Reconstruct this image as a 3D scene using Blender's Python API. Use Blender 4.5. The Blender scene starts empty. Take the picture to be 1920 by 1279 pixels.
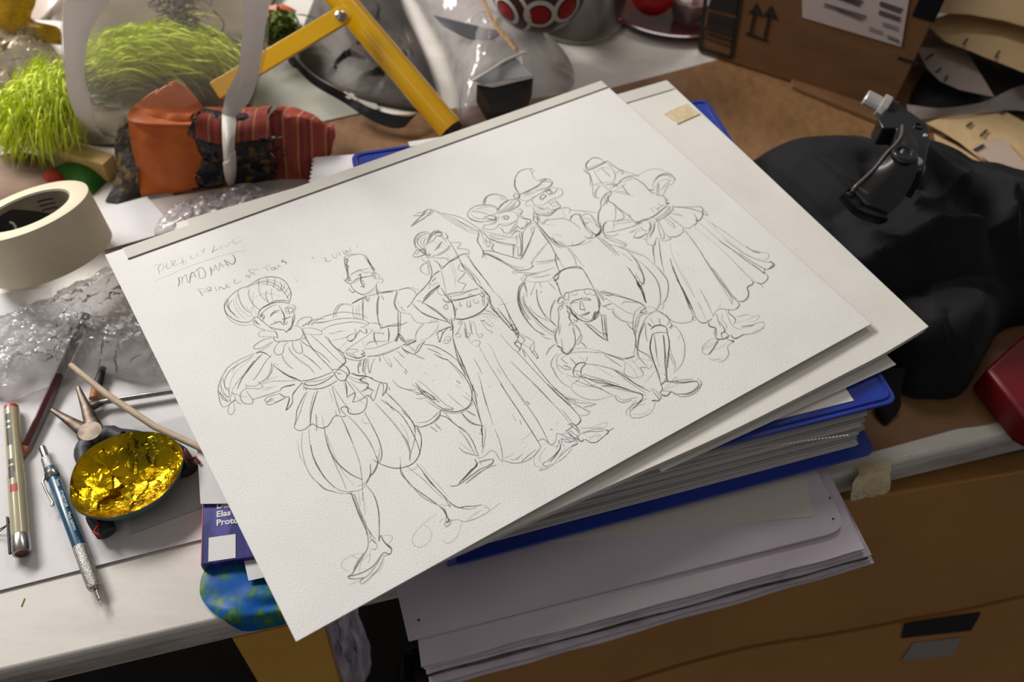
import bpy, bmesh, math, random
from mathutils import Vector, Matrix, noise
random.seed(7)
C = bpy.context.scene.collection
# ---------------------------------------------------------------- camera model
FPX = 1688.44; CZ = 0.5668967
RX = Vector((0.998404, 0.0354111, 0.0439925)); RY = Vector((0.0, -0.7789898, 0.6270366)); RZ = Vector((0.0564738, -0.6260359, -0.7777466))
def P(u, v, z=0.0):
    "point of the place at height z that the photograph shows at pixel u, v"
    d = Vector(((u-960)/FPX, (v-639.5)/FPX, 1.0)); d = Vector((RX.dot(d), RY.dot(d), RZ.dot(d)))
    return Vector((0, 0, CZ)) + d*((z-CZ)/d.z)
EA = math.radians(15.6); EX = Vector((math.cos(EA), math.sin(EA), 0)); EY = Vector((-math.sin(EA), math.cos(EA), 0)); UP = Vector((0, 0, 1))
# ---------------------------------------------------------------- materials
def lin(c):
    return tuple((x/255/12.92 if x/255 <= .04045 else ((x/255+.055)/1.055)**2.4) for x in c)+(1,)
def newmat(name):
    m = bpy.data.materials.new(name); m.use_nodes = True
    nt = m.node_tree; b = nt.nodes['Principled BSDF']; return m, nt, b
def coords(nt, scale=1.0, vec=None):
    tc = nt.nodes.new('ShaderNodeTexCoord'); mp = nt.nodes.new('ShaderNodeMapping')
    nt.links.new(tc.outputs['Object'], mp.inputs['Vector'])
    mp.inputs['Scale'].default_value = vec if vec else (scale,)*3
    return mp.outputs['Vector']
def noisetex(nt, v, scale, detail=4, rough=.55):
    n = nt.nodes.new('ShaderNodeTexNoise'); n.inputs['Scale'].default_value = scale; n.inputs['Detail'].default_value = detail
    n.inputs['Roughness'].default_value = rough; nt.links.new(v, n.inputs['Vector']); return n.outputs['Fac']
def ramp(nt, fac, stops):
    r = nt.nodes.new('ShaderNodeValToRGB'); e = r.color_ramp.elements
    while len(e) < len(stops): e.new(.5)
    for i, (p, c) in enumerate(stops): e[i].position = p; e[i].color = c
    nt.links.new(fac, r.inputs['Fac']); return r.outputs['Color']
def bump(nt, b, h, strength, dist):
    n = nt.nodes.new('ShaderNodeBump'); n.inputs['Strength'].default_value = strength; n.inputs['Distance'].default_value = dist
    nt.links.new(h, n.inputs['Height'])
    if b.inputs['Normal'].links: nt.links.new(b.inputs['Normal'].links[0].from_socket, n.inputs['Normal'])
    nt.links.new(n.outputs['Normal'], b.inputs['Normal'])
def mat(name, c1, c2=None, rough=.6, metal=0, nscale=60, bscale=0, bstr=.3, bdist=.001, spec=.5, lo=.35, hi=.65, vec=None, coat=0, sheen=0, sub=0):
    m, nt, b = newmat(name)
    b.inputs['Base Color'].default_value = lin(c1); b.inputs['Roughness'].default_value = rough; b.inputs['Metallic'].default_value = metal
    b.inputs['Specular IOR Level'].default_value = spec; b.inputs['Coat Weight'].default_value = coat; b.inputs['Sheen Weight'].default_value = sheen
    v = coords(nt, 1, vec)
    if c2:
        nt.links.new(ramp(nt, noisetex(nt, v, nscale), [(lo, lin(c1)), (hi, lin(c2))]), b.inputs['Base Color'])
    if bscale: bump(nt, b, noisetex(nt, v, bscale, 3), bstr, bdist)
    return m
def film(name, col, alpha, rough=.15, bscale=0, bstr=.6, bdist=.002, spec=.6, sheen_blend=.25):
    "thin clear plastic: mostly lets light through, the rest is a glossy skin"
    m, nt, b = newmat(name)
    b.inputs['Base Color'].default_value = lin(col); b.inputs['Roughness'].default_value = rough; b.inputs['Specular IOR Level'].default_value = spec
    out = nt.nodes['Material Output']; tr = nt.nodes.new('ShaderNodeBsdfTransparent'); mx = nt.nodes.new('ShaderNodeMixShader')
    gl = nt.nodes.new('ShaderNodeBsdfGlossy'); gl.inputs['Roughness'].default_value = rough
    mx2 = nt.nodes.new('ShaderNodeMixShader'); fr = nt.nodes.new('ShaderNodeLayerWeight'); fr.inputs['Blend'].default_value = sheen_blend
    mx.inputs['Fac'].default_value = alpha
    nt.links.new(tr.outputs[0], mx.inputs[1]); nt.links.new(b.outputs[0], mx.inputs[2])
    nt.links.new(fr.outputs['Fresnel'], mx2.inputs['Fac']); nt.links.new(mx.outputs[0], mx2.inputs[1]); nt.links.new(gl.outputs[0], mx2.inputs[2])
    nt.links.new(mx2.outputs[0], out.inputs['Surface'])
    if bscale:
        bump(nt, b, noisetex(nt, coords(nt), bscale, 4), bstr, bdist)
        nt.links.new(b.inputs['Normal'].links[0].from_socket, gl.inputs['Normal'])
    return m
def stripes(name, cols, vec, rough=.7, scale=1, dist=1.5, bscale=400, bands=True):
    m, nt, b = newmat(name); b.inputs['Roughness'].default_value = rough
    w = nt.nodes.new('ShaderNodeTexWave'); w.inputs['Scale'].default_value = scale; w.inputs['Distortion'].default_value = dist; w.inputs['Detail'].default_value = 2
    nt.links.new(coords(nt, 1, vec), w.inputs['Vector'])
    n = len(cols); nt.links.new(ramp(nt, w.outputs['Fac'], [(i/(n-1), lin(c)) for i, c in enumerate(cols)]), b.inputs['Base Color'])
    if bscale: bump(nt, b, noisetex(nt, coords(nt), bscale, 2), .4, .0006)
    return m
def paper_mat(name, c1, c2, bstr=.35, tint=None):
    m, nt, b = newmat(name); b.inputs['Roughness'].default_value = .85; b.inputs['Specular IOR Level'].default_value = .2
    v = coords(nt)
    col = ramp(nt, noisetex(nt, v, 14, 3), [(.35, lin(c1)), (.7, lin(c2))])
    nt.links.new(col, b.inputs['Base Color'])
    bump(nt, b, noisetex(nt, v, 900, 4, .6), bstr, .0006)
    return m
def graphite(name, a, dark):
    m, nt, b = newmat(name); b.inputs['Base Color'].default_value = lin(dark); b.inputs['Roughness'].default_value = .6
    out = nt.nodes['Material Output']; tr = nt.nodes.new('ShaderNodeBsdfTransparent'); mx = nt.nodes.new('ShaderNodeMixShader')
    f = noisetex(nt, coords(nt), 1400, 3, .7); mr = nt.nodes.new('ShaderNodeMapRange')
    mr.inputs['From Min'].default_value = .3; mr.inputs['From Max'].default_value = .7; mr.inputs['To Min'].default_value = a*.55; mr.inputs['To Max'].default_value = a
    nt.links.new(f, mr.inputs['Value']); nt.links.new(mr.outputs[0], mx.inputs['Fac'])
    nt.links.new(tr.outputs[0], mx.inputs[1]); nt.links.new(b.outputs[0], mx.inputs[2]); nt.links.new(mx.outputs[0], out.inputs['Surface'])
    return m
# ---------------------------------------------------------------- object helpers
def link(name, me, parent=None, loc=None):
    o = bpy.data.objects.new(name, me); C.objects.link(o)
    if parent is not None: o.parent = parent
    if loc is not None: o.location = loc
    return o
def tag(o, label, cat, group=None, kind=None):
    o['label'] = label; o['category'] = cat
    if group: o['group'] = group
    if kind: o['kind'] = kind
    return o
def thing(name, label, cat, loc=(0, 0, 0), group=None):
    o = bpy.data.objects.new(name, None); C.objects.link(o); o.location = loc; o.empty_display_size = .02
    bpy.context.view_layer.update()
    return tag(o, label, cat, group)
class MB:
    "collects shapes in place coordinates, then links them as one mesh object"
    def __init__(s): s.v = []; s.f = []; s.m = []; s.mi = 0
    def add(s, vs, fs):
        k = len(s.v); s.v += [Vector(q) for q in vs]; s.f += [tuple(i+k for i in f) for f in fs]; s.m += [s.mi]*len(fs); return s
    def prism(s, pts, dn):
        "closed outline (3D points) pushed along dn"
        n = len(pts); dn = Vector(dn); a = [Vector(p) for p in pts]; b = [p+dn for p in a]
        s.add(a+b, [tuple(range(n)), tuple(range(2*n-1, n-1, -1))]+[(i, i+n, (i+1) % n+n, (i+1) % n) for i in range(n)]); return s
    def box(s, o, ex, ey, ez):
        o, ex, ey, ez = map(Vector, (o, ex, ey, ez)); return s.prism([o, o+ex, o+ex+ey, o+ey], ez)
    def tube(s, pts, r, seg=12, cap=True, flat=1.0, up=None):
        pts = [Vector(p) for p in pts]; n = len(pts); rr = r if isinstance(r, (list, tuple)) else [r]*n
        vs = []; prev = None
        for i, p in enumerate(pts):
            t = (pts[min(i+1, n-1)]-pts[max(i-1, 0)]).normalized()
            a = Vector(up) if up is not None else (prev if prev is not None else (UP if abs(t.z) < .9 else Vector((1, 0, 0))))
            a = (a-t*a.dot(t)).normalized(); b = t.cross(a); prev = a
            for k in range(seg):
                q = 2*math.pi*k/seg; vs.append(p+(a*math.cos(q)*flat+b*math.sin(q))*rr[i])
        fs = [(i*seg+k, i*seg+(k+1) % seg, (i+1)*seg+(k+1) % seg, (i+1)*seg+k) for i in range(n-1) for k in range(seg)]
        if cap: fs += [tuple(range(seg-1, -1, -1)), tuple((n-1)*seg+k for k in range(seg))]
        return s.add(vs, fs)
    def lathe(s, c, axis, prof, seg=48):
        c = Vector(c); w = Vector(axis).normalized(); a = w.orthogonal().normalized(); b = w.cross(a); vs = []
        for r, h in prof:
            for k in range(seg):
                q = 2*math.pi*k/seg; vs.append(c+w*h+(a*math.cos(q)+b*math.sin(q))*max(r, 1e-5))
        n = len(prof)
        return s.add(vs, [(i*seg+k, i*seg+(k+1) % seg, (i+1)*seg+(k+1) % seg, (i+1)*seg+k) for i in range(n-1) for k in range(seg)])
    def grid(s, rows, thick=0):
        n = len(rows); m = len(rows[0]); vs = [Vector(p) for r in rows for p in r]
        if thick:
            nr = []
            for i in range(n):
                for j in range(m):
                    du = rows[i][min(j+1, m-1)]-rows[i][max(j-1, 0)]; dv = rows[min(i+1, n-1)][j]-rows[max(i-1, 0)][j]
                    q = du.cross(dv); q = q.normalized() if q.length > 1e-12 else UP
                    nr.append(q if q.z >= 0 or abs(q.z) < .05 else -q)
            vs2 = [v-q*thick for v, q in zip(vs, nr)]; N = n*m
            fs = [(i*m+j, i*m+j+1, (i+1)*m+j+1, (i+1)*m+j) for i in range(n-1) for j in range(m-1)]
            fs += [tuple(N+k for k in reversed(f)) for f in fs]
            bd = [(0, j) for j in range(m)]+[(i, m-1) for i in range(1, n)]+[(n-1, j) for j in range(m-2, -1, -1)]+[(i, 0) for i in range(n-2, 0, -1)]
            ids = [i*m+j for i, j in bd]
            fs += [(ids[k], N+ids[k], N+ids[(k+1) % len(ids)], ids[(k+1) % len(ids)]) for k in range(len(ids))]
            return s.add(vs+vs2, fs)
        return s.add(vs, [(i*m+j, i*m+j+1, (i+1)*m+j+1, (i+1)*m+j) for i in range(n-1) for j in range(m-1)])
    def build(s, name, mats, parent=None, smooth=True, ang=40, bevel=0):
        me = bpy.data.meshes.new(name); org = parent.matrix_world.translation if parent is not None else Vector((0, 0, 0))
        own = None
        if parent is None:      # a thing of one mesh: origin at its base
            own = Vector((sum(q.x for q in s.v)/len(s.v), sum(q.y for q in s.v)/len(s.v), min(q.z for q in s.v))); org = own
        me.from_pydata([tuple(q-org) for q in s.v], [], s.f); me.validate()
        for m in (mats if isinstance(mats, (list, tuple)) else [mats]): me.materials.append(m)
        if len(me.polygons) == len(s.m): me.polygons.foreach_set('material_index', s.m)
        bm = bmesh.new(); bm.from_mesh(me); bmesh.ops.recalc_face_normals(bm, faces=bm.faces); bm.to_mesh(me); bm.free()
        if smooth:
            me.polygons.foreach_set('use_smooth', [True]*len(me.polygons))
            try: me.set_sharp_from_angle(angle=math.radians(ang))
            except Exception: pass
        o = link(name, me, parent)
        if own is not None: o.location = own
        bpy.context.view_layer.update()
        if bevel:
            b = o.modifiers.new('bevel', 'BEVEL'); b.width = bevel; b.segments = 2; b.limit_method = 'ANGLE'; b.angle_limit = math.radians(50)
        return o
def catmull(pts, k=8, closed=False):
    pts = [Vector(p) for p in pts]; n = len(pts); out = []
    g = (lambda i: pts[i % n]) if closed else (lambda i: pts[min(max(i, 0), n-1)])
    for i in range(n if closed else n-1):
        a, b, c, d = g(i-1), g(i), g(i+1), g(i+2)
        for j in range(k):
            t = j/k; out.append(.5*((2*b)+(c-a)*t+(2*a-5*b+4*c-d)*t*t+(3*b-a-3*c+d)*t**3))
    if not closed: out.append(pts[-1])
    return out
def resample(pts, n):
    L = [0]
    for a, b in zip(pts, pts[1:]): L.append(L[-1]+(b-a).length)
    out = []; j = 0
    for i in range(n):
        t = L[-1]*i/(n-1)
        while j < len(L)-2 and L[j+1] < t: j += 1
        d = L[j+1]-L[j]; out.append(pts[j].lerp(pts[j+1], (t-L[j])/d if d > 1e-12 else 0))
    return out
def loft(rows, nu=24, nv=24, fn=None, straight=False):
    "rows of points -> smooth grid; fn(point, u, v) may move a point"
    R = [resample(catmull(r) if len(r) > 2 and not straight else [Vector(p) for p in r], nu) for r in rows]
    cols = [resample(catmull([r[j] for r in R]) if len(R) > 2 and not straight else [r[j] for r in R], nv) for j in range(nu)]
    g = [[cols[j][i].copy() for j in range(nu)] for i in range(nv)]
    if fn: g = [[fn(g[i][j], j/(nu-1), i/(nv-1)) for j in range(nu)] for i in range(nv)]
    return g
def PL(*t): return [P(*q) for q in t]
def nz(p, s, seed=0): return noise.noise(Vector((p[0]*s+seed*7.3, p[1]*s-seed*3.1, (p[2] if len(p) > 2 else 0)*s+seed)))
def crumple(x, y, s, seed=0):
    "facets: every cell of a crumpled skin is its own little plane"
    q = Vector((x*s+seed*9.1, y*s+seed*4.7, seed*1.3)); d, pts = noise.voronoi(q)
    c = pts[0]; k = noise.cell_vector(c*13.7)-Vector((.5, .5, .5))
    return (q-c).x*k.x*2+(q-c).y*k.y*2+.3*k.z
def mound(outline, H, mb=None, z0=0, p=3.0, rings=30, k=10, fold=None, center=None, dip=None):
    "soft pile over a closed outline; fold(x, y, rho) adds relief"
    bd = catmull([Vector((q[0], q[1], 0)) for q in outline], k, True); n = len(bd)
    c = Vector((sum(q.x for q in bd)/n, sum(q.y for q in bd)/n, 0)) if center is None else Vector((center[0], center[1], 0))
    mb = mb or MB(); vs = []
    for i in range(rings+1):
        rho = math.sin(math.pi/2*i/rings)
        for q in bd:
            x = c+(q-c)*rho; z = H*max(0, 1-rho**p)**.6
            if fold: z += fold(x.x, x.y, rho)
            vs.append(Vector((x.x, x.y, max(z0+z, z0+.0002*(1-rho)))))
    fs = [(i*n+j, i*n+(j+1) % n, (i+1)*n+(j+1) % n, (i+1)*n+j) for i in range(1, rings) for j in range(n)]
    k0 = len(vs); zc = sum(vs[n+j].z for j in range(n))/n; vs.append(Vector((c.x, c.y, zc)))
    fs += [(k0, n+j, n+(j+1) % n) for j in range(n)]
    mb.add(vs, fs); return mb
def rounded(pts, r, k=6):
    out = []; n = len(pts); pts = [Vector(p) for p in pts]
    for i in range(n):
        a = (pts[i-1]-pts[i]).normalized(); b = (pts[(i+1) % n]-pts[i]).normalized(); rr = r[i] if isinstance(r, (list, tuple)) else r
        p0 = pts[i]+a*rr; p2 = pts[i]+b*rr
        for j in range(k+1):
            t = j/k; out.append(p0*(1-t)**2+pts[i]*2*t*(1-t)+p2*t*t)
    return out
def text_mesh(name, body, size, origin, ex, ey, m, parent, bold=0.0, wrap=None, align='LEFT'):
    cu = bpy.data.curves.new(name, 'FONT'); cu.body = body; cu.size = size; cu.offset = bold; cu.align_x = align; cu.resolution_u = 3
    t = bpy.data.objects.new(name+'_tmp', cu); C.objects.link(t)
    bpy.context.view_layer.update(); dg = bpy.context.evaluated_depsgraph_get()
    me = bpy.data.meshes.new_from_object(t.evaluated_get(dg)); bpy.data.objects.remove(t)
    ex = Vector(ex).normalized(); ey = Vector(ey).normalized(); n = ex.cross(ey); o = Vector(origin); org = parent.matrix_world.translation
    for v in me.vertices:
        if wrap: R_ = wrap; a = v.co.y/R_; q = o+ex*v.co.x+ey*(math.sin(a)*R_)+n*((math.cos(a)-1)*R_)
        else: q = o+ex*v.co.x+ey*v.co.y
        v.co = q-org
    me.materials.clear(); me.materials.append(m)
    return link(name, me, parent)
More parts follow.
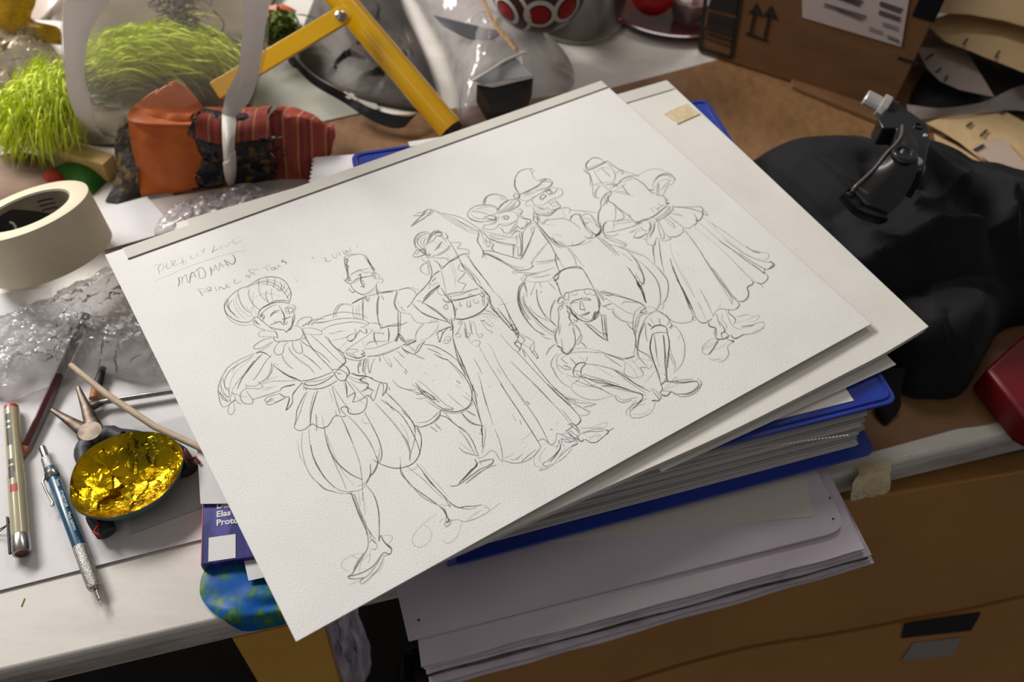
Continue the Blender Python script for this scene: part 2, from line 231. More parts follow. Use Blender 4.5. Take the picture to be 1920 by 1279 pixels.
SKETCH = {
 'writing': '1 256 272 283 272 314 285 311 318 291 341 277 338|2 302 283 277 309 268 372|1 341 280 342 296 331 319 336 342 355 343|1 346 313 327 312 330 343 361 341|1 380 272 374 324 371 340|2 378 286 402 290 395 310 376 317 382 338 410 339|2 454 289 447 335 442 367|1 420 340 442 332 476 326|1 466 346 463 364|1 511 285 506 318 515 338 540 332|1 506 318 523 307|1 572 296 555 310 556 331 580 329|1 590 284 611 291|2 627 276 613 297 597 327|2 696 287 677 317 657 344 683 336 707 334|1 716 329 725 314 741 317 730 337 716 329|1 760 318 765 341 805 307|1 825 292 840 295 817 319 840 331 830 347 865 335 911 322|1 222 424 235 412 331 408 432 396 560 399 657 403 754 412 834 429 866 450|3 366 462 361 503 338 543|2 366 462 389 470 377 512 366 535|2 386 488 422 459 412 503 411 541 417 552|3 417 552 433 515 448 484 472 459 474 518|1 430 498 465 499 474 518|2 513 457 501 505 492 539|2 486 467 507 454 542 449 548 502 527 549 490 543|3 592 472 583 521 569 558|2 592 472 599 521 632 470 627 517 634 540|2 634 540 652 501 665 468 672 502 680 522|1 654 507 688 502 714 511|3 706 456 706 491 709 533|3 706 456 720 489 741 527 772 499 778 451 769 431|1 429 638 448 631 479 649 476 684 452 672|2 448 639 449 678 450 711|1 497 653 495 685 501 702|2 493 655 528 656 515 682 498 677 526 693|2 552 660 551 688 550 716|2 566 716 581 686 600 718 619 712 624 677|2 651 687 630 700 632 720 650 716|2 691 661 701 677 684 687 691 710 735 706|2 788 672 778 681 791 699 804 691 791 674|2 880 660 846 646 817 634 818 665 838 696 846 710|1 815 663 854 675|1 903 660 948 658 967 661|2 929 663 929 688 933 710|1 943 686 966 679|2 968 690 958 704 969 720 982 713 976 695 967 692|2 995 690 985 710 997 716 1014 701 1004 685|1 1024 686 1018 708 1037 704|3 1061 657 1052 667 1076 691 1065 709|2 1056 659 1076 660|1 1165 746 1166 750|2 1249 743 1268 740|1 1067 865 1069 920|2 1322 786 1339 786 1331 816 1339 834 1366 826|1 1309 827 1330 805|1 1316 821 1333 826|2 1397 776 1388 800 1391 821 1412 818 1425 782|2 1447 780 1443 802 1437 822|2 1476 776 1473 809 1478 826 1493 816 1496 797 1481 799|2 1501 786 1501 820 1511 821 1511 801|2 1534 775 1527 801 1523 827|1 1586 785 1580 811',
 'mf1': '3 703 769 641 787 583 826 547 866 532 919 540 966 560 1020 591 1060 630 1082 670 1071|2 590 803 550 850 530 917 531 1004 560 1063 599 1098 647 1113|3 588 829 567 860 560 900 568 956 585 1018|2 613 843 579 867 564 920 579 972|3 703 769 757 772 799 760 846 750 899 757 940 780 975 814 995 871 992 934 980 990 953 1037 939 1047|2 739 785 785 779 839 783 886 805 921 852 939 912 947 980 945 1032|2 833 797 873 820 908 868 920 928|1 807 769 844 772 888 783 927 810 951 856 965 909 968 974|1 987 830 996 881 993 952 981 1008|3 718 1043 755 1012 809 999 854 994 892 1006 926 1028 943 1058|3 707 1062 739 1020 793 1007 843 1005 886 1021 914 1041 937 1072|2 711 1073 753 1045 810 1026 858 1027|2 682 775 665 819 653 892 655 963 674 1017|2 751 801 727 845 716 901 720 965 739 1020|2 818 812 800 860 799 922 815 985|2 848 879 825 919 819 961 816 990|2 886 877 863 923 848 986|1 766 841 731 910 706 984 704 1061|1 751 904 793 892 839 900 875 930 906 974|2 844 749 828 786 819 817|2 898 761 890 794 867 835|2 946 788 927 833 898 871|2 963 844 954 893 928 924 922 894|2 986 876 957 914 930 934|2 990 924 951 955 935 964|2 978 980 939 1011|1 624 831 608 884 605 952 614 1018 627 1059|1 658 806 629 870 627 956 651 1030 663 1045|1 666 935 675 1001|1 702 964 677 1019 672 1068|2 742 1056 719 1069 733 1094 716 1119|3 739 1063 721 1079|2 744 1066 740 1090 727 1108|3 672 1068 686 1063 704 1077 709 1106 720 1138 736 1198 754 1242|2 666 1081 656 1118 669 1160 699 1202|2 676 1070 675 1103 685 1135|2 658 1085 674 1120 687 1145|2 676 1087 681 1132|3 773 1113 794 1091 829 1080 855 1091|2 782 1105 812 1092 841 1096|2 865 1040 867 1093 863 1143 850 1187 833 1211|3 861 1098 864 1135 845 1184 828 1209|3 833 1170 861 1176 897 1176|3 745 1178 780 1181 815 1184 820 1213 840 1224 858 1209|2 775 1165 798 1166|2 886 1104 900 1086 923 1090 932 1113 927 1136 903 1149 884 1137 886 1104|2 894 1100 927 1110|2 885 1121 919 1140|2 910 1092 898 1146|2 945 1081 961 1103 947 1139 927 1149|2 946 1094 946 1121 927 1136|3 929 1146 918 1192 892 1228 854 1274 826 1283 810 1291|3 810 1291 809 1266 787 1248 757 1219 739 1191|2 810 1291 844 1269 871 1250|2 854 1274 838 1282|3 917 1174 893 1212 871 1250|2 754 1242 745 1304 733 1289 721 1290 719 1322 746 1342 795 1366 846 1387 876 1387 905 1354 912 1307 900 1280 882 1265|2 719 1288 717 1313 735 1339|3 754 1242 754 1267 744 1312|1 753 1325 786 1360 825 1379 868 1391|2 912 1307 911 1349 904 1404 905 1454 907 1504|2 921 1313 906 1413 903 1486|2 882 1399 907 1397|3 865 1398 879 1447 900 1492 914 1541|2 744 1249 706 1214 671 1198 647 1214 648 1239 686 1261 725 1280|2 711 1284 657 1274 599 1285 575 1300 584 1322 633 1330 697 1318|2 745 1345 707 1364 680 1398 683 1432 701 1446 729 1434 754 1391 786 1373|2 817 1383 801 1427 800 1475 818 1502 838 1497 851 1455 859 1411|2 900 1267 924 1238 966 1228 1002 1244 1010 1266 993 1277 951 1288 922 1297|2 924 1314 966 1335 1004 1373 1018 1407 1004 1424 961 1399 916 1365|2 966 1309 981 1288 1033 1283 1083 1308|2 981 1322 1019 1301 1091 1291 1150 1299 1222 1318 1277 1363 1319 1404 1340 1451|2 926 1290 966 1296 1030 1316 1082 1337 1139 1349 1198 1369 1256 1403 1309 1450 1325 1494 1300 1505 1259 1499|2 1018 1394 1090 1385 1168 1404 1242 1433 1312 1495|2 1228 1485 1208 1520 1159 1525 1115 1526 1056 1508|1 1060 1448 1117 1459 1168 1481|1 1052 1439 1099 1470|1 1107 1454 1144 1467|2 1022 1320 1087 1340|2 1159 1525 1139 1547 1146 1577 1180 1571 1210 1547 1238 1529 1249 1519 1254 1547 1275 1567 1286 1540 1279 1510|2 1223 1521 1197 1548 1183 1564|3 1138 1555 1148 1573 1175 1568|1 1132 1560 1063 1595|2 1295 1528 1270 1564|2 1328 1556 1273 1583 1202 1601 1140 1614 1075 1634|2 773 1415 769 1465 782 1529 802 1589 821 1639 829 1698|3 832 1518 852 1570 868 1627 880 1690|2 712 1448 706 1501 713 1553 727 1600|3 902 1501 916 1599 932 1680 938 1731|2 945 1394 960 1453 979 1530 996 1621 1020 1723|2 904 1511 935 1585 955 1670|2 1019 1445 1028 1517 1041 1590 1048 1651 1046 1706|1 1024 1448 1040 1516|3 1054 1589 1059 1641 1055 1687 1040 1719 978 1747|2 1032 1469 1035 1553 1054 1614 1069 1647|2 708 1321 650 1345 601 1350 570 1356|3 568 1359 597 1360 621 1386 640 1437|2 577 1352 610 1371 630 1407|2 565 1353 508 1352 436 1358 372 1377 322 1418 282 1464 253 1508 234 1572 224 1626 229 1655 255 1659 292 1648|2 548 1367 485 1379 423 1391 371 1407 328 1445 300 1490 294 1547|1 540 1371 475 1405 408 1429 355 1476 326 1520 297 1579|1 443 1370 375 1425|3 604 1384 538 1418 475 1460 420 1498 381 1537 358 1566|2 653 1420 591 1456 537 1504 479 1548 469 1542|3 536 1408 487 1444 446 1474|2 588 1382 516 1429 460 1467 387 1510 337 1550 313 1581|2 627 1481 597 1539 557 1578 524 1589 493 1595|2 632 1496 599 1548 545 1594|1 632 1496 658 1519|2 415 1557 417 1573 452 1598 490 1601 494 1580|2 418 1570 410 1592 445 1616 481 1637 502 1627 496 1600 492 1583|2 410 1592 372 1601 351 1626 343 1673 362 1707 392 1717 406 1695 401 1655 400 1609|2 312 1577 333 1600 350 1629|2 313 1581 295 1608 283 1631 298 1647 319 1630 317 1587|2 298 1647 291 1680 276 1716 255 1736 240 1724 243 1696 264 1664 281 1648 295 1649|2 249 1521 259 1579 273 1640|2 281 1479 264 1537 275 1581 288 1604|1 319 1439 281 1479 275 1551 280 1637|2 248 1536 247 1595 267 1629|2 310 1449 294 1517 308 1540 288 1604|2 298 1647 312 1640 320 1675 336 1691|1 349 1632 385 1653|2 504 1609 567 1622 637 1659 707 1696|1 496 1642 539 1660 578 1676|1 495 1603 549 1597 619 1606|2 406 1695 454 1701 529 1711 583 1716|1 488 1660 546 1671|3 583 1716 600 1703 645 1706 684 1721|3 624 1702 659 1714 682 1713|2 574 1737 533 1728 490 1722 469 1739 483 1752 517 1738|3 571 1732 580 1763 595 1780|2 589 1780 540 1789 495 1789 469 1773 479 1761 516 1767|3 595 1780 612 1793 594 1828 554 1874 588 1861 617 1834 638 1786 665 1764|2 612 1793 582 1836 562 1868|2 528 1752 488 1754|2 515 1782 552 1788 594 1783|3 726 1731 680 1757 638 1786|3 629 1510 648 1568 671 1621 697 1667 725 1707|2 629 1510 660 1607 701 1685|3 689 1647 713 1684 727 1716|3 724 1710 762 1728 805 1738 860 1746 930 1748|3 723 1725 747 1762 793 1789 849 1794 900 1785 938 1768|2 747 1735 796 1756 848 1771 918 1772|2 744 1718 793 1738|3 723 1752 733 1780 762 1805 820 1831 877 1834 928 1825|2 726 1769 714 1784|2 740 1777 724 1798|3 743 1733 744 1756 759 1773|3 939 1729 977 1748 998 1780 1005 1815 978 1846 952 1839 937 1807 941 1762 936 1735|3 1022 1730 1033 1769 1025 1811 996 1833|2 941 1762 977 1748|3 955 1770 975 1790|3 982 1739 1041 1717|3 1023 1802 1058 1854 1106 1889 1139 1928|2 1013 1835 1046 1878 1075 1903|2 1007 1847 1027 1890 1058 1924 1088 1949|2 1088 1949 1073 1979 1024 1981|3 1106 1889 1064 1889 1060 1909 1088 1949|2 982 1849 985 1904 989 1968|3 975 1852 955 1917 926 1977|3 926 1977 957 1972 987 1971 967 2001 940 2030|2 940 2030 983 2040 1046 2032 1058 2077|2 1001 1883 1015 1975 1025 2050|1 960 1859 940 1947|2 1070 1961 1095 2015|1 977 1992 1000 2088|3 788 1836 753 1875 712 1926 676 1979 635 2057|2 731 1810 676 1868 623 1934 579 1981 548 2013|3 719 1810 662 1860 611 1912 580 1967 548 2013|2 765 1837 724 1889 682 1954 645 2034|3 543 2013 558 2054 598 2064 630 2054 653 2053 668 2083 689 2110 721 2115 749 2102 786 2073 810 2072 841 2102 859 2101|3 859 2101 853 2054 857 2034 881 2033 893 2055 884 2086 905 2114 944 2129 985 2116 1015 2081 1035 2041|2 888 1848 889 1955 894 2041 907 2085|2 880 1851 852 1971 833 2071|2 703 1995 655 2105|1 858 1861 834 1961|1 729 2025 702 2118|2 648 2101 660 2111|2 817 2033 807 2078|1 525 2111 499 2193 488 2255 490 2311|2 577 2071 537 2146 512 2214 492 2305 489 2384 507 2461 532 2522 581 2577 638 2617|2 617 2073 583 2160 562 2237 548 2325 551 2401 559 2465 579 2537 612 2582 654 2607 701 2622 742 2607 794 2558 835 2488|3 580 2185 558 2256 550 2333 552 2435 573 2527|3 707 2104 679 2188 660 2275 659 2370 677 2448 702 2510 740 2566|2 694 2168 659 2301 645 2423 637 2518 627 2572|1 693 2182 669 2349 664 2474 680 2577|2 814 2189 808 2271 794 2368 776 2460 746 2543 717 2612 675 2696|3 828 2103 818 2205 804 2304|2 867 2104 888 2203 899 2318 894 2406 882 2475|3 971 2135 964 2248 954 2357 930 2448 898 2498 870 2509|2 1060 2106 1076 2212 1090 2330 1091 2438 1075 2533 1046 2586|3 1104 2101 1136 2188 1159 2268 1161 2364 1153 2453 1140 2530 1120 2588|2 1160 2096 1182 2192 1195 2289 1194 2369 1189 2474 1158 2541|2 1201 2344 1182 2412 1136 2485 1078 2549 1045 2599|3 1201 2409 1192 2469 1154 2538 1106 2593 1064 2617 1015 2622 956 2604 910 2563 871 2506 859 2475|2 1097 2406 1100 2464 1078 2549|1 1125 2321 1127 2394 1106 2475|3 887 2464 865 2519 823 2556 789 2569|2 928 2419 885 2490 822 2548 743 2594 694 2592|2 826 2496 796 2560 742 2607|2 503 2445 518 2507 567 2562|1 935 2166 932 2208 957 2226|1 1009 2536 980 2601|2 1125 2129 1135 2224|3 643 2602 630 2680 618 2757 611 2835 605 2898 578 2962|2 642 2617 628 2725 617 2809 618 2884 627 2955|2 624 2599 651 2638 642 2695 630 2771 624 2835 597 2901|3 742 2614 750 2690 736 2767 711 2835 677 2904 638 2976|1 660 2620 631 2704 622 2812 621 2915|1 712 2620 681 2703 647 2782|1 680 2632 648 2722|3 578 2962 552 2990 506 3019 460 3048 423 3074 397 3076|2 589 2954 612 2946 619 2994 593 3007 577 2990|2 623 2887 607 2943 620 2980|3 638 2976 663 2947 662 2998 677 3043 670 3068 653 3076 633 3053 613 3055|3 662 2961 666 3015 676 3050|2 613 3055 623 3072 660 3076|3 613 3055 585 3073 537 3094 485 3097 439 3091 396 3078 400 3095 433 3115 469 3129|2 610 3060 561 3095 496 3125 449 3131 436 3147|2 614 3077 560 3122 497 3146 448 3158 436 3147|1 619 3080 567 3133 510 3133|1 373 3126 421 3128 459 3137|1 542 2998 483 2977 422 2975 397 2988 391 3013 409 3052|2 529 2997 479 3024 448 3047 430 3071|1 571 3001 539 3053 516 3060|1 466 2974 489 3016 455 3058|1 668 2950 717 2980 702 3007 663 3020|1 461 3083 498 3035 563 3018|3 984 2589 959 2648 967 2709 975 2757|2 972 2599 964 2690 965 2763|3 972 2751 998 2826 1021 2882 1042 2941|2 975 2769 992 2849 1028 2918 1042 2941|2 1010 2605 1028 2672 1049 2733 1060 2788 1075 2860 1092 2925|3 1071 2633 1078 2718 1084 2794 1093 2863 1106 2925|3 1073 2715 1077 2782 1092 2854 1102 2919 1099 2960|1 1086 2642 1101 2764 1115 2860 1121 2934|1 987 2648 1049 2660 1073 2642|2 1042 2941 1052 2971 1056 3011 1042 3048 1012 3076|3 1046 2959 1061 2991 1050 3045 1060 3074|3 1053 3017 1048 3060 1029 3070 1055 3071|2 1012 3076 1021 3096 1057 3080|2 1054 2979 1051 3031|3 1106 2925 1116 2978 1138 3022 1177 3037 1219 3059 1264 3077|2 1109 2966 1143 3025 1194 3067 1233 3071|1 1052 2947 1089 2977 1120 2984|2 1099 2960 1098 2998|1 1264 3077 1282 3092 1280 3107 1260 3095|2 1287 3107 1285 3133 1241 3137 1187 3135 1122 3119 1094 3087 1060 3074|1 1285 3133 1330 3128 1369 3121|1 1144 3117 1204 3107 1248 3103|1 1013 2993 940 3002 879 3018 825 3045 799 3080 810 3119 848 3132 896 3117 919 3087 923 3045 908 3013|1 1104 3115 1053 3167 1006 3190 969 3186 953 3155|1 997 3044 1035 3036|3 1390 2788 1383 2830 1328 2842 1272 2866 1231 2877|3 1168 2872 1203 2888 1262 2884 1325 2873 1379 2864 1417 2867|2 1256 2904 1305 2893 1354 2882 1434 2880 1485 2890|2 1385 2819 1444 2829 1492 2845|2 1492 2845 1464 2866 1393 2865|1 1263 2869 1323 2864',
 'mf2': '3 1457 848 1433 911 1415 977 1388 1045|3 1464 862 1440 925 1415 996 1396 1041|3 1452 874 1470 884 1437 923 1443 945 1415 977|2 1457 848 1502 845 1547 862 1586 892|2 1454 875 1509 858 1542 872|3 1586 892 1584 949 1583 1005 1577 1069 1583 1109|3 1597 898 1595 955 1589 1019 1593 1077|3 1596 927 1589 980 1587 1036 1578 1079|2 1394 1039 1441 1024 1494 1022 1516 1058 1549 1071 1558 1105|2 1420 1026 1484 1016 1531 1028 1561 1036|3 1357 1042 1362 1077 1376 1103 1361 1067 1390 1047 1405 1055 1376 1076|3 1375 1057 1400 1080|2 1384 1099 1375 1130 1378 1177 1392 1213 1412 1238 1448 1244 1496 1226 1535 1203 1557 1179|2 1396 1087 1373 1129 1381 1197 1401 1235 1419 1250|1 1434 1246 1472 1249 1520 1231|2 1579 1117 1570 1083 1550 1109 1549 1137 1560 1153 1583 1147 1594 1125 1585 1106|2 1566 1090 1566 1128 1554 1140|2 1570 1172 1595 1163 1596 1187 1573 1206 1557 1197|1 1581 1164 1588 1177|2 1355 1137 1347 1160 1356 1183 1374 1184 1376 1167|2 1351 1180 1362 1196|3 1394 1104 1422 1088 1462 1087 1508 1100 1555 1112|2 1396 1114 1427 1105 1454 1102|3 1483 1044 1473 1084 1455 1120 1446 1171 1449 1191|2 1459 1067 1490 1057|3 1427 1164 1446 1171 1456 1176|2 1470 1110 1466 1145 1457 1168|1 1469 1165 1479 1171|2 1456 1047 1479 1079 1454 1102|2 1417 1254 1408 1285 1413 1314 1441 1277|2 1424 1267 1411 1304|3 1302 1278 1343 1274 1385 1267 1424 1267|3 1311 1274 1371 1268 1407 1275|2 1425 1263 1469 1279 1495 1280|3 1535 1203 1509 1252 1495 1298|2 1522 1241 1501 1293|3 1510 1275 1560 1294 1599 1308 1634 1323|3 1514 1287 1563 1301 1605 1320|2 1634 1323 1674 1328 1716 1338 1749 1362 1769 1400|2 1641 1327 1691 1333 1725 1357 1736 1399 1734 1426|3 1630 1330 1594 1373 1565 1410 1552 1447 1549 1489 1561 1514|2 1634 1341 1595 1383 1560 1443 1559 1495|1 1597 1410 1580 1454 1581 1490|2 1592 1470 1582 1499 1597 1521|2 1561 1514 1586 1541 1614 1562|2 1612 1565 1607 1610 1616 1654 1647 1680 1675 1688|3 1503 1303 1468 1345 1437 1399 1407 1469 1387 1527 1376 1572|2 1499 1310 1453 1381 1417 1457|2 1518 1311 1515 1355|2 1388 1273 1353 1342 1325 1405 1307 1446|2 1398 1279 1358 1345 1313 1441|2 1306 1297 1279 1344 1267 1389 1275 1411|1 1325 1308 1292 1377 1278 1430|1 1347 1303 1313 1372 1294 1430|2 1296 1291 1268 1258 1231 1254 1195 1278 1168 1306 1160 1336|2 1254 1246 1216 1246 1171 1281 1137 1332|2 1323 1490 1371 1522 1398 1555|3 1375 1575 1427 1584 1468 1603 1513 1616 1558 1616|2 1381 1575 1442 1580 1515 1600|2 1373 1578 1398 1555|1 1378 1581 1339 1584 1316 1567 1307 1523|2 1321 1582 1287 1654|2 1309 1592 1342 1603 1369 1623 1364 1632|3 1422 1594 1402 1646 1369 1701|3 1546 1505 1504 1585 1459 1670 1410 1725|2 1561 1514 1513 1599 1468 1676|3 1463 1673 1466 1716 1468 1759|2 1745 1715 1675 1688|2 1650 1686 1590 1712 1551 1748 1529 1794|2 1738 1728 1711 1764 1661 1795 1600 1810 1559 1803|1 1699 1680 1752 1702|2 1190 1679 1264 1705 1352 1715 1416 1714|2 1181 1747 1241 1773 1308 1788 1377 1787 1439 1777|2 1189 1743 1254 1773 1324 1781 1411 1782|2 1225 1658 1256 1647 1303 1665 1358 1693|2 1316 1585 1300 1635 1288 1694|2 1418 1602 1398 1658 1358 1710|1 1215 1611 1211 1650 1213 1684|3 1461 1677 1452 1706 1459 1752 1459 1776|3 1406 1721 1441 1691 1461 1677|3 1412 1733 1439 1706 1460 1685|2 1449 1712 1448 1737 1461 1761|3 1469 1757 1503 1764 1527 1791 1483 1790 1441 1774|3 1441 1774 1461 1794 1509 1789 1525 1794|3 1462 1770 1503 1777|3 1424 1781 1422 1821 1429 1866|3 1419 1803 1439 1847 1463 1885|3 1463 1885 1500 1875 1540 1848 1581 1822|2 1572 1825 1529 1834 1509 1847 1474 1876|2 1468 1806 1473 1843 1481 1863|2 1463 1885 1486 1923 1504 1958|2 1073 1644 1108 1672 1122 1705 1118 1726 1174 1735|3 1075 1653 1098 1691 1125 1723 1157 1733 1185 1725|2 1057 1675 1077 1711 1119 1747 1162 1760|3 1178 1680 1187 1710 1162 1711 1179 1738|2 1082 1649 1104 1629 1152 1657 1155 1675 1116 1668|3 1135 1752 1099 1788 1080 1832 1079 1847|3 1165 1754 1134 1792 1103 1846|2 1178 1753 1142 1805 1110 1850 1112 1882|2 1184 1765 1152 1827 1139 1878 1178 1825 1222 1787|2 1133 1768 1105 1799|2 1260 1784 1240 1829|2 1279 1795 1277 1859 1284 1903 1295 1877 1301 1824|2 1335 1832 1342 1888 1347 1948|2 1380 1805 1387 1850 1395 1883|3 1354 1959 1355 1992|2 1339 1975 1340 2007|2 1241 1996 1249 2063 1283 2113 1332 2146|2 1283 2113 1319 2158 1359 2197|2 1315 2178 1359 2197|2 1299 2207 1331 2226 1364 2233|3 1359 2096 1365 2154 1375 2190 1360 2174 1354 2117|2 1336 2094 1348 2151 1359 2219 1380 2292|3 1348 2151 1361 2205 1376 2244 1386 2303|3 1372 2173 1393 2224 1402 2275 1386 2258 1372 2196|2 1375 2190 1405 2246 1415 2305 1398 2280|2 1383 2087 1402 2152 1422 2249 1442 2344 1472 2398 1429 2366|3 1383 2286 1400 2342 1427 2380 1464 2401|2 1348 2251 1370 2309 1397 2369 1439 2402|3 1395 2361 1430 2396 1485 2429 1544 2433 1592 2416|2 1390 2380 1440 2421 1499 2448 1566 2439 1605 2416|3 1562 1844 1610 1884 1642 1940 1669 2005 1689 2082|2 1564 1887 1598 1939 1618 1983|3 1580 1949 1607 2002 1635 2042|3 1628 2022 1646 2089 1656 2159 1660 2217 1653 2283 1636 2343 1598 2412|2 1633 2057 1641 2142 1642 2237|3 1689 2082 1681 2149 1672 2208|2 1599 2213 1609 2250|1 1578 2239 1589 2284|2 1571 2335 1594 2402|1 1599 2321 1612 2382|2 1494 2275 1512 2362 1530 2425|2 1531 2455 1562 2518|1 1538 2034 1540 2052|1 1464 2126 1464 2142|1 1449 2046 1453 2073|1 1561 2159 1564 2176|2 1405 2397 1413 2468|3 1369 2397 1400 2438 1420 2508 1441 2585|2 1274 2437 1293 2498|2 1309 2428 1321 2501|3 1392 2367 1364 2395 1307 2420 1259 2421 1221 2413 1196 2384|2 1392 2367 1326 2387|2 1215 2370 1262 2394 1311 2393 1361 2378|2 1379 2389 1355 2411 1316 2425|3 1497 2450 1502 2505 1519 2559 1560 2602|3 1042 1818 1066 1855 1109 1888 1147 1957 1198 2010|3 1198 2010 1168 2054 1124 2082|2 1124 2082 1150 2044 1171 2002 1156 1986 1131 2010 1087 2060 1056 2087 1058 2059 1063 2039|2 1074 1969 1101 2023|2 1100 1906 1072 1890 1061 1899 1086 1933 1085 1960 1051 1979 1027 1980|2 1038 2017 1058 2036 1087 2015 1071 1975|2 1156 2055 1172 2140 1190 2241|2 1181 2235 1193 2279 1197 2326|3 1178 2263 1193 2324 1191 2381 1172 2427|2 1190 2036 1187 2065|2 1205 2389 1199 2443|3 1429 2531 1444 2568 1450 2629 1444 2690 1432 2739 1426 2774|2 1413 2557 1421 2626 1415 2708 1411 2754|1 1370 2632 1387 2684 1404 2736|2 1351 2663 1362 2705 1389 2741 1427 2778|2 1410 2775 1423 2793 1450 2799 1500 2786 1516 2789 1528 2810 1523 2856 1526 2881 1529 2890|3 1392 2785 1383 2825 1332 2845 1281 2862 1223 2881|2 1383 2821 1359 2841 1307 2858 1249 2877|2 1262 2904 1333 2893 1401 2879|2 1392 2816 1446 2824 1492 2848|2 1491 2850 1466 2870 1420 2877|1 1417 2793 1407 2849|2 1677 2292 1596 2406 1546 2437 1487 2432|2 1498 2446 1494 2503 1511 2557 1559 2600|2 1535 2445 1561 2516',
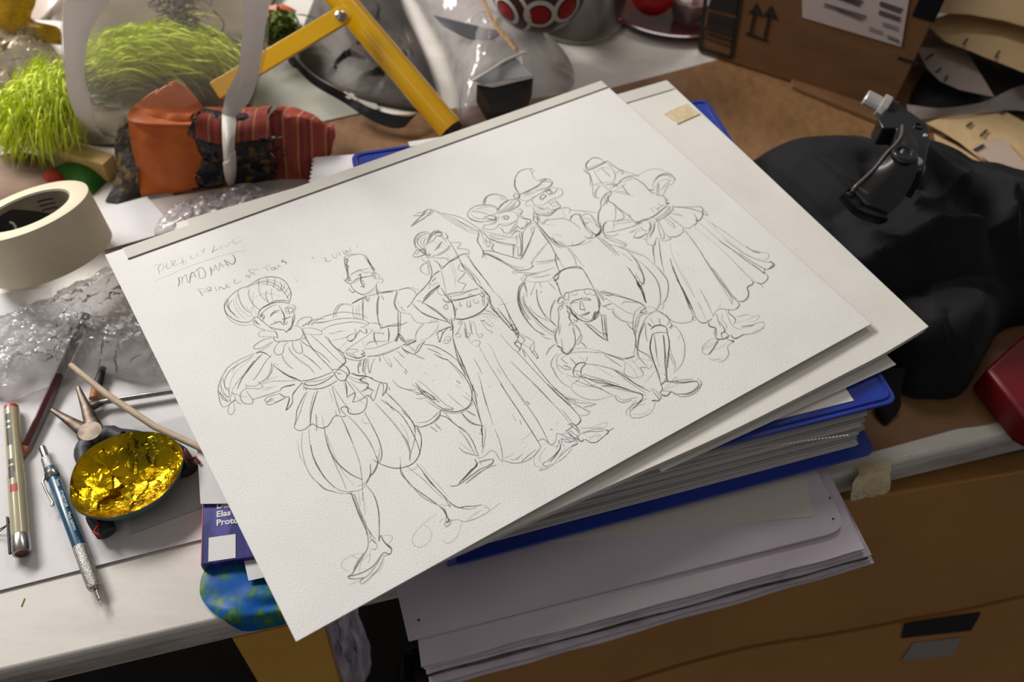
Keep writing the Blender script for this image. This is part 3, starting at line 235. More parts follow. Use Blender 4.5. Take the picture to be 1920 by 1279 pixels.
 'ff3': '3 1964 1029 1963 979 1989 933 2026 904 2071 899 2111 917|3 1991 1044 1985 991 2006 953 2049 927 2090 930 2121 937|2 2011 1046 2006 1003 2027 965 2066 947|2 2020 1041 2031 997 2072 960|2 1949 1031 1962 988 2004 932 2046 905|3 2030 1037 2070 989 2103 957 2151 934 2191 941|3 2049 1027 2085 988 2138 957 2184 952 2201 972|2 2059 1023 2098 1015 2142 989 2173 997|2 2082 1006 2104 968 2147 942 2191 966 2178 1000|2 2135 975 2164 962 2182 981|3 2163 951 2192 977 2169 1004 2151 985|2 2196 969 2219 992 2212 1029 2188 1045 2180 1021 2198 991|2 2214 1000 2217 1032 2194 1059|3 1905 1074 1941 1046 1977 1056 1995 1086 1983 1108 1953 1111 1914 1108 1895 1092 1899 1071|2 1921 1083 1958 1065 1981 1087|3 1966 1050 1997 1058 1995 1086 1971 1092|2 1985 1041 2012 1056 2004 1071|3 1964 1029 1969 1071 1984 1119 2001 1138|2 1982 1098 1991 1132 2003 1159 2023 1160|2 1988 1111 1977 1144 1989 1160|2 1980 1126 2011 1134 1998 1107|2 2173 997 2178 1050 2177 1089|2 2190 1116 2157 1148 2114 1162 2069 1167 2015 1151|2 2175 1118 2147 1142 2105 1153 2055 1154|3 2153 1056 2110 1082 2058 1112|2 2125 1080 2083 1106|1 2099 1026 2115 1074 2131 1133|1 2130 1023 2151 1085 2166 1133|3 2200 1062 2196 1130 2181 1230 2161 1335 2152 1397|2 2203 1094 2233 1116 2260 1131 2254 1153 2215 1171 2243 1196 2271 1222 2271 1251 2240 1273|2 1946 1131 1933 1148 1947 1185 1909 1192 1880 1214 1871 1247 1880 1280 1907 1305|2 2014 1165 2047 1193 2089 1217 2099 1261 2128 1258|3 2007 1195 2017 1234 2012 1279 2009 1296|2 2014 1213 2032 1281 2089 1265 2157 1246 2213 1248 2249 1258|3 2007 1300 2089 1265 2149 1260 2183 1250|2 2187 1243 2230 1243 2256 1258|3 2246 1276 2229 1363 2228 1458 2228 1562 2223 1661|2 2230 1267 2240 1321 2234 1414 2232 1498 2223 1605|3 2167 1290 2165 1375 2169 1463 2158 1550 2164 1609|2 2176 1334 2180 1422 2184 1509 2179 1562|2 2159 1314 2152 1397 2152 1491 2159 1514|3 1975 1172 1957 1229 1935 1292 1897 1336|2 1961 1173 1938 1237 1911 1298|3 1985 1302 1943 1316 1902 1339 1867 1366 1799 1401 1728 1433 1664 1477 1621 1497|2 1877 1372 1835 1422|3 1937 1350 1891 1370|2 1933 1320 1995 1308|3 1723 1520 1773 1486 1848 1447 1922 1425|3 1754 1484 1825 1452 1889 1434 1918 1432 1863 1456 1792 1487 1747 1507|2 1866 1402 1928 1401|3 1665 1487 1682 1576 1720 1650 1765 1711 1820 1777|2 1678 1476 1685 1595 1733 1675 1797 1747|3 1738 1511 1764 1596 1789 1681 1806 1778|2 1746 1533 1780 1615 1802 1715 1827 1764|2 1706 1474 1737 1501|2 2001 1311 1974 1380 1949 1449 1915 1531|1 2115 1270 2063 1431|1 2087 1293 2051 1415 2016 1487|1 2120 1176 2108 1257|2 2149 1319 2114 1356 2121 1379 2139 1408 2102 1434 2051 1461 2086 1509 2059 1531 2028 1559|2 1918 1432 1885 1459 1873 1498 1903 1528 1961 1534 2028 1559|2 1915 1531 1950 1542 2037 1568 2143 1587|2 1923 1553 1997 1578 2084 1581 2144 1597|3 1909 1600 1973 1618 2041 1630 2144 1643|3 1927 1592 2005 1623 2099 1636|3 1916 1458 1910 1528 1913 1593 1914 1638|3 1874 1544 1885 1595 1919 1605|2 1862 1564 1900 1603|2 1925 1537 1899 1594|2 1933 1559 1908 1626|2 1876 1599 1862 1617|2 1875 1625 1861 1613 1842 1623 1842 1646 1863 1645 1868 1625|3 1916 1612 1903 1668 1881 1717 1841 1763|3 1913 1628 1869 1727|2 1912 1664 1915 1683 1897 1690|2 1965 1632 1953 1652 1958 1667 1944 1673 1944 1655|2 2015 1651 1990 1699 2011 1703 2037 1654|2 2068 1654 2048 1688 2064 1706 2082 1698 2078 1683|2 2040 1620 2068 1609 2075 1631|2 1998 1713 2021 1708|3 2120 1648 2132 1673 2148 1664 2146 1617|2 2127 1670 2091 1740 2103 1755|2 2153 1685 2142 1724 2108 1758|2 2142 1669 2106 1739|3 1858 1756 1895 1785 1970 1794 2054 1789 2113 1761 2130 1744|2 1872 1755 1908 1785|3 2172 1585 2172 1687 2135 1791 2143 1867|3 2169 1556 2164 1655 2178 1699|2 2172 1687 2144 1743 2147 1816|2 2165 1619 2172 1687|2 2218 1658 2231 1738 2220 1822 2203 1892 2177 1965 2153 2045|3 2125 1786 2133 1861 2138 1951 2143 2040|2 2136 1801 2145 1929 2140 2013|1 2183 1792 2258 1817|3 2163 1812 2163 1909 2160 2011 2148 2115|2 2157 1853 2159 1959 2151 2058 2131 2131|3 2225 1811 2201 1904 2186 1992 2172 2078|3 2136 2006 2177 1995 2173 2045 2143 2027 2156 2061 2186 2035|3 2165 2014 2176 2072 2143 2070|3 2140 2085 2172 2078 2139 2119|2 2173 2087 2190 2123 2208 2159 2219 2199|2 2219 2199 2186 2213 2164 2226 2146 2181 2125 2161|2 2219 2199 2187 2247 2155 2270|3 2164 2226 2159 2264 2159 2326|3 2179 2259 2170 2320 2152 2326|2 2164 2091 2174 2148 2131 2173|3 2135 2125 2095 2144 2101 2198 2074 2215|3 2128 2130 2127 2179 2094 2210|2 2091 2150 2118 2140 2135 2167|3 1859 1752 1890 1779 1950 1791 2009 1794 2091 1771 2127 1747|2 1895 1782 1970 1803 2048 1808 2085 1838 2117 1874|2 2144 1730 2127 1791 2137 1841 2125 1905|1 2031 1825 2073 1857 2106 1902|2 2074 1788 2103 1830 2119 1892|1 2072 1769 2117 1830 2167 1849|2 2005 1845 2001 1886 1999 1944 2019 1982 1999 1987|3 2003 1861 2027 1866|2 2018 1869 2027 1909 2045 1945|1 2054 1855 2059 1945|2 1958 1835 1930 1914 1913 1963 1921 1984 1947 1974 1945 1956 1922 1960|2 1937 1814 1911 1868 1886 1931|2 1948 1829 1908 1884 1891 1934|2 1899 1810 1878 1867 1853 1920 1853 1954|2 1870 1853 1847 1908 1838 1945|2 1851 1902 1879 1910 1868 1929 1839 1933 1838 1912|2 1856 1802 1878 1789 1883 1809 1863 1815 1858 1799|2 1868 1818 1814 1864 1782 1879|2 1782 1879 1811 1879 1819 1900 1795 1908 1777 1893|2 1849 1993 1875 1983 1900 2007 1885 2031 1852 2033|3 1676 1818 1696 1796 1736 1793 1787 1797 1810 1802|3 1681 1821 1662 1877 1674 1868 1718 1825 1773 1798|2 1714 1798 1725 1813 1713 1823|2 1697 1873 1736 1861 1746 1884 1721 1911 1694 1912 1686 1891 1712 1881|2 1710 1896 1732 1892|3 1802 1771 1810 1802 1790 1825 1776 1816|2 1783 1803 1808 1818|3 1838 1731 1810 1802 1755 1897|2 1755 1897 1716 2008 1688 2122 1667 2221|3 1757 1899 1731 1983 1718 2050 1698 2127 1681 2198|2 1726 1981 1690 2074 1676 2163|3 1721 2044 1692 2180 1664 2290 1643 2378 1612 2450|2 1681 2198 1663 2313 1654 2392|2 1789 2115 1784 2177 1772 2250|2 1751 2230 1724 2317 1696 2385 1663 2480|1 1696 2385 1698 2402|1 1843 1948 1843 2015|2 1877 2035 1855 2178 1841 2338 1828 2470 1821 2572|2 1937 2119 1914 2220 1899 2348 1890 2484 1881 2608|1 1942 2047 1937 2119|1 1878 2256 1878 2320|2 2054 2028 2061 2166 2072 2222 2081 2342 2090 2459 2103 2608 2124 2750|2 1991 2265 2006 2386 2027 2525 2042 2687|3 2116 2206 2117 2297 2115 2442 2117 2538 2127 2622 2144 2693 2188 2742|2 2112 2212 2093 2283|2 2108 2572 2135 2658 2138 2758|1 1749 2370 1779 2364|2 1903 2583 1908 2616|2 1684 2095 1705 2147|3 1617 2380 1597 2467 1575 2543 1559 2600|2 1637 2369 1603 2477 1561 2586|3 1559 2600 1535 2629 1525 2666|2 1562 2601 1558 2642 1515 2703 1474 2750 1451 2772|3 1557 2598 1516 2675 1476 2737|2 1509 2642 1527 2653|2 1717 2331 1693 2401 1652 2529 1622 2629|2 1614 2661 1592 2756 1560 2836 1529 2890|3 1833 2382 1826 2495 1819 2626 1809 2768 1799 2878 1795 2918|2 1899 2421 1893 2572 1884 2732 1869 2840 1851 2923|2 2018 2490 2034 2624 2049 2746 2050 2829 2049 2887|3 2099 2537 2110 2637 2128 2755 2134 2849|3 2134 2849 2125 2881 2093 2899 2067 2898|2 2120 2565 2135 2659 2147 2728 2187 2812 2221 2866|1 2134 2651 2191 2731 2286 2832|2 2132 2673 2166 2739 2219 2786 2281 2830|2 2286 2832 2243 2826 2195 2810|2 2167 2747 2187 2812 2205 2861 2185 2871 2153 2860 2138 2844|2 2067 2757 2067 2824 2065 2882|1 2117 2771 2167 2793|2 1539 2879 1561 2912 1593 2938 1648 2957 1704 2956 1751 2942 1795 2918|2 1579 2903 1607 2916 1641 2911 1672 2902|2 1630 2947 1681 2935 1752 2921|1 1550 2872 1583 2877 1623 2873|2 1799 2878 1828 2873 1847 2892 1851 2923 1864 2941 1898 2929 1936 2887|2 1936 2887 1956 2909 1989 2918|1 1711 2812 1769 2810 1828 2787|1 1709 2825 1725 2838|2 1764 2661 1763 2679|2 1788 2683 1777 2720|1 1768 2626 1765 2670|2 1908 2588 1911 2617|2 1917 2839 1930 2854|1 1965 2831 1998 2821|2 1987 2902 2033 2900 2061 2888|3 2034 2871 2065 2882 2070 2922 2066 2956|3 2044 2885 2057 2922 2057 2958|2 2017 2905 2025 2939 2035 2981|3 1994 2910 2001 2947 2017 2978 2031 2986|3 2004 2905 2008 2973 2013 3011|2 1954 2912 1980 2949 2006 2986|2 2066 2964 2035 2981 2031 3022|3 2017 2978 2035 3017 2051 3012|2 2075 2961 2123 2975 2177 2992 2214 3014 2232 3043|3 2051 3012 2069 3023 2077 3049 2109 3068 2151 3064 2213 3050|2 2221 3040 2275 3039|3 2215 3029 2232 3043 2201 3057|2 2067 2971 2115 2978 2161 3005 2206 3024|1 2080 3036 2125 3027 2169 3039 2136 3048|1 2089 2941 2156 2965 2218 2972 2258 2981 2251 2999 2217 3009|1 2087 2925 2153 2971 2229 3001|1 2081 2979 2099 3019 2149 3012|3 1915 2932 1909 2964 1886 2993 1827 3014 1768 3028|3 1891 2989 1844 3017 1778 3041|2 1768 3028 1747 3023 1732 3035 1739 3052 1762 3056|2 1762 3056 1801 3062 1858 3061 1913 3045 1949 3030 1951 3018|3 1953 3015 1989 3018 2010 3016|2 1945 2935 1923 2958 1923 2994|2 1939 2953 1959 2979 1998 2988 2000 3003|2 1947 3015 1879 3031 1808 3052|2 1932 2935 1968 2956 1981 2993|2 1722 3049 1692 3059 1753 3068 1793 3064|1 1821 2940 1759 2967 1731 2999 1734 3022|1 1850 2944 1892 2975|1 1916 2940 1856 2990|1 1924 3002 1831 3045|1 1758 2931 1707 2971 1689 3016 1718 3047',
 'mf4': '3 2098 708 2154 737 2196 713 2224 702 2257 721|2 2132 698 2175 712 2219 704|3 2029 802 2092 770 2157 744 2216 724|3 2034 805 2097 788 2155 774 2210 752 2250 721|2 2059 793 2118 763|2 2199 772 2244 745 2264 735|2 2257 721 2276 752 2298 791 2361 847 2409 916 2436 993 2463 1071 2485 1119|2 2273 745 2296 832 2320 918 2354 1009 2385 1078 2433 1120|2 2298 791 2331 872 2354 958 2382 1035 2439 1098|1 2328 828 2366 913 2399 983 2448 1072|1 2352 863 2381 963 2419 1046|2 2360 899 2400 1004 2438 1087|3 2631 869 2666 824 2714 796 2764 802 2808 843 2822 894 2817 919|2 2624 855 2676 808 2725 791|2 2682 822 2641 865|1 2765 825 2785 879 2803 911|2 2794 852 2803 900|3 2468 896 2506 864 2567 850 2631 869 2685 905 2701 952 2692 978|2 2455 931 2466 968 2501 1009 2540 1030 2577 1030|3 2468 896 2458 933 2483 989 2521 1025|2 2508 886 2577 883 2644 898 2684 931 2696 960|2 2508 886 2553 911 2593 955 2612 998|2 2493 899 2497 954 2537 998 2575 1009|1 2561 884 2613 924 2643 972|3 2676 980 2734 948 2798 919 2856 924 2888 947 2885 989 2836 1016 2787 1021 2726 1008 2666 996|3 2691 967 2760 931 2820 921|2 2687 986 2741 985 2800 964 2854 940|2 2718 998 2780 996 2840 975 2877 952|2 2748 1010 2808 1000 2856 973|2 2781 1018 2846 1000|2 2601 991 2644 994 2672 999|3 2548 993 2609 991 2636 1032 2610 1049 2581 1012|3 2575 998 2593 1029 2616 1052 2642 1035 2639 1002|2 2567 1046 2590 1069 2622 1066 2603 1024|2 2556 1040 2594 1040 2601 1065|2 2667 1018 2694 1011 2743 1018 2788 1043 2801 1082 2782 1124 2750 1138 2702 1142 2666 1127 2620 1106|2 2663 1026 2653 1052 2622 1066 2597 1083 2545 1070 2510 1066 2494 1088 2517 1116 2558 1134 2594 1123 2620 1106|3 2675 1054 2707 1051 2728 1072 2704 1091 2682 1079 2703 1069|2 2676 1065 2714 1065|2 2620 1106 2643 1140 2697 1150 2761 1133|2 2612 1154 2605 1201 2638 1230 2690 1208 2737 1193|2 2600 1126 2613 1165 2600 1209|2 2638 1220 2710 1177 2767 1147|2 2670 1228 2727 1198|3 2640 1251 2702 1235 2715 1263|2 2731 1168 2740 1236 2760 1216|2 2827 1043 2849 1044 2850 1077 2824 1094 2817 1069|2 2855 1069 2819 1102 2827 1149 2855 1175|3 2802 1093 2810 1140 2853 1179 2846 1202 2787 1221 2745 1239|2 2828 1181 2798 1216|3 2453 1075 2426 1132 2386 1180 2374 1253 2359 1313|2 2454 1086 2448 1144 2414 1236|3 2454 1086 2468 1135 2473 1199 2492 1239|2 2483 1123 2529 1169 2597 1237 2663 1285|2 2492 1168 2542 1207 2604 1262 2648 1297|2 2492 1168 2517 1223 2578 1267|3 2484 1205 2509 1259 2554 1304 2616 1359|2 2492 1239 2536 1309 2595 1357 2618 1400|2 2462 1182 2438 1209 2456 1239 2427 1273 2420 1249 2448 1204|2 2469 1206 2467 1256 2474 1269 2435 1297 2432 1325|2 2469 1276 2440 1300 2441 1340|3 2359 1313 2324 1347|2 2363 1296 2346 1365|3 2373 1292 2416 1316 2461 1371 2513 1439 2568 1500|3 2355 1321 2389 1359 2420 1426 2451 1502|2 2369 1309 2405 1379 2443 1458|2 2598 1339 2522 1459|2 2607 1344 2531 1450|3 2699 1264 2671 1330 2617 1419 2572 1473|3 2725 1258 2682 1336 2625 1424 2573 1493|2 2673 1270 2626 1355|2 2610 1385 2566 1459 2596 1457|3 2563 1497 2617 1459 2712 1383 2798 1309 2844 1263|2 2574 1503 2652 1439 2743 1370|2 2682 1336 2726 1280 2772 1244 2831 1224 2858 1229|2 2843 1252 2811 1265 2787 1303 2793 1327|2 2604 1569 2674 1530 2765 1483 2832 1451',
 'mf5': '3 2945 891 2949 838 2974 773 3026 711 3085 675 3143 672 3193 694|3 2939 877 2956 808 3002 743|2 3193 694 3194 723 3163 741 3147 789 3151 831 3189 846|2 3163 741 3173 700 3193 694|3 3189 846 3215 844 3244 871 3245 912 3208 936 3174 940 3134 940 3071 928|3 3177 840 3224 854 3166 868 3132 883 3059 898 2999 905 2946 903|2 3154 839 3186 862 3230 892 3231 927 3197 941|2 2943 907 3019 899 3081 900 3155 885|3 2941 911 2922 879 2889 893 2891 927 2924 924 2912 895|3 2940 888 2924 924 2897 942|2 2946 903 2997 909 3031 917 3069 943|2 2964 923 3014 930 3049 949|2 2947 936 2992 939 3016 975|1 3093 906 3145 924|1 3138 886 3185 912|2 2903 945 2944 989 3017 986 3078 976 3146 969 3186 958 3221 966 3233 995|3 3046 1024 3090 994 3114 1018 3080 1032 3052 1039 3073 995|3 3112 973 3152 961 3181 989 3170 1016 3136 1008 3141 977|3 3135 985 3180 966 3159 1010|2 3131 1027 3182 1022 3233 995 3259 1004 3257 1042 3229 1070 3184 1078 3149 1070 3104 1078 3049 1091 3010 1091 2978 1068|2 3177 1030 3233 1006|2 2978 1068 2982 1021 3006 991 3045 979|2 2978 1068 2924 1043 2918 1018 2950 1004 2989 1004|3 3155 1074 3146 1134 3141 1175 3097 1182 3057 1171|2 3110 1070 3122 1099 3140 1120 3124 1165|2 3088 1080 3094 1116 3117 1107|2 3088 1102 3090 1146 3118 1151|3 3018 1171 3036 1202 3075 1192 3103 1196|2 3044 1121 3051 1157 3047 1198|2 2970 1080 3011 1124 3040 1151|3 2948 1078 2934 1145 2958 1180 2998 1213 3037 1213 3091 1190|2 2955 1114 2980 1171 3025 1196|2 2983 1108 3007 1154|1 2993 1220 2977 1233|2 3091 1190 3136 1194 3179 1212 3188 1244 3155 1269|1 3148 1211 3115 1246 3117 1279 3083 1282|3 2928 1120 2887 1182 2866 1202|3 2934 1135 2915 1198 2884 1244|2 2951 1155 2926 1204 2911 1238|2 2871 1195 2908 1173 2890 1247|3 2872 1205 2875 1270 2870 1380 2869 1482 2889 1553|3 2878 1219 2877 1313 2877 1415 2897 1497 2926 1554|3 2863 1242 2857 1353 2847 1459 2821 1564 2804 1633|2 2860 1293 2849 1389 2837 1473|2 2917 1252 2966 1248 3028 1272 3087 1299 3119 1354 3132 1414 3133 1456|1 2907 1257 2947 1300 2997 1328|1 2913 1395 2975 1450|2 2911 1238 2913 1270 2961 1245 2978 1265|3 2937 1550 2988 1574 3045 1580 3099 1570|2 2959 1562 3018 1586 3084 1602 3143 1595|1 2975 1561 3011 1541|2 3119 1531 3126 1565 3170 1580 3219 1566|2 3182 1241 3234 1280 3297 1326 3352 1373|3 3119 1344 3151 1309 3195 1302 3224 1328|2 3124 1325 3168 1307|3 3224 1328 3204 1401 3177 1460 3174 1531|3 3223 1307 3197 1377 3182 1442|2 3219 1347 3258 1336 3292 1355 3293 1409 3278 1485|2 3225 1371 3254 1398 3255 1451|2 3220 1411 3210 1426 3243 1424|2 3292 1366 3277 1442 3262 1528|2 3198 1409 3189 1487 3197 1554 3225 1580|3 3190 1509 3197 1564 3235 1565 3273 1535|3 3191 1540 3203 1577 3263 1560|2 3196 1522 3159 1563 3115 1559|3 2377 1283 2354 1310 2364 1316|3 2359 1313 2399 1365 2426 1438 2452 1511 2482 1576 2535 1606 2576 1610 2616 1594|2 2380 1315 2415 1374 2449 1471 2485 1549 2534 1586|1 2449 1471 2490 1542 2554 1578|2 2635 1566 2605 1578 2602 1605 2581 1603|3 2823 1574 2784 1631 2752 1710 2740 1760|2 2823 1574 2806 1643 2794 1714 2801 1747|2 2646 1572 2689 1596 2752 1613 2821 1632|2 2637 1596 2695 1620 2769 1632 2821 1642|2 2514 1651 2581 1670 2658 1685 2736 1691|2 2439 1576 2467 1577 2482 1600 2511 1621 2549 1652 2588 1670|2 2439 1576 2443 1592 2485 1606|2 2488 1646 2513 1641 2500 1672 2476 1686|2 2454 1664 2474 1657 2481 1689 2456 1684 2454 1664|2 2505 1665 2545 1669 2592 1686|2 2537 1692 2605 1722 2672 1731|2 2477 1696 2523 1736 2588 1768 2660 1781|3 2462 1697 2409 1723 2364 1771 2327 1840 2305 1917 2290 2014|3 2468 1710 2415 1735 2370 1783 2333 1852 2312 1939 2306 2022|2 2404 1720 2458 1704 2437 1757 2404 1830|2 2458 1713 2430 1790|2 2400 1791 2362 1861 2349 1924 2346 2003 2356 2051|2 2373 1812 2340 1884 2329 1966|2 2526 1752 2480 1790 2435 1825 2448 1828|2 2557 1760 2536 1813|2 2504 1850 2523 1833|2 2503 1804 2463 1864 2428 1943 2415 2016 2407 2080|2 2609 1780 2617 1822 2616 1877|2 2562 1956 2506 1997 2461 2042 2427 2092|2 2658 1292 2691 1300|2 2970 1175 3010 1208 3032 1210|2 2939 1560 2942 1632 2934 1696 2927 1760 2928 1790|2 2928 1554 2931 1615 2918 1687 2885 1756|3 2884 1429 2887 1491 2912 1555|2 2886 1470 2920 1499 2933 1557|3 2892 1473 2895 1424|2 2469 1696 2385 1760 2337 1824 2305 1895 2284 1980 2279 2073 2290 2140 2318 2190|3 2411 1719 2357 1781 2317 1848 2289 1940 2280 2039 2288 2122 2317 2181|2 2375 1818 2347 1884 2339 1950 2342 2040 2356 2135 2376 2198|3 2352 1886 2345 1972 2349 2061 2366 2150 2385 2195|2 2333 1947 2330 2068 2343 2153 2363 2216|2 2498 1806 2459 1875 2427 1965 2419 2040 2430 2108 2429 2160|3 2418 2084 2429 2160|2 2364 1911 2367 2002 2404 2093|2 2296 2152 2306 2209 2342 2238|2 2564 1953 2512 1987 2467 2032 2437 2077|1 2328 2289 2274 2308 2226 2338',
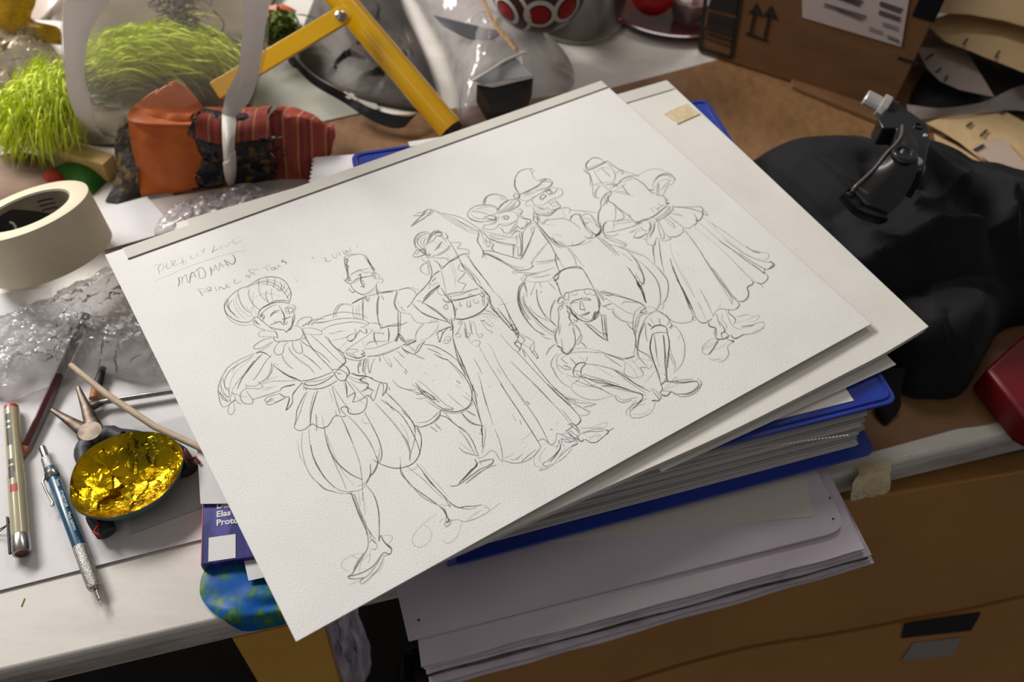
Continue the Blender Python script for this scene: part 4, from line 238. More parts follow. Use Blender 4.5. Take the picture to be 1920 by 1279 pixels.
 'mf6': '3 2661 1778 2711 1759 2767 1742 2839 1745 2890 1769 2905 1811|3 2661 1768 2736 1744 2798 1741 2856 1764 2899 1798|3 2671 1774 2664 1817 2651 1847|3 2691 1756 2727 1758 2683 1799 2657 1794 2703 1792|3 2898 1769 2905 1811 2893 1881 2876 1956 2859 2021|3 2665 1826 2643 1879 2626 1925 2624 1960|2 2619 1957 2589 1958 2563 1980 2567 2000 2601 1993 2608 2015 2633 2020|3 2559 1987 2589 1958 2613 1954 2621 1995|3 2629 1963 2662 1936 2698 1948 2739 1952 2791 1973 2827 1984 2848 2005 2850 2034|2 2621 1995 2648 1946 2678 1945 2660 1981 2632 2001 2652 2003|2 2684 1958 2701 1986 2731 1984 2739 1962|2 2796 1985 2782 2005 2789 2027 2809 2029|2 2827 1993 2854 2018 2841 2057 2815 2042 2818 2016|3 2629 2036 2673 2025 2711 2033 2739 2035|3 2724 2036 2760 2047 2782 2078 2753 2066 2727 2051|2 2625 2042 2664 2038 2685 2059|3 2709 2045 2689 2079 2667 2111 2675 2125 2700 2130|2 2720 2051 2707 2090 2695 2127|2 2685 2131 2686 2149|3 2633 2163 2668 2165 2708 2170 2674 2177 2643 2169|2 2663 2172 2679 2180|3 2855 2028 2847 2079 2820 2136 2778 2184 2730 2210 2677 2233 2663 2233|3 2841 2057 2826 2112 2787 2171|3 2773 2190 2707 2232 2663 2242 2623 2219 2605 2182 2606 2130|2 2620 2049 2609 2096 2617 2145 2641 2203 2667 2227|3 2715 2201 2748 2185 2691 2223|3 2758 2191 2693 2241 2736 2231 2769 2196|3 2600 2046 2598 2090 2592 2140 2600 2180 2623 2219|3 2594 2034 2607 2068 2595 2115 2603 2155|2 2603 2084 2594 2158 2617 2207|2 2601 1993 2578 2016 2544 2023 2522 2046 2492 2100 2448 2153 2415 2212|2 2573 2013 2603 2021 2591 2059 2570 2100 2550 2159 2527 2233 2489 2297|3 2568 2082 2580 2106 2549 2141 2542 2181|2 2505 2203 2538 2187 2563 2202|2 2549 2017 2574 2032 2532 2052|3 2585 2109 2598 2152 2582 2195 2565 2168|2 2496 2093 2444 2160 2400 2203 2371 2230|2 2406 2164 2366 2227 2346 2282 2337 2336 2335 2368|2 2462 2153 2435 2198 2402 2230|2 2421 2172 2374 2231 2351 2285|2 2396 2269 2368 2320 2345 2374|3 2334 2309 2350 2327 2339 2362|3 2517 2227 2497 2285 2466 2335 2433 2367 2384 2388 2352 2394 2335 2368|2 2534 2203 2551 2230 2537 2299 2520 2332 2471 2363 2456 2354|2 2554 2214 2549 2272|2 2460 2348 2505 2324 2533 2305|3 2494 2360 2501 2389 2499 2421|3 2614 2231 2622 2279 2632 2345 2646 2405 2658 2437|3 2624 2237 2647 2285 2656 2342 2673 2378|2 2625 2255 2632 2354 2647 2422|3 2766 2230 2726 2295 2677 2371|3 2777 2245 2732 2316 2692 2380 2663 2449|2 2792 2245 2724 2347 2685 2410|3 2663 2449 2668 2384 2693 2389 2667 2434|2 2778 2184 2761 2227 2786 2242|3 2869 2017 2863 2097 2856 2138|2 2879 2014 2877 2068 2875 2122 2891 2131|3 2886 2046 2919 2083 2962 2135|3 2887 2055 2910 2105 2956 2122|2 2907 2048 2961 2116 3005 2178 3048 2239 3081 2294 3078 2338|3 2952 2129 3005 2187 3054 2251 3077 2310 3068 2359|2 2885 2128 2904 2193 2922 2258 2945 2315 2982 2354|2 2825 2130 2822 2164 2843 2185|3 2818 2180 2863 2178 2893 2187|2 2837 2173 2839 2210 2855 2228|2 2875 2222 2848 2268 2850 2314 2868 2359 2910 2401|2 2851 2244 2844 2293|1 2867 2253 2856 2335 2888 2371|2 2946 2226 2976 2216 3018 2240 3055 2270|3 3078 2338 3042 2344 3018 2357 3069 2368|2 3067 2313 3006 2323 2967 2346 2924 2392 2878 2452 2847 2521 2784 2594 2743 2629|2 3022 2351 2959 2385 2897 2446 2856 2509|2 3059 2381 3003 2375 2955 2409 2907 2443|3 2874 2380 2872 2432 2883 2455|1 2883 2455 2899 2491|2 2847 2521 2811 2568 2799 2611 2811 2643 2833 2689 2831 2738|3 3002 2454 3003 2490|2 3090 2399 3040 2405 2962 2448 2886 2509 2826 2577 2781 2626 2773 2663|2 3018 2375 3075 2390 3121 2398 3153 2434 3165 2495|2 3087 2325 3130 2367 3147 2422 3160 2501 3179 2512|2 3169 2461 3145 2519 3106 2540|2 3155 2507 3141 2552 3112 2570|3 2985 2514 3024 2502 3065 2516 3091 2549|2 3103 2459 3070 2519|2 3046 2426 3033 2490|2 2982 2460 2926 2532 2899 2585|2 2971 2550 3021 2561 3063 2593|3 3096 2552 3068 2596 3035 2655 2975 2730 2875 2836|3 2971 2550 2920 2597 2874 2646 2839 2718 2806 2796|2 2982 2555 2931 2637 2873 2729|2 3028 2608 2964 2698 2900 2786|2 2225 2332 2273 2302 2332 2286|3 2334 2303 2350 2330 2340 2365 2362 2403 2420 2378|2 2302 2360 2245 2384 2207 2419 2198 2463 2186 2519 2189 2584 2212 2637|2 2327 2374 2286 2384 2249 2427 2231 2474 2236 2525|2 2302 2409 2371 2400 2436 2425 2505 2465 2568 2514 2605 2560 2653 2637|1 2332 2377 2416 2384 2493 2424 2551 2479 2599 2548|2 2556 2473 2594 2537 2646 2600 2686 2640 2748 2643|3 2594 2537 2626 2589 2662 2634|3 2748 2643 2703 2637 2671 2623|3 2353 2435 2355 2472 2357 2498|2 2428 2515 2463 2486|1 2413 2457 2428 2515|2 2570 2531 2590 2609 2613 2671|2 2251 2445 2270 2496 2308 2519|3 2278 2465 2296 2487 2312 2513|2 2297 2407 2308 2470|3 2414 2515 2376 2501 2331 2516 2296 2551 2292 2581|3 2348 2501 2387 2504 2420 2526 2371 2547 2342 2578 2326 2601|3 2313 2561 2321 2598 2348 2598|2 2314 2530 2350 2567|2 2416 2532 2470 2572 2516 2623 2552 2668 2586 2736 2602 2825 2639 2886|3 2548 2666 2570 2719 2595 2797 2619 2866 2651 2932|2 2554 2685 2570 2775 2595 2852 2619 2929|1 2460 2566 2486 2646 2515 2719|3 2326 2601 2371 2651 2427 2707 2479 2777 2525 2835 2566 2890|3 2345 2612 2379 2679 2439 2738 2499 2796 2545 2863 2596 2923|2 2352 2592 2414 2668 2465 2730 2507 2785|2 2397 2729 2450 2768 2511 2835 2566 2890 2607 2945|3 2402 2732 2479 2777 2534 2841|2 2250 2525 2273 2570 2312 2601 2287 2618 2239 2618|2 2237 2620 2214 2654 2219 2703 2243 2756 2292 2799 2345 2819 2406 2828|1 2244 2553 2256 2623 2297 2679 2349 2701 2394 2696|2 2276 2604 2324 2679 2375 2740 2409 2806 2426 2847|2 2434 2837 2419 2874 2436 2907 2473 2921 2505 2924|2 2440 2847 2453 2894 2518 2916 2551 2928|2 2326 2601 2343 2690 2390 2757|2 2566 2890 2590 2912 2579 2945 2540 2960 2499 2959 2446 2966 2412 2984 2405 3010|3 2586 2918 2579 2945 2527 2968 2469 2980|2 2529 2938 2468 2964 2431 3003 2421 3034 2468 3062 2531 3069 2588 3049 2626 3018|2 2604 2967 2558 2963 2483 2980 2439 2992|3 2669 2927 2668 2965 2666 3003 2653 3019 2615 2996 2643 3005|2 2668 2911 2689 2939 2683 2982 2681 3019|1 2441 3016 2498 3049 2565 3043|1 2496 2980 2569 2993|2 2659 2649 2626 2687 2594 2725 2606 2764 2639 2795 2696 2804|2 2696 2804 2710 2776 2717 2740 2746 2757 2767 2777 2804 2766|2 2794 2611 2811 2655 2824 2703 2818 2757|2 2803 2600 2768 2646 2762 2709 2765 2760|1 2659 2649 2668 2720 2658 2770 2643 2817|1 2707 2660 2707 2734 2701 2787|1 2678 2652 2713 2680 2750 2669 2780 2695 2821 2735|1 2792 2808 2728 2835 2660 2859|3 2991 2442 2919 2488 2858 2538 2803 2591|2 2919 2392 2878 2455 2843 2530 2802 2574 2799 2614|2 2960 2415 2908 2455 2851 2509|3 3005 2459 3009 2496|3 2990 2511 3027 2502 3070 2513 3096 2546|2 2972 2552 3022 2564 3065 2593|3 2972 2552 2910 2603 2865 2669 2823 2760 2794 2841 2748 2926|2 2977 2564 2927 2637 2873 2724 2834 2800|3 3096 2555 3059 2611 3031 2664 2970 2730 2888 2814 2808 2913|3 3033 2596 2950 2718 2878 2809 2804 2927|2 3028 2594 2982 2669 2919 2767|2 2826 2746 2793 2824 2764 2888|2 3008 2693 2972 2764 2942 2837 2887 2895|2 2970 2730 2927 2837|2 3136 2552 3153 2587 3145 2652 3108 2734 3047 2808 2981 2860 2911 2885|2 3147 2558 3112 2573 3116 2558|1 3135 2655 3086 2687|3 2748 2926 2785 2916 2818 2927|3 2748 2926 2736 2958 2709 2966|2 2824 2858 2821 2889 2785 2916|3 2799 2924 2843 2950 2888 2983 2941 3007 2975 3026|2 2814 2933 2854 2972 2917 3000 2960 3010 2985 3032|2 2848 2944 2911 2973 2964 2996|3 2975 3026 2967 3053 2916 3071 2860 3070 2807 3047 2783 3024|2 2998 3008 2999 3041 2954 3077 2884 3092 2813 3074 2784 3041 2777 3014|2 2996 3058 2940 3077 2879 3081 2832 3069|3 2783 3024 2772 3003 2726 3015 2707 2996|2 2714 2969 2747 2980 2772 3003|1 2746 2964 2807 2976 2864 2977|1 2718 2964 2773 2957 2861 2928 2885 2934 2863 2961|2 2704 2963 2689 3001 2653 3019|3 2705 2971 2707 3004 2721 3004',
 'ff7': '3 3579 914 3603 868 3654 838 3706 824 3743 844 3757 882 3757 918|3 3588 907 3612 862 3667 832|2 3757 918 3791 918 3810 1029 3863 1117 3908 1182|3 3558 926 3630 930 3720 921 3788 911|2 3576 924 3666 927 3763 921 3781 931|2 3570 909 3654 908 3763 909|2 3561 892 3552 934 3564 975|3 3558 937 3564 975 3540 1031 3511 1095|2 3576 947 3540 1020 3493 1085 3508 1099|2 3511 1095 3470 1151 3442 1202 3448 1227 3471 1185 3511 1151 3558 1132 3535 1108 3511 1095|2 3450 1196 3517 1154|2 3448 1227 3471 1251|2 3624 950 3600 1041 3588 1126 3588 1193 3599 1245|2 3769 948 3768 1018 3743 1085 3700 1131 3671 1149|2 3529 1093 3588 1103 3647 1136 3676 1152|2 3636 980 3684 960 3726 971 3750 1008|3 3696 955 3695 1024 3695 1082|2 3671 1040 3680 1045|1 3713 1046 3701 1062|2 3775 939 3804 1014 3816 1067|2 3761 1072 3804 1061 3828 1074 3803 1107 3803 1084|1 3803 1107 3845 1119|3 3724 1167 3784 1154 3838 1161 3880 1173|2 3724 1156 3808 1145 3875 1158 3898 1183|3 3671 1149 3676 1175 3682 1201 3652 1184|3 3599 1144 3647 1158 3658 1187 3605 1192|3 3670 1183 3718 1175 3742 1165|3 3570 1217 3512 1241 3460 1278 3414 1329|3 3588 1216 3576 1254 3529 1272 3477 1310 3432 1328|2 3611 1218 3564 1236 3523 1247 3483 1291|3 3535 1254 3523 1291 3472 1328|2 3605 1237 3700 1222 3759 1209|3 3718 1209 3705 1270 3699 1333|2 3611 1240 3652 1285 3693 1330 3722 1357|2 3629 1250 3676 1276 3705 1325|2 3426 1335 3364 1376 3314 1444|3 3420 1332 3358 1384 3306 1450 3277 1518|2 3742 1188 3814 1182 3856 1194 3873 1260 3878 1309|3 3856 1194 3878 1275 3871 1350 3869 1417|2 3878 1309 3876 1364 3904 1458|3 3876 1364 3918 1376|2 3886 1187 3960 1170 4046 1170 4106 1204 4135 1255 4152 1311 4143 1364|2 3962 1310 4018 1272 4086 1263 4134 1289 4144 1341 4125 1376 4072 1399 4057 1385|2 3950 1314 4030 1267 4110 1264 4152 1311 4137 1372|3 3993 1292 4055 1269 4110 1287 4126 1343|2 3992 1326 4041 1319 4077 1327 4100 1363 4119 1362|2 3944 1311 3931 1349 3949 1359|2 3992 1326 3948 1370 3893 1441|2 3992 1337 3911 1439|2 4089 1345 4045 1390 3989 1427 3934 1464|2 4058 1362 3959 1410|3 3893 1441 3928 1471 3927 1515 3896 1542|2 3921 1490 3920 1534 3950 1517|3 3890 1550 3919 1566 3902 1546 3895 1575|2 3755 1530 3749 1580|2 3784 1535 3795 1584 3807 1559 3831 1572|2 3844 1513 3837 1553 3878 1554|3 3633 1612 3667 1620 3719 1617 3801 1598 3878 1576|2 3673 1624 3742 1620 3830 1593 3895 1575|3 3930 1594 3900 1632 3835 1660 3765 1675 3701 1671|2 3907 1592 3865 1634 3788 1656 3707 1664|2 3872 1583 3883 1601 3806 1634 3702 1650|2 3667 1631 3667 1652 3696 1679 3719 1660 3696 1636|3 3547 1617 3616 1613 3662 1628|2 3530 1618 3593 1621 3650 1632|3 3506 1304 3524 1346 3530 1426 3547 1511 3547 1596 3570 1630|2 3570 1502 3547 1553 3547 1617|2 3553 1588 3582 1615|2 3524 1346 3512 1394 3444 1485 3372 1550|2 3512 1394 3524 1455 3507 1510 3473 1523 3411 1509 3365 1484|2 3506 1326 3529 1360 3530 1447|2 3422 1526 3479 1536 3536 1568|2 3394 1542 3485 1571 3536 1589|3 3278 1581 3362 1607 3446 1623 3536 1632 3593 1632|2 3365 1484 3321 1501 3283 1542 3262 1592 3296 1632 3335 1643 3362 1638|3 3354 1488 3302 1521 3267 1574 3257 1610|2 3350 1580 3394 1542|3 3264 1469 3271 1504 3277 1528 3233 1556 3184 1580|3 3309 1463 3266 1543 3201 1568|2 3656 1646 3638 1689 3598 1729 3542 1760 3492 1814|3 3644 1650 3627 1693 3581 1730|2 3661 1681 3632 1727 3565 1772 3531 1795|3 3678 1680 3627 1735 3548 1784|2 3553 1662 3548 1701 3570 1724|2 3435 1669 3508 1668 3542 1666|2 3441 1672 3497 1683|2 3531 1691 3486 1697 3436 1731 3486 1749 3553 1735|3 3436 1731 3475 1753 3553 1745|2 3492 1773 3500 1793|2 3492 1814 3487 1841 3526 1873 3542 1852 3593 1819 3598 1843|3 3526 1873 3551 1847|2 3598 1843 3615 1873 3649 1881 3683 1880 3683 1870|3 3680 1827 3677 1856 3700 1869 3745 1884 3808 1868 3832 1839|2 3707 1685 3661 1754 3621 1835 3632 1851 3672 1802 3695 1742 3719 1681|2 3776 1681 3770 1752 3780 1810|2 3788 1688 3799 1747 3780 1810|2 3823 1675 3833 1756 3843 1835|1 3894 1639 3921 1730|2 3858 1663 3921 1730|2 3924 1613 4000 1655 4082 1700 4117 1720 4097 1763 4036 1816 3977 1836|3 3924 1613 3988 1659 4040 1710 4074 1761 4089 1824|3 4086 1757 4073 1793 4018 1827 3977 1825 4001 1796|2 4111 1717 4104 1756 4108 1791 4092 1825|2 4015 1750 3995 1814 3959 1847 3924 1849|2 3977 1836 3941 1858 3912 1853 3871 1861 3849 1838 3832 1839|2 3251 1617 3308 1679 3342 1760 3304 1768|2 3240 1601 3269 1668 3337 1767|2 3190 1572 3203 1661 3217 1759 3224 1832|3 3207 1592 3226 1684 3228 1786|2 3195 1575 3199 1720 3203 1820|2 3231 1697 3282 1756 3327 1842 3378 1919|1 3207 1804 3255 1791|2 3514 1867 3447 1958|2 3587 1847 3542 1913 3494 1984|2 3837 1852 3812 1973 3781 2147|2 3510 1864 3461 1946 3402 2031|2 3532 1866 3466 1929|2 3588 1847 3494 1985 3409 2132|2 3533 1927 3440 2072|1 3650 1902 3594 1991 3544 2112 3485 2290 3449 2438|3 3541 2041 3490 2139 3453 2234 3406 2367 3346 2505|3 3447 2230 3427 2332 3392 2441 3364 2516|1 3534 2393 3508 2489 3477 2581|1 3439 2478 3425 2550|2 3826 1867 3813 1993 3777 2134 3730 2304 3696 2447 3657 2584|2 3783 2108 3752 2259 3718 2413 3700 2544 3694 2632|2 3657 2584 3643 2622|1 3919 1866 3933 1999 3942 2096|2 3942 2096 3944 2209 3941 2326 3932 2429 3930 2533|1 3940 2355 3943 2454 3946 2542|2 3984 1849 3991 1980 3999 2088 4013 2187 4021 2292 4040 2392 4059 2491|3 3988 2081 4008 2174 4028 2266 4036 2370 4060 2472|1 4040 1902 4053 2046 4055 2140 4075 2232|2 4034 2077 4053 2200 4083 2317 4137 2407 4192 2458|3 4045 2256 4053 2350 4079 2434 4099 2485|2 4049 1833 4074 1942 4094 2038 4108 2118 4122 2218 4147 2293|2 4064 1895 4068 1960|3 4133 2234 4147 2303 4186 2335|2 4159 2290 4197 2342 4228 2364 4209 2398 4177 2410 4149 2394|2 4148 2283 4169 2335|3 4175 2439 4192 2458 4190 2482 4150 2494 4110 2491 4088 2478|3 4187 2436 4185 2474 4127 2491|3 4046 2396 4055 2460 4059 2510 4094 2472|3 4059 2491 4069 2535 4040 2567 3978 2580 3951 2555|2 3930 2533 3961 2580 3955 2614|3 3924 2521 3930 2533 3907 2549 3869 2546 3841 2568 3821 2603 3780 2635 3734 2642 3707 2626|2 3699 2626 3686 2655 3641 2674|2 3272 1760 3306 1799 3312 1863 3298 1973 3263 2069 3207 2151 3201 2119 3220 2034|3 3207 1950 3194 2048 3175 2123 3151 2193 3112 2282|3 3207 1970 3185 2100 3161 2199 3108 2298|3 3174 2104 3160 2152 3196 2145|2 3308 1899 3293 1970 3263 2069 3212 2144|2 3288 1739 3339 1828 3384 1923 3396 2028 3392 2132 3378 2210 3331 2277 3264 2341 3213 2367|2 3302 1876 3326 1998 3323 2131 3293 2218 3237 2307 3197 2348|2 3257 1811 3276 1921|1 3627 2020 3616 2054|1 3621 2223 3615 2239|3 3506 2117 3458 2234 3412 2358 3366 2479 3326 2564|3 3443 2263 3402 2389 3372 2491 3337 2579|1 3534 2181 3497 2303 3450 2444|1 3434 2482 3404 2591 3379 2639|2 3534 2400 3498 2518 3452 2636|2 3747 2263 3718 2401 3695 2520 3673 2590 3641 2622|3 3758 2279 3735 2400 3706 2544 3705 2627|2 3403 2058 3393 2159 3368 2230 3298 2312 3224 2361 3172 2368|2 3326 2015 3318 2145 3278 2245 3208 2343|2 3208 2371 3199 2392 3166 2405|2 3208 2343 3172 2368 3117 2399|3 3208 1977 3185 2098 3162 2197 3109 2304|3 3199 2049 3166 2152 3137 2238 3108 2295|3 3175 2111 3156 2175 3181 2162|3 3278 1987 3253 2089 3210 2140 3185 2107|2 3138 2411 3155 2466 3162 2523 3199 2571 3255 2594 3291 2597 3321 2570 3327 2591|2 3327 2573 3301 2594 3322 2606|3 3337 2579 3333 2630 3356 2657 3395 2657 3428 2654|2 3447 2642 3504 2612 3548 2615 3590 2648 3627 2669 3678 2657 3700 2633|1 3525 2597 3577 2581|2 3700 2624 3742 2639 3802 2618 3833 2589 3852 2553 3902 2553 3930 2531|3 3590 2648 3567 2675 3572 2714 3567 2747 3530 2770|2 3569 2632 3541 2696 3515 2761 3520 2808 3544 2835|2 3390 2663 3370 2704 3391 2734 3356 2766 3341 2809 3367 2833|3 3375 2672 3365 2701 3391 2734 3351 2789|2 3488 2630 3452 2690 3432 2740|3 3457 2702 3448 2749 3427 2790 3397 2789 3372 2827|2 3520 2657 3483 2699 3479 2749 3443 2781 3402 2792|3 3422 2787 3430 2826 3387 2836 3336 2815 3331 2799|2 3362 2838 3413 2842 3428 2833|3 3397 2833 3406 2868 3429 2885 3408 2891|2 3429 2885 3363 2899 3338 2927 3324 2952 3280 2976 3238 2981 3208 2972|2 3172 2914 3190 2941 3225 2953 3255 2958|2 3352 2824 3302 2846 3206 2888 3173 2873 3177 2842 3221 2808 3301 2794 3331 2803|3 3336 2824 3267 2860 3198 2887|1 3182 2836 3247 2840 3332 2829|1 3247 2874 3318 2881 3368 2876|1 3187 2830 3231 2822 3311 2817|2 3551 2826 3614 2844 3676 2845 3726 2860 3715 2885 3666 2900 3603 2891|3 3562 2814 3608 2832 3650 2848|2 3702 2904 3634 2909 3567 2896 3533 2881 3505 2878 3451 2877 3448 2836|3 3523 2875 3474 2877 3444 2868 3443 2833|1 3577 2735 3667 2750 3709 2792|1 3551 2773 3656 2789 3746 2796 3729 2813 3682 2822 3629 2809|1 3588 2723 3682 2750',
}
# ---------------------------------------------------------------- shared materials
M = {}
M['paper'] = paper_mat('drawing_paper', (238, 236, 232), (233, 229, 226), .5)
M['paper2'] = paper_mat('pad_paper', (234, 230, 222), (226, 220, 211), .4)
M['paper_edge'] = paper_mat('aged_sheet', (222, 215, 204), (208, 200, 188), .3)
M['strip'] = paper_mat('grey_strip_paper', (216, 211, 201), (208, 203, 193), .2)
M['copy'] = mat('copy_paper', (222, 219, 219), (214, 210, 210), .7, nscale=8, bscale=18, bstr=.25, bdist=.004)
M['masking'] = mat('masking_tape', (222, 205, 165), (208, 190, 150), .7, nscale=200, bscale=500, bstr=.5, bdist=.0005)
M['g1'] = graphite('graphite_light', .58, (88, 82, 78)); M['g2'] = graphite('graphite_mid', .76, (74, 68, 65)); M['g3'] = graphite('graphite_dark', .92, (60, 55, 52))
M['blue'] = mat('blue_plastic', (38, 62, 158), (32, 54, 146), .28, nscale=30, bscale=300, bstr=.12, bdist=.0005, spec=.5)
M['bluedk'] = mat('blue_plastic_edge', (20, 36, 130), None, .3)
M['insert'] = mat('white_insert', (226, 222, 216), None, .35, bscale=40, bstr=.1)
M['sleeve'] = film('clear_sleeve', (190, 188, 190), .55, .2, 60, .3)
M['sleeve_block'] = stripes('stacked_sleeves', [(176, 173, 172), (216, 213, 211), (190, 187, 186), (226, 223, 220), (182, 179, 180)], (0, 0, 1), .3, 260, 3, 120)
M['lilac'] = mat('lilac_white_plastic', (212, 201, 210), (202, 190, 200), .45, nscale=12, bscale=500, bstr=.1)
M['lilac_film'] = film('lilac_sleeve', (170, 160, 172), .62, .3, 40, .15)
M['lilac_edge'] = mat('lilac_sheet_worn', (214, 204, 214), (176, 164, 172), .5, nscale=40, lo=.5, hi=.75, vec=(1, 1, 8), bscale=90, bstr=.4)
M['gapbrown'] = mat('brown_gap', (70, 58, 52), (120, 108, 104), .8, nscale=60)  # brown tone of the gap between the sleeves
M['kraft'] = mat('kraft_paper', (136, 99, 62), (120, 84, 49), .65, nscale=9, bscale=14, bstr=.8, bdist=.012)
M['carton'] = mat('corrugated_card', (122, 85, 50), (110, 75, 42), .75, nscale=14, bscale=30, bstr=.2, bdist=.003, vec=(1, 1, 3))
M['black'] = mat('black_plastic', (18, 18, 20), None, .35)
M['ink'] = mat('black_ink', (30, 28, 30), None, .6)
M['white'] = mat('white_plain', (225, 222, 218), None, .6)
M['red'] = mat('red_plastic', (165, 18, 24), (130, 8, 14), .35, nscale=20)
M['steel'] = mat('steel', (190, 186, 180), (150, 146, 140), .25, 1, nscale=90)
# table top: white paint, worn and dirty
m, nt, b = newmat('worn_white_paint'); v = coords(nt)
c0 = ramp(nt, noisetex(nt, coords(nt, 1, (1, 3.5, 1)), 9, 6, .65), [(.3, lin((198, 191, 181))), (.55, lin((214, 208, 199))), (.75, lin((204, 197, 187)))])
c1 = ramp(nt, noisetex(nt, v, 130, 6, .8), [(.29, lin((110, 98, 88))), (.37, lin((255, 255, 255)))])
mx = nt.nodes.new('ShaderNodeMixRGB'); mx.blend_type = 'MULTIPLY'; mx.inputs['Fac'].default_value = .8
nt.links.new(c0, mx.inputs[1]); nt.links.new(c1, mx.inputs[2]); nt.links.new(mx.outputs[0], b.inputs['Base Color']); b.inputs['Roughness'].default_value = .5
bump(nt, b, noisetex(nt, coords(nt, 1, (1, 2, 1)), 30, 5), .12, .001); M['table'] = m
M['tableedge'] = mat('worn_table_edge', (196, 188, 178), (150, 140, 130), .6, nscale=16, bscale=60, bstr=.5, lo=.4, hi=.7, vec=(1, 1, 6))
# ---------------------------------------------------------------- setting
def struct(o): o['kind'] = 'structure'; return o
E0 = P(403, 1166, 0)                       # a point of the table's front edge
def T(a, d, z=0): return E0+EX*a+EY*d+UP*z  # along the edge, into the table, up
m, nt, b = newmat('dark_floor'); nt.links.new(ramp(nt, noisetex(nt, coords(nt), 6), [(.3, lin((38, 35, 33))), (.7, lin((52, 48, 45)))]), b.inputs['Base Color']); b.inputs['Roughness'].default_value = .6
struct(MB().box(T(-2.2, -1.6, -.80), EX*4.4, EY*3.6, UP*.05).build('floor', m, smooth=False))
wallm = mat('wall_paint', (176, 170, 160), (168, 162, 152), .8, nscale=5, bscale=120, bstr=.2)
struct(MB().box(T(-2.2, 2.0, -.80), EX*4.4, EY*.1, UP*3.2).build('wall_back', wallm, smooth=False))
struct(MB().box(T(-2.2, -1.6, 2.40), EX*4.4, EY*3.7, UP*.05).build('ceiling', mat('ceiling_paint', (200, 196, 188), None, .9, bscale=60, bstr=.2), smooth=False))
tb = thing('work_table', 'white painted work table with worn front edge, under everything', 'table', T(.2, .6, -.75))
MB().box(T(-1.0, 0, -.033), EX*2.3, EY*1.45, UP*.033).build('table_top', M['table'], tb, bevel=.003)
MB().box(T(-1.0, -.001, -.028), EX*2.3, EY*.004, UP*.019).build('edge_band', M['tableedge'], tb, bevel=.001)
for a, d in ((-.9, .1), (1.15, .1), (-.9, 1.3), (1.15, 1.3)):
    MB().box(T(a, d, -.75), EX*.06, EY*.06, UP*.717).build('leg', M['tableedge'], tb, bevel=.003)
# ---------------------------------------------------------------- helpers for sheets
def sheet(name, c4, thick, m, parent=None, fn=None, nx=24, ny=18, lab=None, cat=None, group=None):
    a, b_, c, d = [Vector(q) for q in c4]   # top left, top right, bottom right, bottom left
    rows = []
    for i in range(ny):
        t = i/(ny-1); rows.append([])
        for j in range(nx):
            s = j/(nx-1); q = a*(1-s)*(1-t)+b_*s*(1-t)+c*s*t+d*(1-s)*t
            if fn: q = fn(q, s, t)
            rows[-1].append(q)
    o = MB().grid(rows, thick).build(name, m, parent, ang=30)
    if lab: tag(o, lab, cat, group)
    return o
# ---------------------------------------------------------------- bundle of lilac white sleeves on the table edge
def lilac(name, bl, br, tr, z, th, m, lab, wav=.0012, seed=0, rr=.004):
    BL = P(*bl, z); BR = P(*br, z); dr = (P(*tr, z)-BR).normalized(); ex = (BR-BL)
    if ex.length < .29: BL = BR-ex.normalized()*.30
    TR = BR+dr*.235; TL = BL+dr*.235
    def fn(q, s, t):
        return q+UP*(nz((q.x, q.y), 22, 1)*wav*.5*(.3+t))+EY*(nz((s*9, t), 1, seed+3)*.0012 if t > .9 else 0)
    return sheet(name, (TL, TR, BR, BL), th, m, None, fn, 40, 16, lab, 'sleeve', 'pile of white sleeves hanging over the table edge')
G = 'pile of white sleeves hanging over the table edge'
lilac('plastic_sleeve', (812, 1292), (1640, 1057), (1553, 890), .0030, .0022, M['lilac'], 'white plastic sleeve at the very bottom of the sleeve pile', seed=1)
lilac('plastic_sleeve', (806, 1284), (1636, 1050), (1553, 886), .0068, .0022, M['lilac_edge'], 'worn sleeve just above the bottom one in the pile at the table edge', seed=2)
lilac('plastic_sleeve', (803, 1268), (1628, 1046), (1552, 884), .0100, .0020, M['gapbrown'], 'thin brown sleeve standing for a gap, low in the pile', .002, seed=3)
lilac('plastic_sleeve', (800, 1264), (1634, 1040), (1551, 880), .0132, .0022, M['lilac_edge'], 'pale sleeve resting on the brown one in the pile', .0018, seed=4)
lilac('plastic_sleeve', (795, 1254), (1622, 1036), (1551, 878), .0170, .0024, M['lilac_edge'], 'sleeve in the middle of the pile, corner standing out at left', .0015, seed=5)
lilac('plastic_sleeve', (790, 1251), (1621, 1030), (1550, 876), .0210, .0022, M['lilac'], 'smooth lilac white sleeve second from the top of the pile', .0008, seed=6)
# top sleeve: rounded, with a loose white page showing in it
zt = .0245; s0 = thing('plastic_sleeve', 'topmost lilac white sleeve with rounded corner and a white page in it', 'sleeve', P(1150, 1050, zt-.002), G)
BL = P(766, 1201, zt); BR = P(1592, 992, zt); TRd = (P(1530, 880, zt)-BR).normalized(); TR = BR+TRd*.235; TL = P(749, 1128, zt); TL = BL+(TL-BL).normalized()*.235
MB().prism(rounded([TL, TR, BR, BL], [.002, .004, .016, .001]), (0, 0, -.0024)).build('back_sheet', M['lilac'], s0)
MB().prism(rounded([P(770, 1010, zt+.0006), P(1500, 830, zt+.0006), P(1526, 968, zt+.0006), P(935, 1024, zt+.0006), P(770, 1062, zt+.0006)], .001), (0, 0, -.0005)).build('loose_page', mat('loose_page', (214, 207, 200), None, .7), s0)['label'] = 'white page'
for u, v in ((1562, 973), (785, 1163), (1556, 934)): MB().lathe(P(u, v, zt+.0001), UP, [(0, .0006), (.0006, .0005), (.0008, 0)], 10).build('pin_mark', M['ink'], s0)
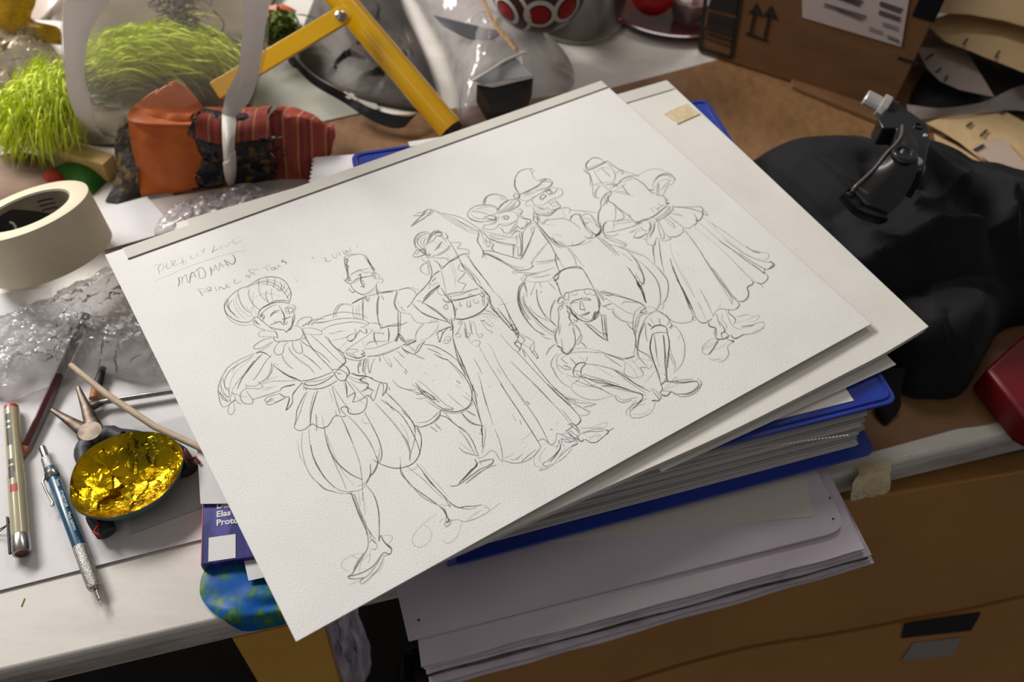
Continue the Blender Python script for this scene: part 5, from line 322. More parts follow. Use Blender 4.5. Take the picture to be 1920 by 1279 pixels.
# ---------------------------------------------------------------- blue presentation book
ZB = .075; bk = thing('presentation_book', 'blue plastic presentation book with white cover insert, under the drawings', 'book', P(1150, 700, .03))
TR = P(1325, 185, ZB); BR = P(1686, 752, ZB); TL = P(657, 288, ZB); right = (BR-TR); BL = TL+right
cov = rounded([TL, TR, BR, BL], .009)
MB().prism(cov, (0, 0, -.0022)).build('front_cover', M['blue'], bk, bevel=.0006)
ins = [Vector((0, 0, 0))]*4
ex = (TR-TL).normalized(); ed = right.normalized()
rim = MB(); lp = rounded([TL+ex*.004+ed*.004, TR-ex*.004+ed*.004, BR-ex*.004-ed*.004, BL+ex*.004-ed*.004], .007); lp = [q+UP*.0003 for q in lp]; rim.tube(lp+[lp[0]], .0007, 6); rim.build('welded_rim', M['bluedk'], bk)
I0 = P(765, 266, ZB+.0005); I1 = P(1601, 751, ZB+.0005); w = (I1-I0).dot(ex); h = (I1-I0).dot(ed)
exo = ex; edo = (ed-ex*ed.dot(ex)).normalized(); w = (I1-I0).dot(exo); h = (I1-I0).dot(edo)
MB().prism([I0, I0+exo*w, I1, I0+edo*h], (0, 0, -.0004)).build('cover_insert', M['insert'], bk)['label'] = 'white paper insert'
zb = .033; BR2 = P(1645, 848, zb); sh = BR2-Vector((BR.x, BR.y, zb))
bc = [Vector((q.x, q.y, zb))+sh for q in (TL, TR, BR, BL)]; bc[0] += exo*.014; bc[3] += exo*.014
MB().prism(rounded(bc, .009), (0, 0, -.0022)).build('back_cover', M['blue'], bk, bevel=.0006)
MB().prism(rounded([bc[0]-exo*.002, bc[0]+exo*.004, bc[3]+exo*.004, bc[3]-exo*.002], .001), (0, 0, ZB-zb-.001)).build('spine', M['blue'], bk)
for k in range(26):
    t = k/25; z = zb+.0012+(.032)*t; f_ = .2+.8*t
    off = exo*(random.uniform(-.004, .001)-.003)-ed*random.uniform(.000, .0022)+sh*(-f_*.8)-ed*(.010-.004*(1-t)); q4 = [Vector((q.x, q.y, z)) for q in bc]
    q4 = [q4[0]+exo*.01, q4[1]+off-exo*.009, q4[2]+off-exo*.009, q4[3]+off+exo*.01]
    def fn(q, s, tt, k=k): return q+UP*(.0003*math.sin(s*8+k)+.0012*max(0, tt-.6)*math.sin(s*3+k*.9))
    MB().grid([[fn(q4[0].lerp(q4[1], j/19).lerp(q4[3].lerp(q4[2], j/19), i/9), j/19, i/9) for j in range(20)] for i in range(10)], .0008).build('page_sleeve', M['sleeve_block'] if k % 3 else M['insert'], bk)
st = MB(); za = zb+.0345     # stitched weld of the topmost sleeve
a0 = P(1590, 815, za); a1 = P(1180, 872, za)
for k in range(60):
    q = a0.lerp(a1, k/60); st.box(q, (a1-a0).normalized()*.0016, ed*.0007, UP*.0003)
st.build('weld_stitch', mat('weld', (205, 202, 200), None, .3), bk)
# ---------------------------------------------------------------- lower drawing pad and loose sheets
zp = .0850
a, b_, c = P(330, 418, zp), P(1251, 151, zp), P(1741, 612, zp); d = a+c-b_
def wav(amp, sd, edge=.0):
    def fn(q, s, t): return q+UP*(nz((q.x, q.y), 14, sd)*amp+edge*max(0, t-.7)*math.sin(s*7+sd))
    return fn
Gs = 'blank sheets stacked under the drawing'
cc = (a+b_+c+d)/4
def rot(c4, ang, dx, dy, z):
    R_ = Matrix.Rotation(math.radians(ang), 3, 'Z'); return [cc*1+R_@(q-cc)+Vector((dx, dy, 0))+UP*(z-zp) for q in c4]
X1 = (b_-a).normalized(); Y1 = (a-d).normalized()
def padsheet(nm, dz, du, dv, th, m_, parent, lab=None, cat=None, group=None):
    "one sheet of the pad: its free lower edge is not quite straight"
    lo = [(1741, 612, .0862), (1660, 661, .0855), (1577, 704, .0850), (1452, 768, .0848), (1330, 827, .0848), (1180, 894, .0848), (1000, 974, .0850), (830, 1048, .0850), (668, 1106, .0850)]
    r1 = resample(catmull([P(u+du, v+dv, z+dz) for u, v, z in lo][::-1]), 50); r0 = [a.lerp(b_, i/49)+UP*dz+X1*du*.0003 for i in range(50)]
    rows = [[p0.lerp(p1, i/19) for p0, p1 in zip(r0, r1)] for i in range(20)]
    o = MB().grid(rows, th).build(nm, m_, parent, ang=30)
    if lab: tag(o, lab, cat, group)
    return o
# extra sheet whose corner pokes out beneath
cr = P(1240, 885, .0775); sx = (P(1452, 788, .0775)-cr).normalized(); sy = Y1
sheet('paper_sheet', (cr+sy*.27, cr+sx*.20+sy*.27, cr+sx*.20, cr), .0006, M['paper2'], None, wav(.0003, 3), 20, 12, 'white sheet with one corner poking out below the pad, over the clear sleeves', 'paper', Gs)
padsheet('paper_sheet', -.0042, -8, 9, .0009, M['paper_edge'], None, 'aged sheet lowest of the pad on the blue book', 'paper', Gs)
padsheet('paper_sheet', -.0022, -3, 4, .0009, M['paper2'], None, 'cream sheet second from the bottom of the pad on the blue book', 'paper', Gs)
pad = thing('drawing_sheet', 'blank pad sheet with taped corner, sticking out right of the sketch', 'drawing paper', (cc.x, cc.y, zp-.001), Gs)
padsheet('sheet', 0, 0, 0, .0012, M['paper2'], pad)
s1 = P(1172, 178, zp+.0008); nrm = Y1
e0 = b_-Y1*.0005+UP*.0005; 
MB().prism([a+X1*.008+UP*.0006, b_-X1*.001+UP*.0006, b_-X1*.001-Y1*.0135+UP*.0006, a+X1*.008-Y1*.0135+UP*.0006], (0, 0, -.0005)).build('backing_strip', M['strip'], pad)
MB().prism([a+X1*.008-Y1*.0133+UP*.0004, b_-X1*.004-Y1*.0133+UP*.0004, b_-X1*.004-Y1*.0141+UP*.0004, a+X1*.008-Y1*.0141+UP*.0004], (0, 0, -.0003)).build('strip_shadow', mat('shadow_brown', (96, 84, 74), None, .8), pad)  # brown line paints the shadow below the strip
zz = zp+.0010
MB().prism(PL((1245, 213, zz), (1258, 206, zz), (1289, 194, zz), (1300, 204, zz), (1313, 213, zz), (1270, 232, zz), (1266, 226, zz), (1258, 222, zz), (1252, 217, zz)), (0, 0, -.0005)).build('masking_tape', M['masking'], pad)['label'] = 'torn piece of beige masking tape'
# ---------------------------------------------------------------- the sketch
ZD = .0900
DA, DB, DC, DD = P(197, 478, ZD), P(1128, 152, ZD), P(1633, 607, ZD), P(555, 1203, ZD)
dx = (DB-DA).normalized(); dy = (DD-DA).normalized(); WD = (DB-DA).length; HD = (DD-DA).length
dc = (DA+DC)/2
# spare sheets directly under the sketch, edges curling a little
def under(z, ox, oy, ang, sd, lab, th=.0007, droop=.004):
    R_ = Matrix.Rotation(math.radians(ang), 3, 'Z'); q4 = [dc+R_@(q-dc)+Vector((ox, oy, 0))+UP*(z-ZD) for q in (DA+dx*.004, DB-dx*.004, DC-dx*.003-dy*.0012, DD+dx*.004-dy*.0012)]
    def fn(q, s, t): return q-UP*(droop*(max(0, s-.5)*2)**2*(t*.8+.2))+UP*(nz((s*5, t*3), 1.6, sd)*.0007*max(0, t-.75)*4)
    return sheet('paper_sheet', q4, th, M['paper2'], None, fn, 44, 20, lab, 'paper', Gs)
under(.0872, .001, .0008, -.12, 4, 'sheet lying on the taped pad beneath the sketch, lower of two', .0006, .0010)
under(.0886, -.0005, .0004, .10, 9, 'sheet directly beneath the pencil sketch, edge slightly wavy', .0006, .0012)
dr = thing('sketch_sheet', 'white drawing paper with pencil sketch of seven costumed figures, on top of the stack', 'drawing', (dc.x, dc.y, ZD-.001))
def fnd(q, s, t): return q+UP*(-.0004*math.sin(s*math.pi*3)*max(0, t-.8)*5)*0
sheet('sheet', (DA, DB, DC, DD), .0009, M['paper'], dr, None, 12, 10)
sa = DA+dx*.0125+UP*.0006; sb = DB+dx*.0035-dx*.004+UP*.0006
MB().prism([sa, sb, sb+dy*.0105, sa+dy*.0120], (0, 0, -.0006)).build('backing_strip', M['strip'], dr)
MB().prism([sa+dy*.0116+UP*.0001, sb+dy*.0101+UP*.0001, sb+dy*.0107+UP*.0001, sa+dy*.0124+UP*.0001], (0, 0, -.0005)).build('strip_shadow', bpy.data.materials['shadow_brown'], dr)  # shadow line under the sketch's strip, painted as a thin brown bar
LAB = {'writing': ('pencil_lettering', 'faint pencil lettering'), 'mf1': ('pencil_figure', 'sketched man in bulging turban and balloon trousers'),
       'mf2': ('pencil_figure', 'sketched man in a fez with hands behind'), 'ff3': ('pencil_figure', 'sketched long skirted woman with hand on hip'),
       'mf4': ('pencil_figure', 'sketched figure stretching one arm out'), 'mf5': ('pencil_figure', 'sketched man in a curled hat'),
       'mf6': ('pencil_figure', 'sketched man sitting with head in hand'), 'ff7': ('pencil_figure', 'sketched woman in headscarf and wide skirt')}
def strokes(key, base):
    mb = MB(); org = DA; rnd = random.Random(5); k = base
    ux = (DB-DA)/WD; vy = (DD-DA)/HD
    for st_ in SKETCH[key].split('|'):
        t = list(map(int, st_.split())); w_ = t[0]; pts = [Vector((t[i]*1e-4, t[i+1]*1e-4, 0)) for i in range(1, len(t), 2)]
        cv = catmull(pts, 5) if len(pts) > 2 else [pts[0].lerp(pts[1], i/4) for i in range(5)]
        hw = (.00014, .00018, .00023)[w_-1]; n = len(cv); z = .00012+k*1.5e-7; k += 1; vs = []
        for i, q in enumerate(cv):
            tg = (cv[min(i+1, n-1)]-cv[max(i-1, 0)]); tg = tg.normalized() if tg.length > 0 else Vector((1, 0, 0)); s = Vector((-tg.y, tg.x, 0))
            hh = hw*(.45+.55*math.sin(math.pi*min(max(i/(n-1), .12), .88)))*rnd.uniform(.75, 1.2)
            for sg in (1, -1):
                e = q+s*hh*sg; vs.append(DA+ux*e.x+vy*e.y+UP*z)
        mb.mi = w_-1; mb.add(vs, [(2*i, 2*i+1, 2*i+3, 2*i+2) for i in range(n-1)])
        if w_ == 3 or (w_ == 2 and rnd.random() < .55):  # the pencil went over many lines twice
            off = Vector((rnd.uniform(-1, 1), rnd.uniform(-1, 1), 0))*(.0004 if w_ == 3 else .0007); vs = []; mb.mi = 1 if w_ == 3 else 0
            for i, q in enumerate(cv):
                tg = (cv[min(i+1, n-1)]-cv[max(i-1, 0)]); tg = tg.normalized() if tg.length > 0 else Vector((1, 0, 0)); s = Vector((-tg.y, tg.x, 0))
                for sg in (1, -1):
                    e = q+off*math.sin(math.pi*i/(n-1))+s*hw*.6*sg; vs.append(DA+ux*e.x+vy*e.y+UP*(z+8e-8))
            mb.add(vs, [(2*i, 2*i+1, 2*i+3, 2*i+2) for i in range(n-1)])
    o = mb.build(LAB[key][0], [M['g1'], M['g2'], M['g3']], dr, smooth=False); o['label'] = LAB[key][1]; return k
kk = 0
for key in LAB: kk = strokes(key, kk)
# ================================================================ LEFT SIDE OF THE TABLE
def flat(name, pts, z, th, m, lab, cat, group=None, seed=0, amp=.0008):
    "a loose flat sheet given by four corners"
    c4 = [P(u, v, z) for u, v in pts]
    return sheet(name, c4, th, m, None, lambda q, s, t: q+UP*(nz((q.x, q.y), 18, seed)*amp), 16, 16, lab, cat, group)
Gp = 'papers lying on the left of the table'
flat('paper_sheet', [(-260, 700), (420, 560), (560, 965), (-60, 1122)], .0016, .0004, M['copy'], 'large white paper under the pens and the gold foil bowl', 'paper', Gp, 1, .0005)
flat('paper_sheet', [(250, 800), (420, 760), (420, 935), (243, 1002)], .0030, .0003, film('translucent_paper', (215, 215, 215), .7, .4), 'small translucent paper beside the foil bowl', 'paper', Gp, 2, .0015)
flat('paper_sheet', [(366, 780), (470, 760), (560, 942), (376, 945)], .0130, .0006, M['copy'], 'bluish white paper corner lying on the small blue carton', 'paper', Gp, 3)
# slit of a loose curled paper edge at the far left bottom
# small blue carton -------------------------------------------------
zc = .011; bxA = P(381, 940, zc); bxD = P(378, 1059, zc); ddn = (bxD-bxA).normalized(); dex = Vector((-ddn.y, ddn.x, 0))
bxA = bxD-ddn*.10
t = thing('small_carton', 'small blue carton with white lettering, under the left edge of the drawings', 'carton', (bxD+dex*.05-ddn*.05)*1-UP*.0+Vector((0, 0, -zc+.0022)))
bt = mat('carton_blue', (44, 44, 112), (84, 80, 158), .35, nscale=22, bscale=20, bstr=.2, lo=.45, hi=.62, vec=(3, 1, 1))
MB().box(bxA-UP*(zc-.0025), dex*.10, ddn*.10, UP*(zc-.0025)).build('body', bt, t, bevel=.0008)
MB().box(bxA-UP*(zc-.0025)-dex*.0006, dex*.0006, ddn*.10, UP*(zc-.0028)).build('side_stripe', mat('carton_red', (190, 96, 78), (150, 90, 120), .5, nscale=50), t)
MB().box(bxD-ddn*.0185+dex*.0042+UP*.0001, dex*.0172, ddn*.0172, UP*.0002).build('sticker', M['white'], t)['label'] = 'blank white sticker'
for i, s in enumerate(('Dia', 'Elas', 'Proto')):
    text_mesh('lettering', s, .0062, bxD-ddn*(.0395-.0064*i)+dex*.0088+UP*.0003, dex, -ddn, M['white'], t, .0002)
# blue patterned fabric --------------------------------------------
m, nt, b = newmat('blue_green_print'); v = coords(nt)
nt.links.new(ramp(nt, noisetex(nt, v, 62, 6, .72), [(.46, lin((0, 84, 166))), (.54, lin((40, 104, 80))), (.62, lin((96, 128, 36)))]), b.inputs['Base Color'])
b.inputs['Roughness'].default_value = .42; b.inputs['Specular IOR Level'].default_value = .3; bump(nt, b, noisetex(nt, v, 25, 3), .4, .004)
rows = [PL((392, 1052, .0025), (440, 1042, .0025), (500, 1050, .0025), (560, 1060, .0025)),
        PL((377, 1085, .0025), (430, 1080, .005), (500, 1085, .003), (570, 1090, .003)),
        PL((376, 1118, .0030), (430, 1118, .004), (500, 1115, .006), (580, 1110, .003)),
        PL((396, 1146, .0030), (440, 1144, .006), (505, 1135, .003), (590, 1120, .003)),
        PL((420, 1163, .0020), (455, 1163, .003), (515, 1150, .003), (600, 1135, .003)),
        PL((445, 1178, -.008), (470, 1184, -.008), (530, 1172, -.008), (610, 1150, -.008))]
tag(MB().grid(loft(rows, 40, 36), .0005).build('fabric_scrap', m), 'shiny blue fabric scrap with green print hanging over the table edge', 'fabric')
flat('paper_sheet', [(455, 1040), (520, 1040), (530, 1075), (466, 1089)], .0075, .0004, M['copy'], 'small white paper corner on the blue fabric scrap', 'paper', Gp, 4)
# felt tip pen ------------------------------------------------------
def along(a, b, segs, name_mat, t, seg=28):
    a = Vector(a); ax = (Vector(b)-a); L = ax.length; ax.normalize()
    for nm, m_, prof in segs:
        MB().lathe(a, ax, [(r, h) for r, h in prof], seg).build(nm, m_, t, ang=35)
    return a, ax, L
rp = .0058; pa = P(21, 762, rp+.0018); pb = P(41, 1038, rp+.0018)
t = thing('felt_tip_pen', 'beige felt tip pen with red end, lying at the left edge', 'pen', (pa+pb)/2-UP*rp)
bg = mat('beige_barrel', (168, 158, 124), None, .22, coat=.6); pm = mat('brick_red', (176, 58, 42), None, .4)
L = (pb-pa).length
along(pa, pb, [('barrel', bg, [(0, .004), (rp*.93, .004), (rp*.93, .5*L), (rp, .502*L), (rp, L-.013), (0, L-.013)]),
   ('end_plug', pm, [(0, 0), (rp*.7, 0), (rp*.84, .001), (rp*.84, .005), (0, .005)]),
   ('cap_ring', M['steel'], [(rp*1.01, L-.013), (rp*1.04, L-.0125), (rp*1.04, L-.002), (rp*.95, L), (rp*.7, L), (rp*.7, L-.013)]),
   ('cap_end', mat('brown_end', (112, 52, 40), None, .45), [(0, L-.0008), (rp*.85, L-.0008), (rp*.85, L-.003), (0, L-.003)])], None, t)
ax = (pb-pa).normalized(); sd = -UP.cross(ax).normalized()
MB().box(pb-ax*.030-sd*rp*-1.1-UP*.0006, ax*.028, sd*.0012, UP*.0022).build('clip', M['ink'], t)
blk = mat('pen_print', (52, 54, 44), None, .5)
def wrapmark(a, ax, r, h0, h1, a0, a1, m_, name, t):
    sdv = UP.cross(ax).normalized(); g = []
    for i in range(2):
        g.append([a+ax*(h0, h1)[i]+(sdv*math.sin(q)+UP*math.cos(q))*r for q in [a0+(a1-a0)*j/6 for j in range(7)]])
    return MB().grid(g).build(name, m_, t)
MB_ = [(.012, .026), (.030, .044)]
for h0, h1 in ((.010, .016), (.018, .021), (.023, .038), (.050, .054), (.056, .066)): wrapmark(pa, ax, rp*.93+.00012 if h1 < .5*L else rp+.0001, h0, h1, -.55, .1, blk, 'print_mark', t)
wrapmark(pa, ax, rp+.00012, .0715, .0775, -.5, .35, mat('red_print', (170, 40, 30), None, .5), 'red_square', t)
# red brown pencil --------------------------------------------------
ra = .0035; qa = P(39, 862, .0045); qb = P(118, 688, .0075)
t = thing('red_brown_pencil', 'dark red pencil with bare wood tip, touching the felt tip pen', 'pencil', qa-UP*.003)
axp = (qb-qa).normalized(); L = (qb-qa).length
MB().lathe(qa, axp, [(.0008, .003), (.0018, .004), (ra*.98, .010)], 6).build('sharpened_wood', mat('pencil_wood', (176, 112, 72), None, .6), t)
MB().lathe(qa, axp, [(0, 0), (.0006, .001), (.0009, .0034), (0, .0034)], 12).build('lead', M['ink'], t)
MB().lathe(qa, axp, [(ra*.98, .0098), (ra, .011), (ra, L+.05), (0, L+.05)], 6).build('shaft', mat('maroon_lacquer', (62, 18, 18), None, .2, coat=.7), t, ang=20)
# mechanical lead holder --------------------------------------------
r0 = .0043; ha = P(79, 838, r0+.002); hb = P(190, 1135, r0+.002)
t = thing('lead_holder', 'blue mechanical lead holder with knurled metal grip, pointing to the table edge', 'mechanical pencil', (ha+hb)/2-UP*r0)
ax = (hb-ha).normalized(); L = (hb-ha).length; k = L/.137
bl = mat('petrol_blue', (22, 72, 98), None, .35, coat=.3)
m, nt, b = newmat('knurled_steel'); b.inputs['Base Color'].default_value = lin((176, 172, 168)); b.inputs['Metallic'].default_value = 1; b.inputs['Roughness'].default_value = .3
bump(nt, b, noisetex(nt, coords(nt), 1600, 2), 1, .0006)
S = M['steel']
MB().lathe(ha, ax, [(0, 0), (.0022, .0002), (.0025, .001), (.0025, .010*k), (.0018, .0105*k), (0, .0105*k)], 24).build('push_button', S, t)
MB().lathe(ha, ax, [(.0026, .0103*k), (.0036, .0112*k), (.0040, .021*k), (0, .021*k)], 24).build('collar', m, t)
MB().lathe(ha, ax, [(.0041, .0208*k), (r0, .0212*k), (r0, .0905*k), (0, .0905*k)], 28).build('barrel', bl, t)
MB().lathe(ha, ax, [(.0045, .0245*k), (.0050, .0250*k), (.0050, .0300*k), (.0045, .0306*k)], 28).build('clip_ring', S, t)
MB().lathe(ha, ax, [(.0043, .0902*k), (.0045, .0912*k), (.0045, .1215*k), (.0038, .1235*k), (0, .1235*k)], 28).build('grip', m, t)
MB().lathe(ha, ax, [(.0030, .1230*k), (.0027, .1250*k), (.0015, .1252*k), (.0013, .1330*k), (.0007, .1335*k), (.0006, L), (0, L)], 20).build('tip', S, t)
sd = UP.cross(ax).normalized(); sgn = 1 if sd.x < 0 else -1; sd = sd*sgn
MB().tube([ha+ax*.0265*k+sd*.0048+UP*.001, ha+ax*.030*k+sd*.0072+UP*.001, ha+ax*.040*k+sd*.0068+UP*.001, ha+ax*.049*k+sd*.0055+UP*.001, ha+ax*.0515*k+sd*.0066+UP*.001], [.0009, .0009, .0008, .0009, .0014], 10).build('clip', S, t)
tx = mat('silver_print', (180, 192, 196), None, .5)
for s, h, z_ in (('2mm', .0345, .0030), ('STAEDTLER', .0450, .0028), ('Mars technico', .0640, .0027)):
    text_mesh('barrel_print', s, z_, ha+ax*h*k+UP*(r0+.0001)-sd*.0009, ax, UP.cross(ax), tx, t, .00005)
# gold foil bowl ----------------------------------------------------
m, nt, b = newmat('gold_foil'); v = coords(nt)
b.inputs['Metallic'].default_value = 1; b.inputs['Roughness'].default_value = .2
nt.links.new(ramp(nt, noisetex(nt, v, 40, 3), [(.40, lin((234, 190, 22))), (.60, lin((176, 150, 26))), (.78, lin((96, 98, 36)))]), b.inputs['Base Color'])
bump(nt, b, noisetex(nt, v, 85, 2, .4), .4, .003); bump(nt, b, noisetex(nt, v, 300, 2), .3, .001)
out = [(131, 924), (136, 886), (156, 852), (190, 828), (236, 812), (290, 811), (325, 824), (342, 846), (338, 882), (318, 915), (290, 940), (250, 960), (205, 971), (160, 965), (137, 948)]
cN = P(236, 885, .02); rimz = lambda q: .024+.05*(q-cN).dot(EY)
pl = []
for u, v_ in out:
    q = P(u, v_, .024)
    for _ in range(4): q = P(u, v_, rimz(q))
    pl.append(q)
bd = catmull(pl, 9, True); n = len(bd); cB = sum(bd, Vector((0, 0, 0)))/n
t = thing('foil_bowl', 'shallow egg shaped shell lined with crumpled gold foil, beside the lead holder', 'bowl', (cB.x, cB.y, .004))
mb = MB(); vs = []; rings = 30
for i in range(rings+1):
    rho = i/rings
    for q in bd:
        x = cB+(q-cB)*rho; depth = .011*(1-rho**2.6)
        z = -depth+(.0042*crumple(x.x, x.y, 42, 2)+.0022*crumple(x.x, x.y, 110, 5))*(1-rho**6)
        vs.append(x+UP*z)
mb.add(vs, [(i*n+j, i*n+(j+1) % n, (i+1)*n+(j+1) % n, (i+1)*n+j) for i in range(1, rings) for j in range(n)])
k0 = len(mb.v); mb.add([cB-UP*.011], []); mb.f += [(k0, n+j, n+(j+1) % n) for j in range(n)]; mb.m += [0]*n
mb.build('foil_lining', m, t, smooth=False)
teal = mat('teal_shell', (92, 128, 118), (60, 100, 96), .35, nscale=50)
mb = MB(); vs = []
for i, (rho, dz) in enumerate(((.998, .0000), (1.0, .0003), (1.006, .0000), (1.01, -.0015), (.96, -.007), (.86, -.0125), (.70, -.0165), (.4, -.0185), (.02, -.019))):
    for q in bd: vs.append(cB+(q-cB)*rho+UP*dz)
mb.add(vs, [(i*n+j, i*n+(j+1) % n, (i+1)*n+(j+1) % n, (i+1)*n+j) for i in range(8) for j in range(n)])
mb.build('shell', teal, t)
# pliers -------------------------------------------------------------
pv = P(172, 815, .009); t = thing('pliers', 'pliers with black and red grips, half hidden under the gold foil bowl', 'pliers', pv-UP*.008)
gy = mat('dark_rubber', (52, 52, 56), (40, 40, 44), .55, nscale=60); st_ = mat('worn_steel', (124, 112, 100), (84, 70, 60), .5, .85, nscale=110)
MB().lathe(pv-UP*.005, UP, [(0, 0), (.0085, 0), (.0092, .002), (.0092, .008), (.008, .0098), (0, .0100)], 30).build('pivot', st_, t)
for k_, (a, b_, r_) in enumerate((((166, 812), (97, 768), .0030), ((176, 803), (146, 726), .0030))):
    MB().tube([pv, P(*a, .010), P((a[0]+b_[0])/2, (a[1]+b_[1])/2, .010), P(*b_, .009)], [.007, .0062, .0036, .0016], 12, flat=.6).build('jaw', st_, t)
for k_, pts_ in enumerate(([(178, 820), (206, 812), (222, 818), (262, 822), (318, 840), (356, 884)], [(166, 826), (156, 848), (168, 880), (178, 930), (184, 968), (200, 1000)])):
    zs = (.009, .009, .010, .009, .0085, .0085); zs = (.009, .009, .008, .0035, .0085, .0085) if k_ == 0 else (.009, .009, .008, .0030, .0085, .0085)
    zs = [.009, .009, .006, .0045, .0075, .0078]
    rr = [.006, .0065, .0055, .005, .0078, .0066]
    q = [P(u, v_, z) for (u, v_), z in zip(pts_, zs)]
    g = MB().tube(resample(catmull(q, 8), 30), [rr[min(5, int(i/29*5))]*(1-(i/29*5) % 1)+rr[min(5, int(i/29*5)+1)]*((i/29*5) % 1) for i in range(30)], 14, flat=.75).build('handle', gy, t)
for pts_ in ([(348, 842), (352, 862), (366, 858), (374, 868)], [(176, 970), (186, 984), (176, 998), (186, 1004)]):
    MB().tube([P(u, v_, .0145) for u, v_ in pts_], .0011, 8).build('grip_inlay', M['red'], t)['label'] = 'red zigzag inlay'
for (u0, v0, u1, v1) in ((206, 812, 226, 822), (156, 842, 160, 868)):
    MB().tube([P(u0, v0, .013), P(u1, v1, .012)], [.0050, .0058], 12).build('guard', gy, t)
# skewer, rods --------------------------------------------------------
tag(MB().tube([P(132, 684, .022), P(200, 740, .019), P(290, 800, .017), P(420, 860, .015)], [.0020, .0025, .0025, .0025], 14).build('wooden_skewer', mat('pale_wood', (206, 186, 160), (190, 166, 138), .6, nscale=50, vec=(1, 6, 1))), 'pale wooden stick running from the crinkled wrap to under the drawings', 'stick')
t = thing('metal_tool', 'thin steel rod with dark wedge shaped head, behind the wooden stick', 'tool', P(240, 745, .002))
MB().tube([P(186, 755, .007), P(400, 722, .007)], .0021, 16).build('rod', M['steel'], t)
MB().tube([P(158, 762, .007), P(176, 760, .007), P(196, 752, .007)], [.0022, .0040, .0024], 10, flat=.6).build('head', mat('dark_iron', (74, 66, 60), None, .45, .7), t)
t = thing('craft_brush', 'short brown wooden handle lying behind the pliers', 'brush', P(184, 722, .002))
MB().tube([P(176, 748, .006), P(181, 728, .006)], [.0034, .0038], 12).build('wood_end', mat('orange_wood', (190, 128, 70), None, .5), t)
MB().tube([P(181, 728, .006), P(193, 690, .006)], [.0036, .0026], 12).build('dark_handle', M['ink'], t)
w = MB()
for pts_ in ([(-10, 1003, .004), (8, 990, .008), (28, 970, .004)], [(-10, 996, .004), (12, 985, .006), (30, 962, .004)]): w.tube(resample(catmull(PL(*pts_)), 20), .0004, 6)
tag(w.build('wire', M['ink']), 'thin dark wires poking in beside the felt tip pen', 'wire')
tag(MB().tube(PL((40, 1137, .0003), (46, 1122, .0003)), .0004, 6).build('thread', mat('lime_thread', (160, 168, 40), None, .6)), 'tiny lime thread on the bare white table', 'thread')
# tape roll ------------------------------------------------------------
tc = Vector((-.3549, .5255, .0575)); tn = Vector((-.2702, .2744, 1)).normalized(); wd = .042
t = thing('tape_roll', 'large roll of white tape leaning at the left edge', 'tape roll', tc-tn*wd)
ro, ri = .0490, .0345
MB().lathe(tc-tn*wd, tn, [(ri, 0), (ro, 0), (ro, wd*.33), (ro, wd*.66), (ro, wd), (ro-.0004, wd+.0003), (ri, wd+.0003)], 96).build('tape', mat('white_tape', (226, 214, 184), (214, 202, 172), .6, nscale=30, bscale=250, bstr=.1), t, ang=40)
MB().lathe(tc-tn*wd, tn, [(ri+.0001, -.0002), (ri-.0012, -.0002), (ri-.0012, wd-.0006), (ri+.0001, wd-.0004)], 96).build('core', mat('core_card', (150, 138, 120), (138, 126, 108), .7, nscale=60), t)
# black label with white characters printed inside the core
tv = (P(60, 380, .05)-tc); tv = (tv-tn*tv.dot(tn)).normalized(); tw = tn.cross(tv)
def corept(ang, h, dr_=.0014): return tc-tn*wd+(tv*math.cos(ang)+tw*math.sin(ang))*(ri-dr_)+tn*h
a_list = [(-.45+2.2*i/30) for i in range(31)]
MB().grid([[corept(a, .002+(.013+.022*max(0, min(1, (a+.45)/1.1)))*s) for a in a_list] for s in (0, 1)]).build('core_label', M['ink'], t)['label'] = 'black printed label'
for (s, a0, h0) in (('01+', .75, .020), ('001', .45, .006)):
    o = text_mesh('core_print', s, .013, corept(a0, h0, .0016), (corept(a0+.2, 0)-corept(a0-.2, 0))*(1), tn, M['white'], t, .0004)
for i in range(3):
    MB().grid([[corept(a, .034-.004*i+s*.0012, .0014) for a in [.05-.42*j/10 for j in range(11)]] for s in (0, 1)]).build('print_line', M['ink'], t)
# crinkled clear wrap ----------------------------------------------------
wrapm = film('crinkled_wrap', (240, 234, 234), .26, .07, 70, .8, .004, .9, .36)
def wrapfold(s1, s2, a1, a2, sd=0):
    return lambda x, y, r: (a1*abs(crumple(x, y, s1, sd))+a2*crumple(x, y, s2, sd+4)+a2*.6*abs(nz((x, y), s2*1.3, sd)))*(1-r**6)
ol = [P(u, v_, .006) for u, v_ in ((-60, 720), (-60, 640), (10, 590), (90, 560), (160, 525), (215, 500), (290, 520), (420, 600), (420, 690), (330, 700), (260, 712), (190, 700), (110, 712), (60, 728), (10, 745))]
o = mound(ol, .022, z0=.002, p=2.4, rings=140, k=22, fold=(lambda A: (lambda x, y, r: A(x, y, r)+.0022*crumple(x, y, 200, 7)*(1-r**6)))(wrapfold(30, 95, .009, .0055, 1))).build('crinkled_wrap', wrapm, smooth=False)
tag(o, 'crinkled clear wrap below the tape roll', 'plastic wrap')
ol = [P(u, v_, .004) for u, v_ in ((290, 440), (310, 400), (360, 375), (440, 360), (500, 350), (540, 372), (500, 400), (420, 420), (350, 440))]
tag(mound(ol, .010, z0=.0038, p=2.4, rings=60, k=14, fold=wrapfold(34, 90, .006, .004, 5)).build('crinkled_wrap', wrapm, smooth=False), 'strip of clear wrap between the orange fabric and the drawings', 'plastic wrap')
ol = [P(u, v_, .010) for u, v_ in ((-40, 150), (-40, 60), (30, 45), (90, 65), (118, 110), (110, 160), (60, 190), (0, 200))]
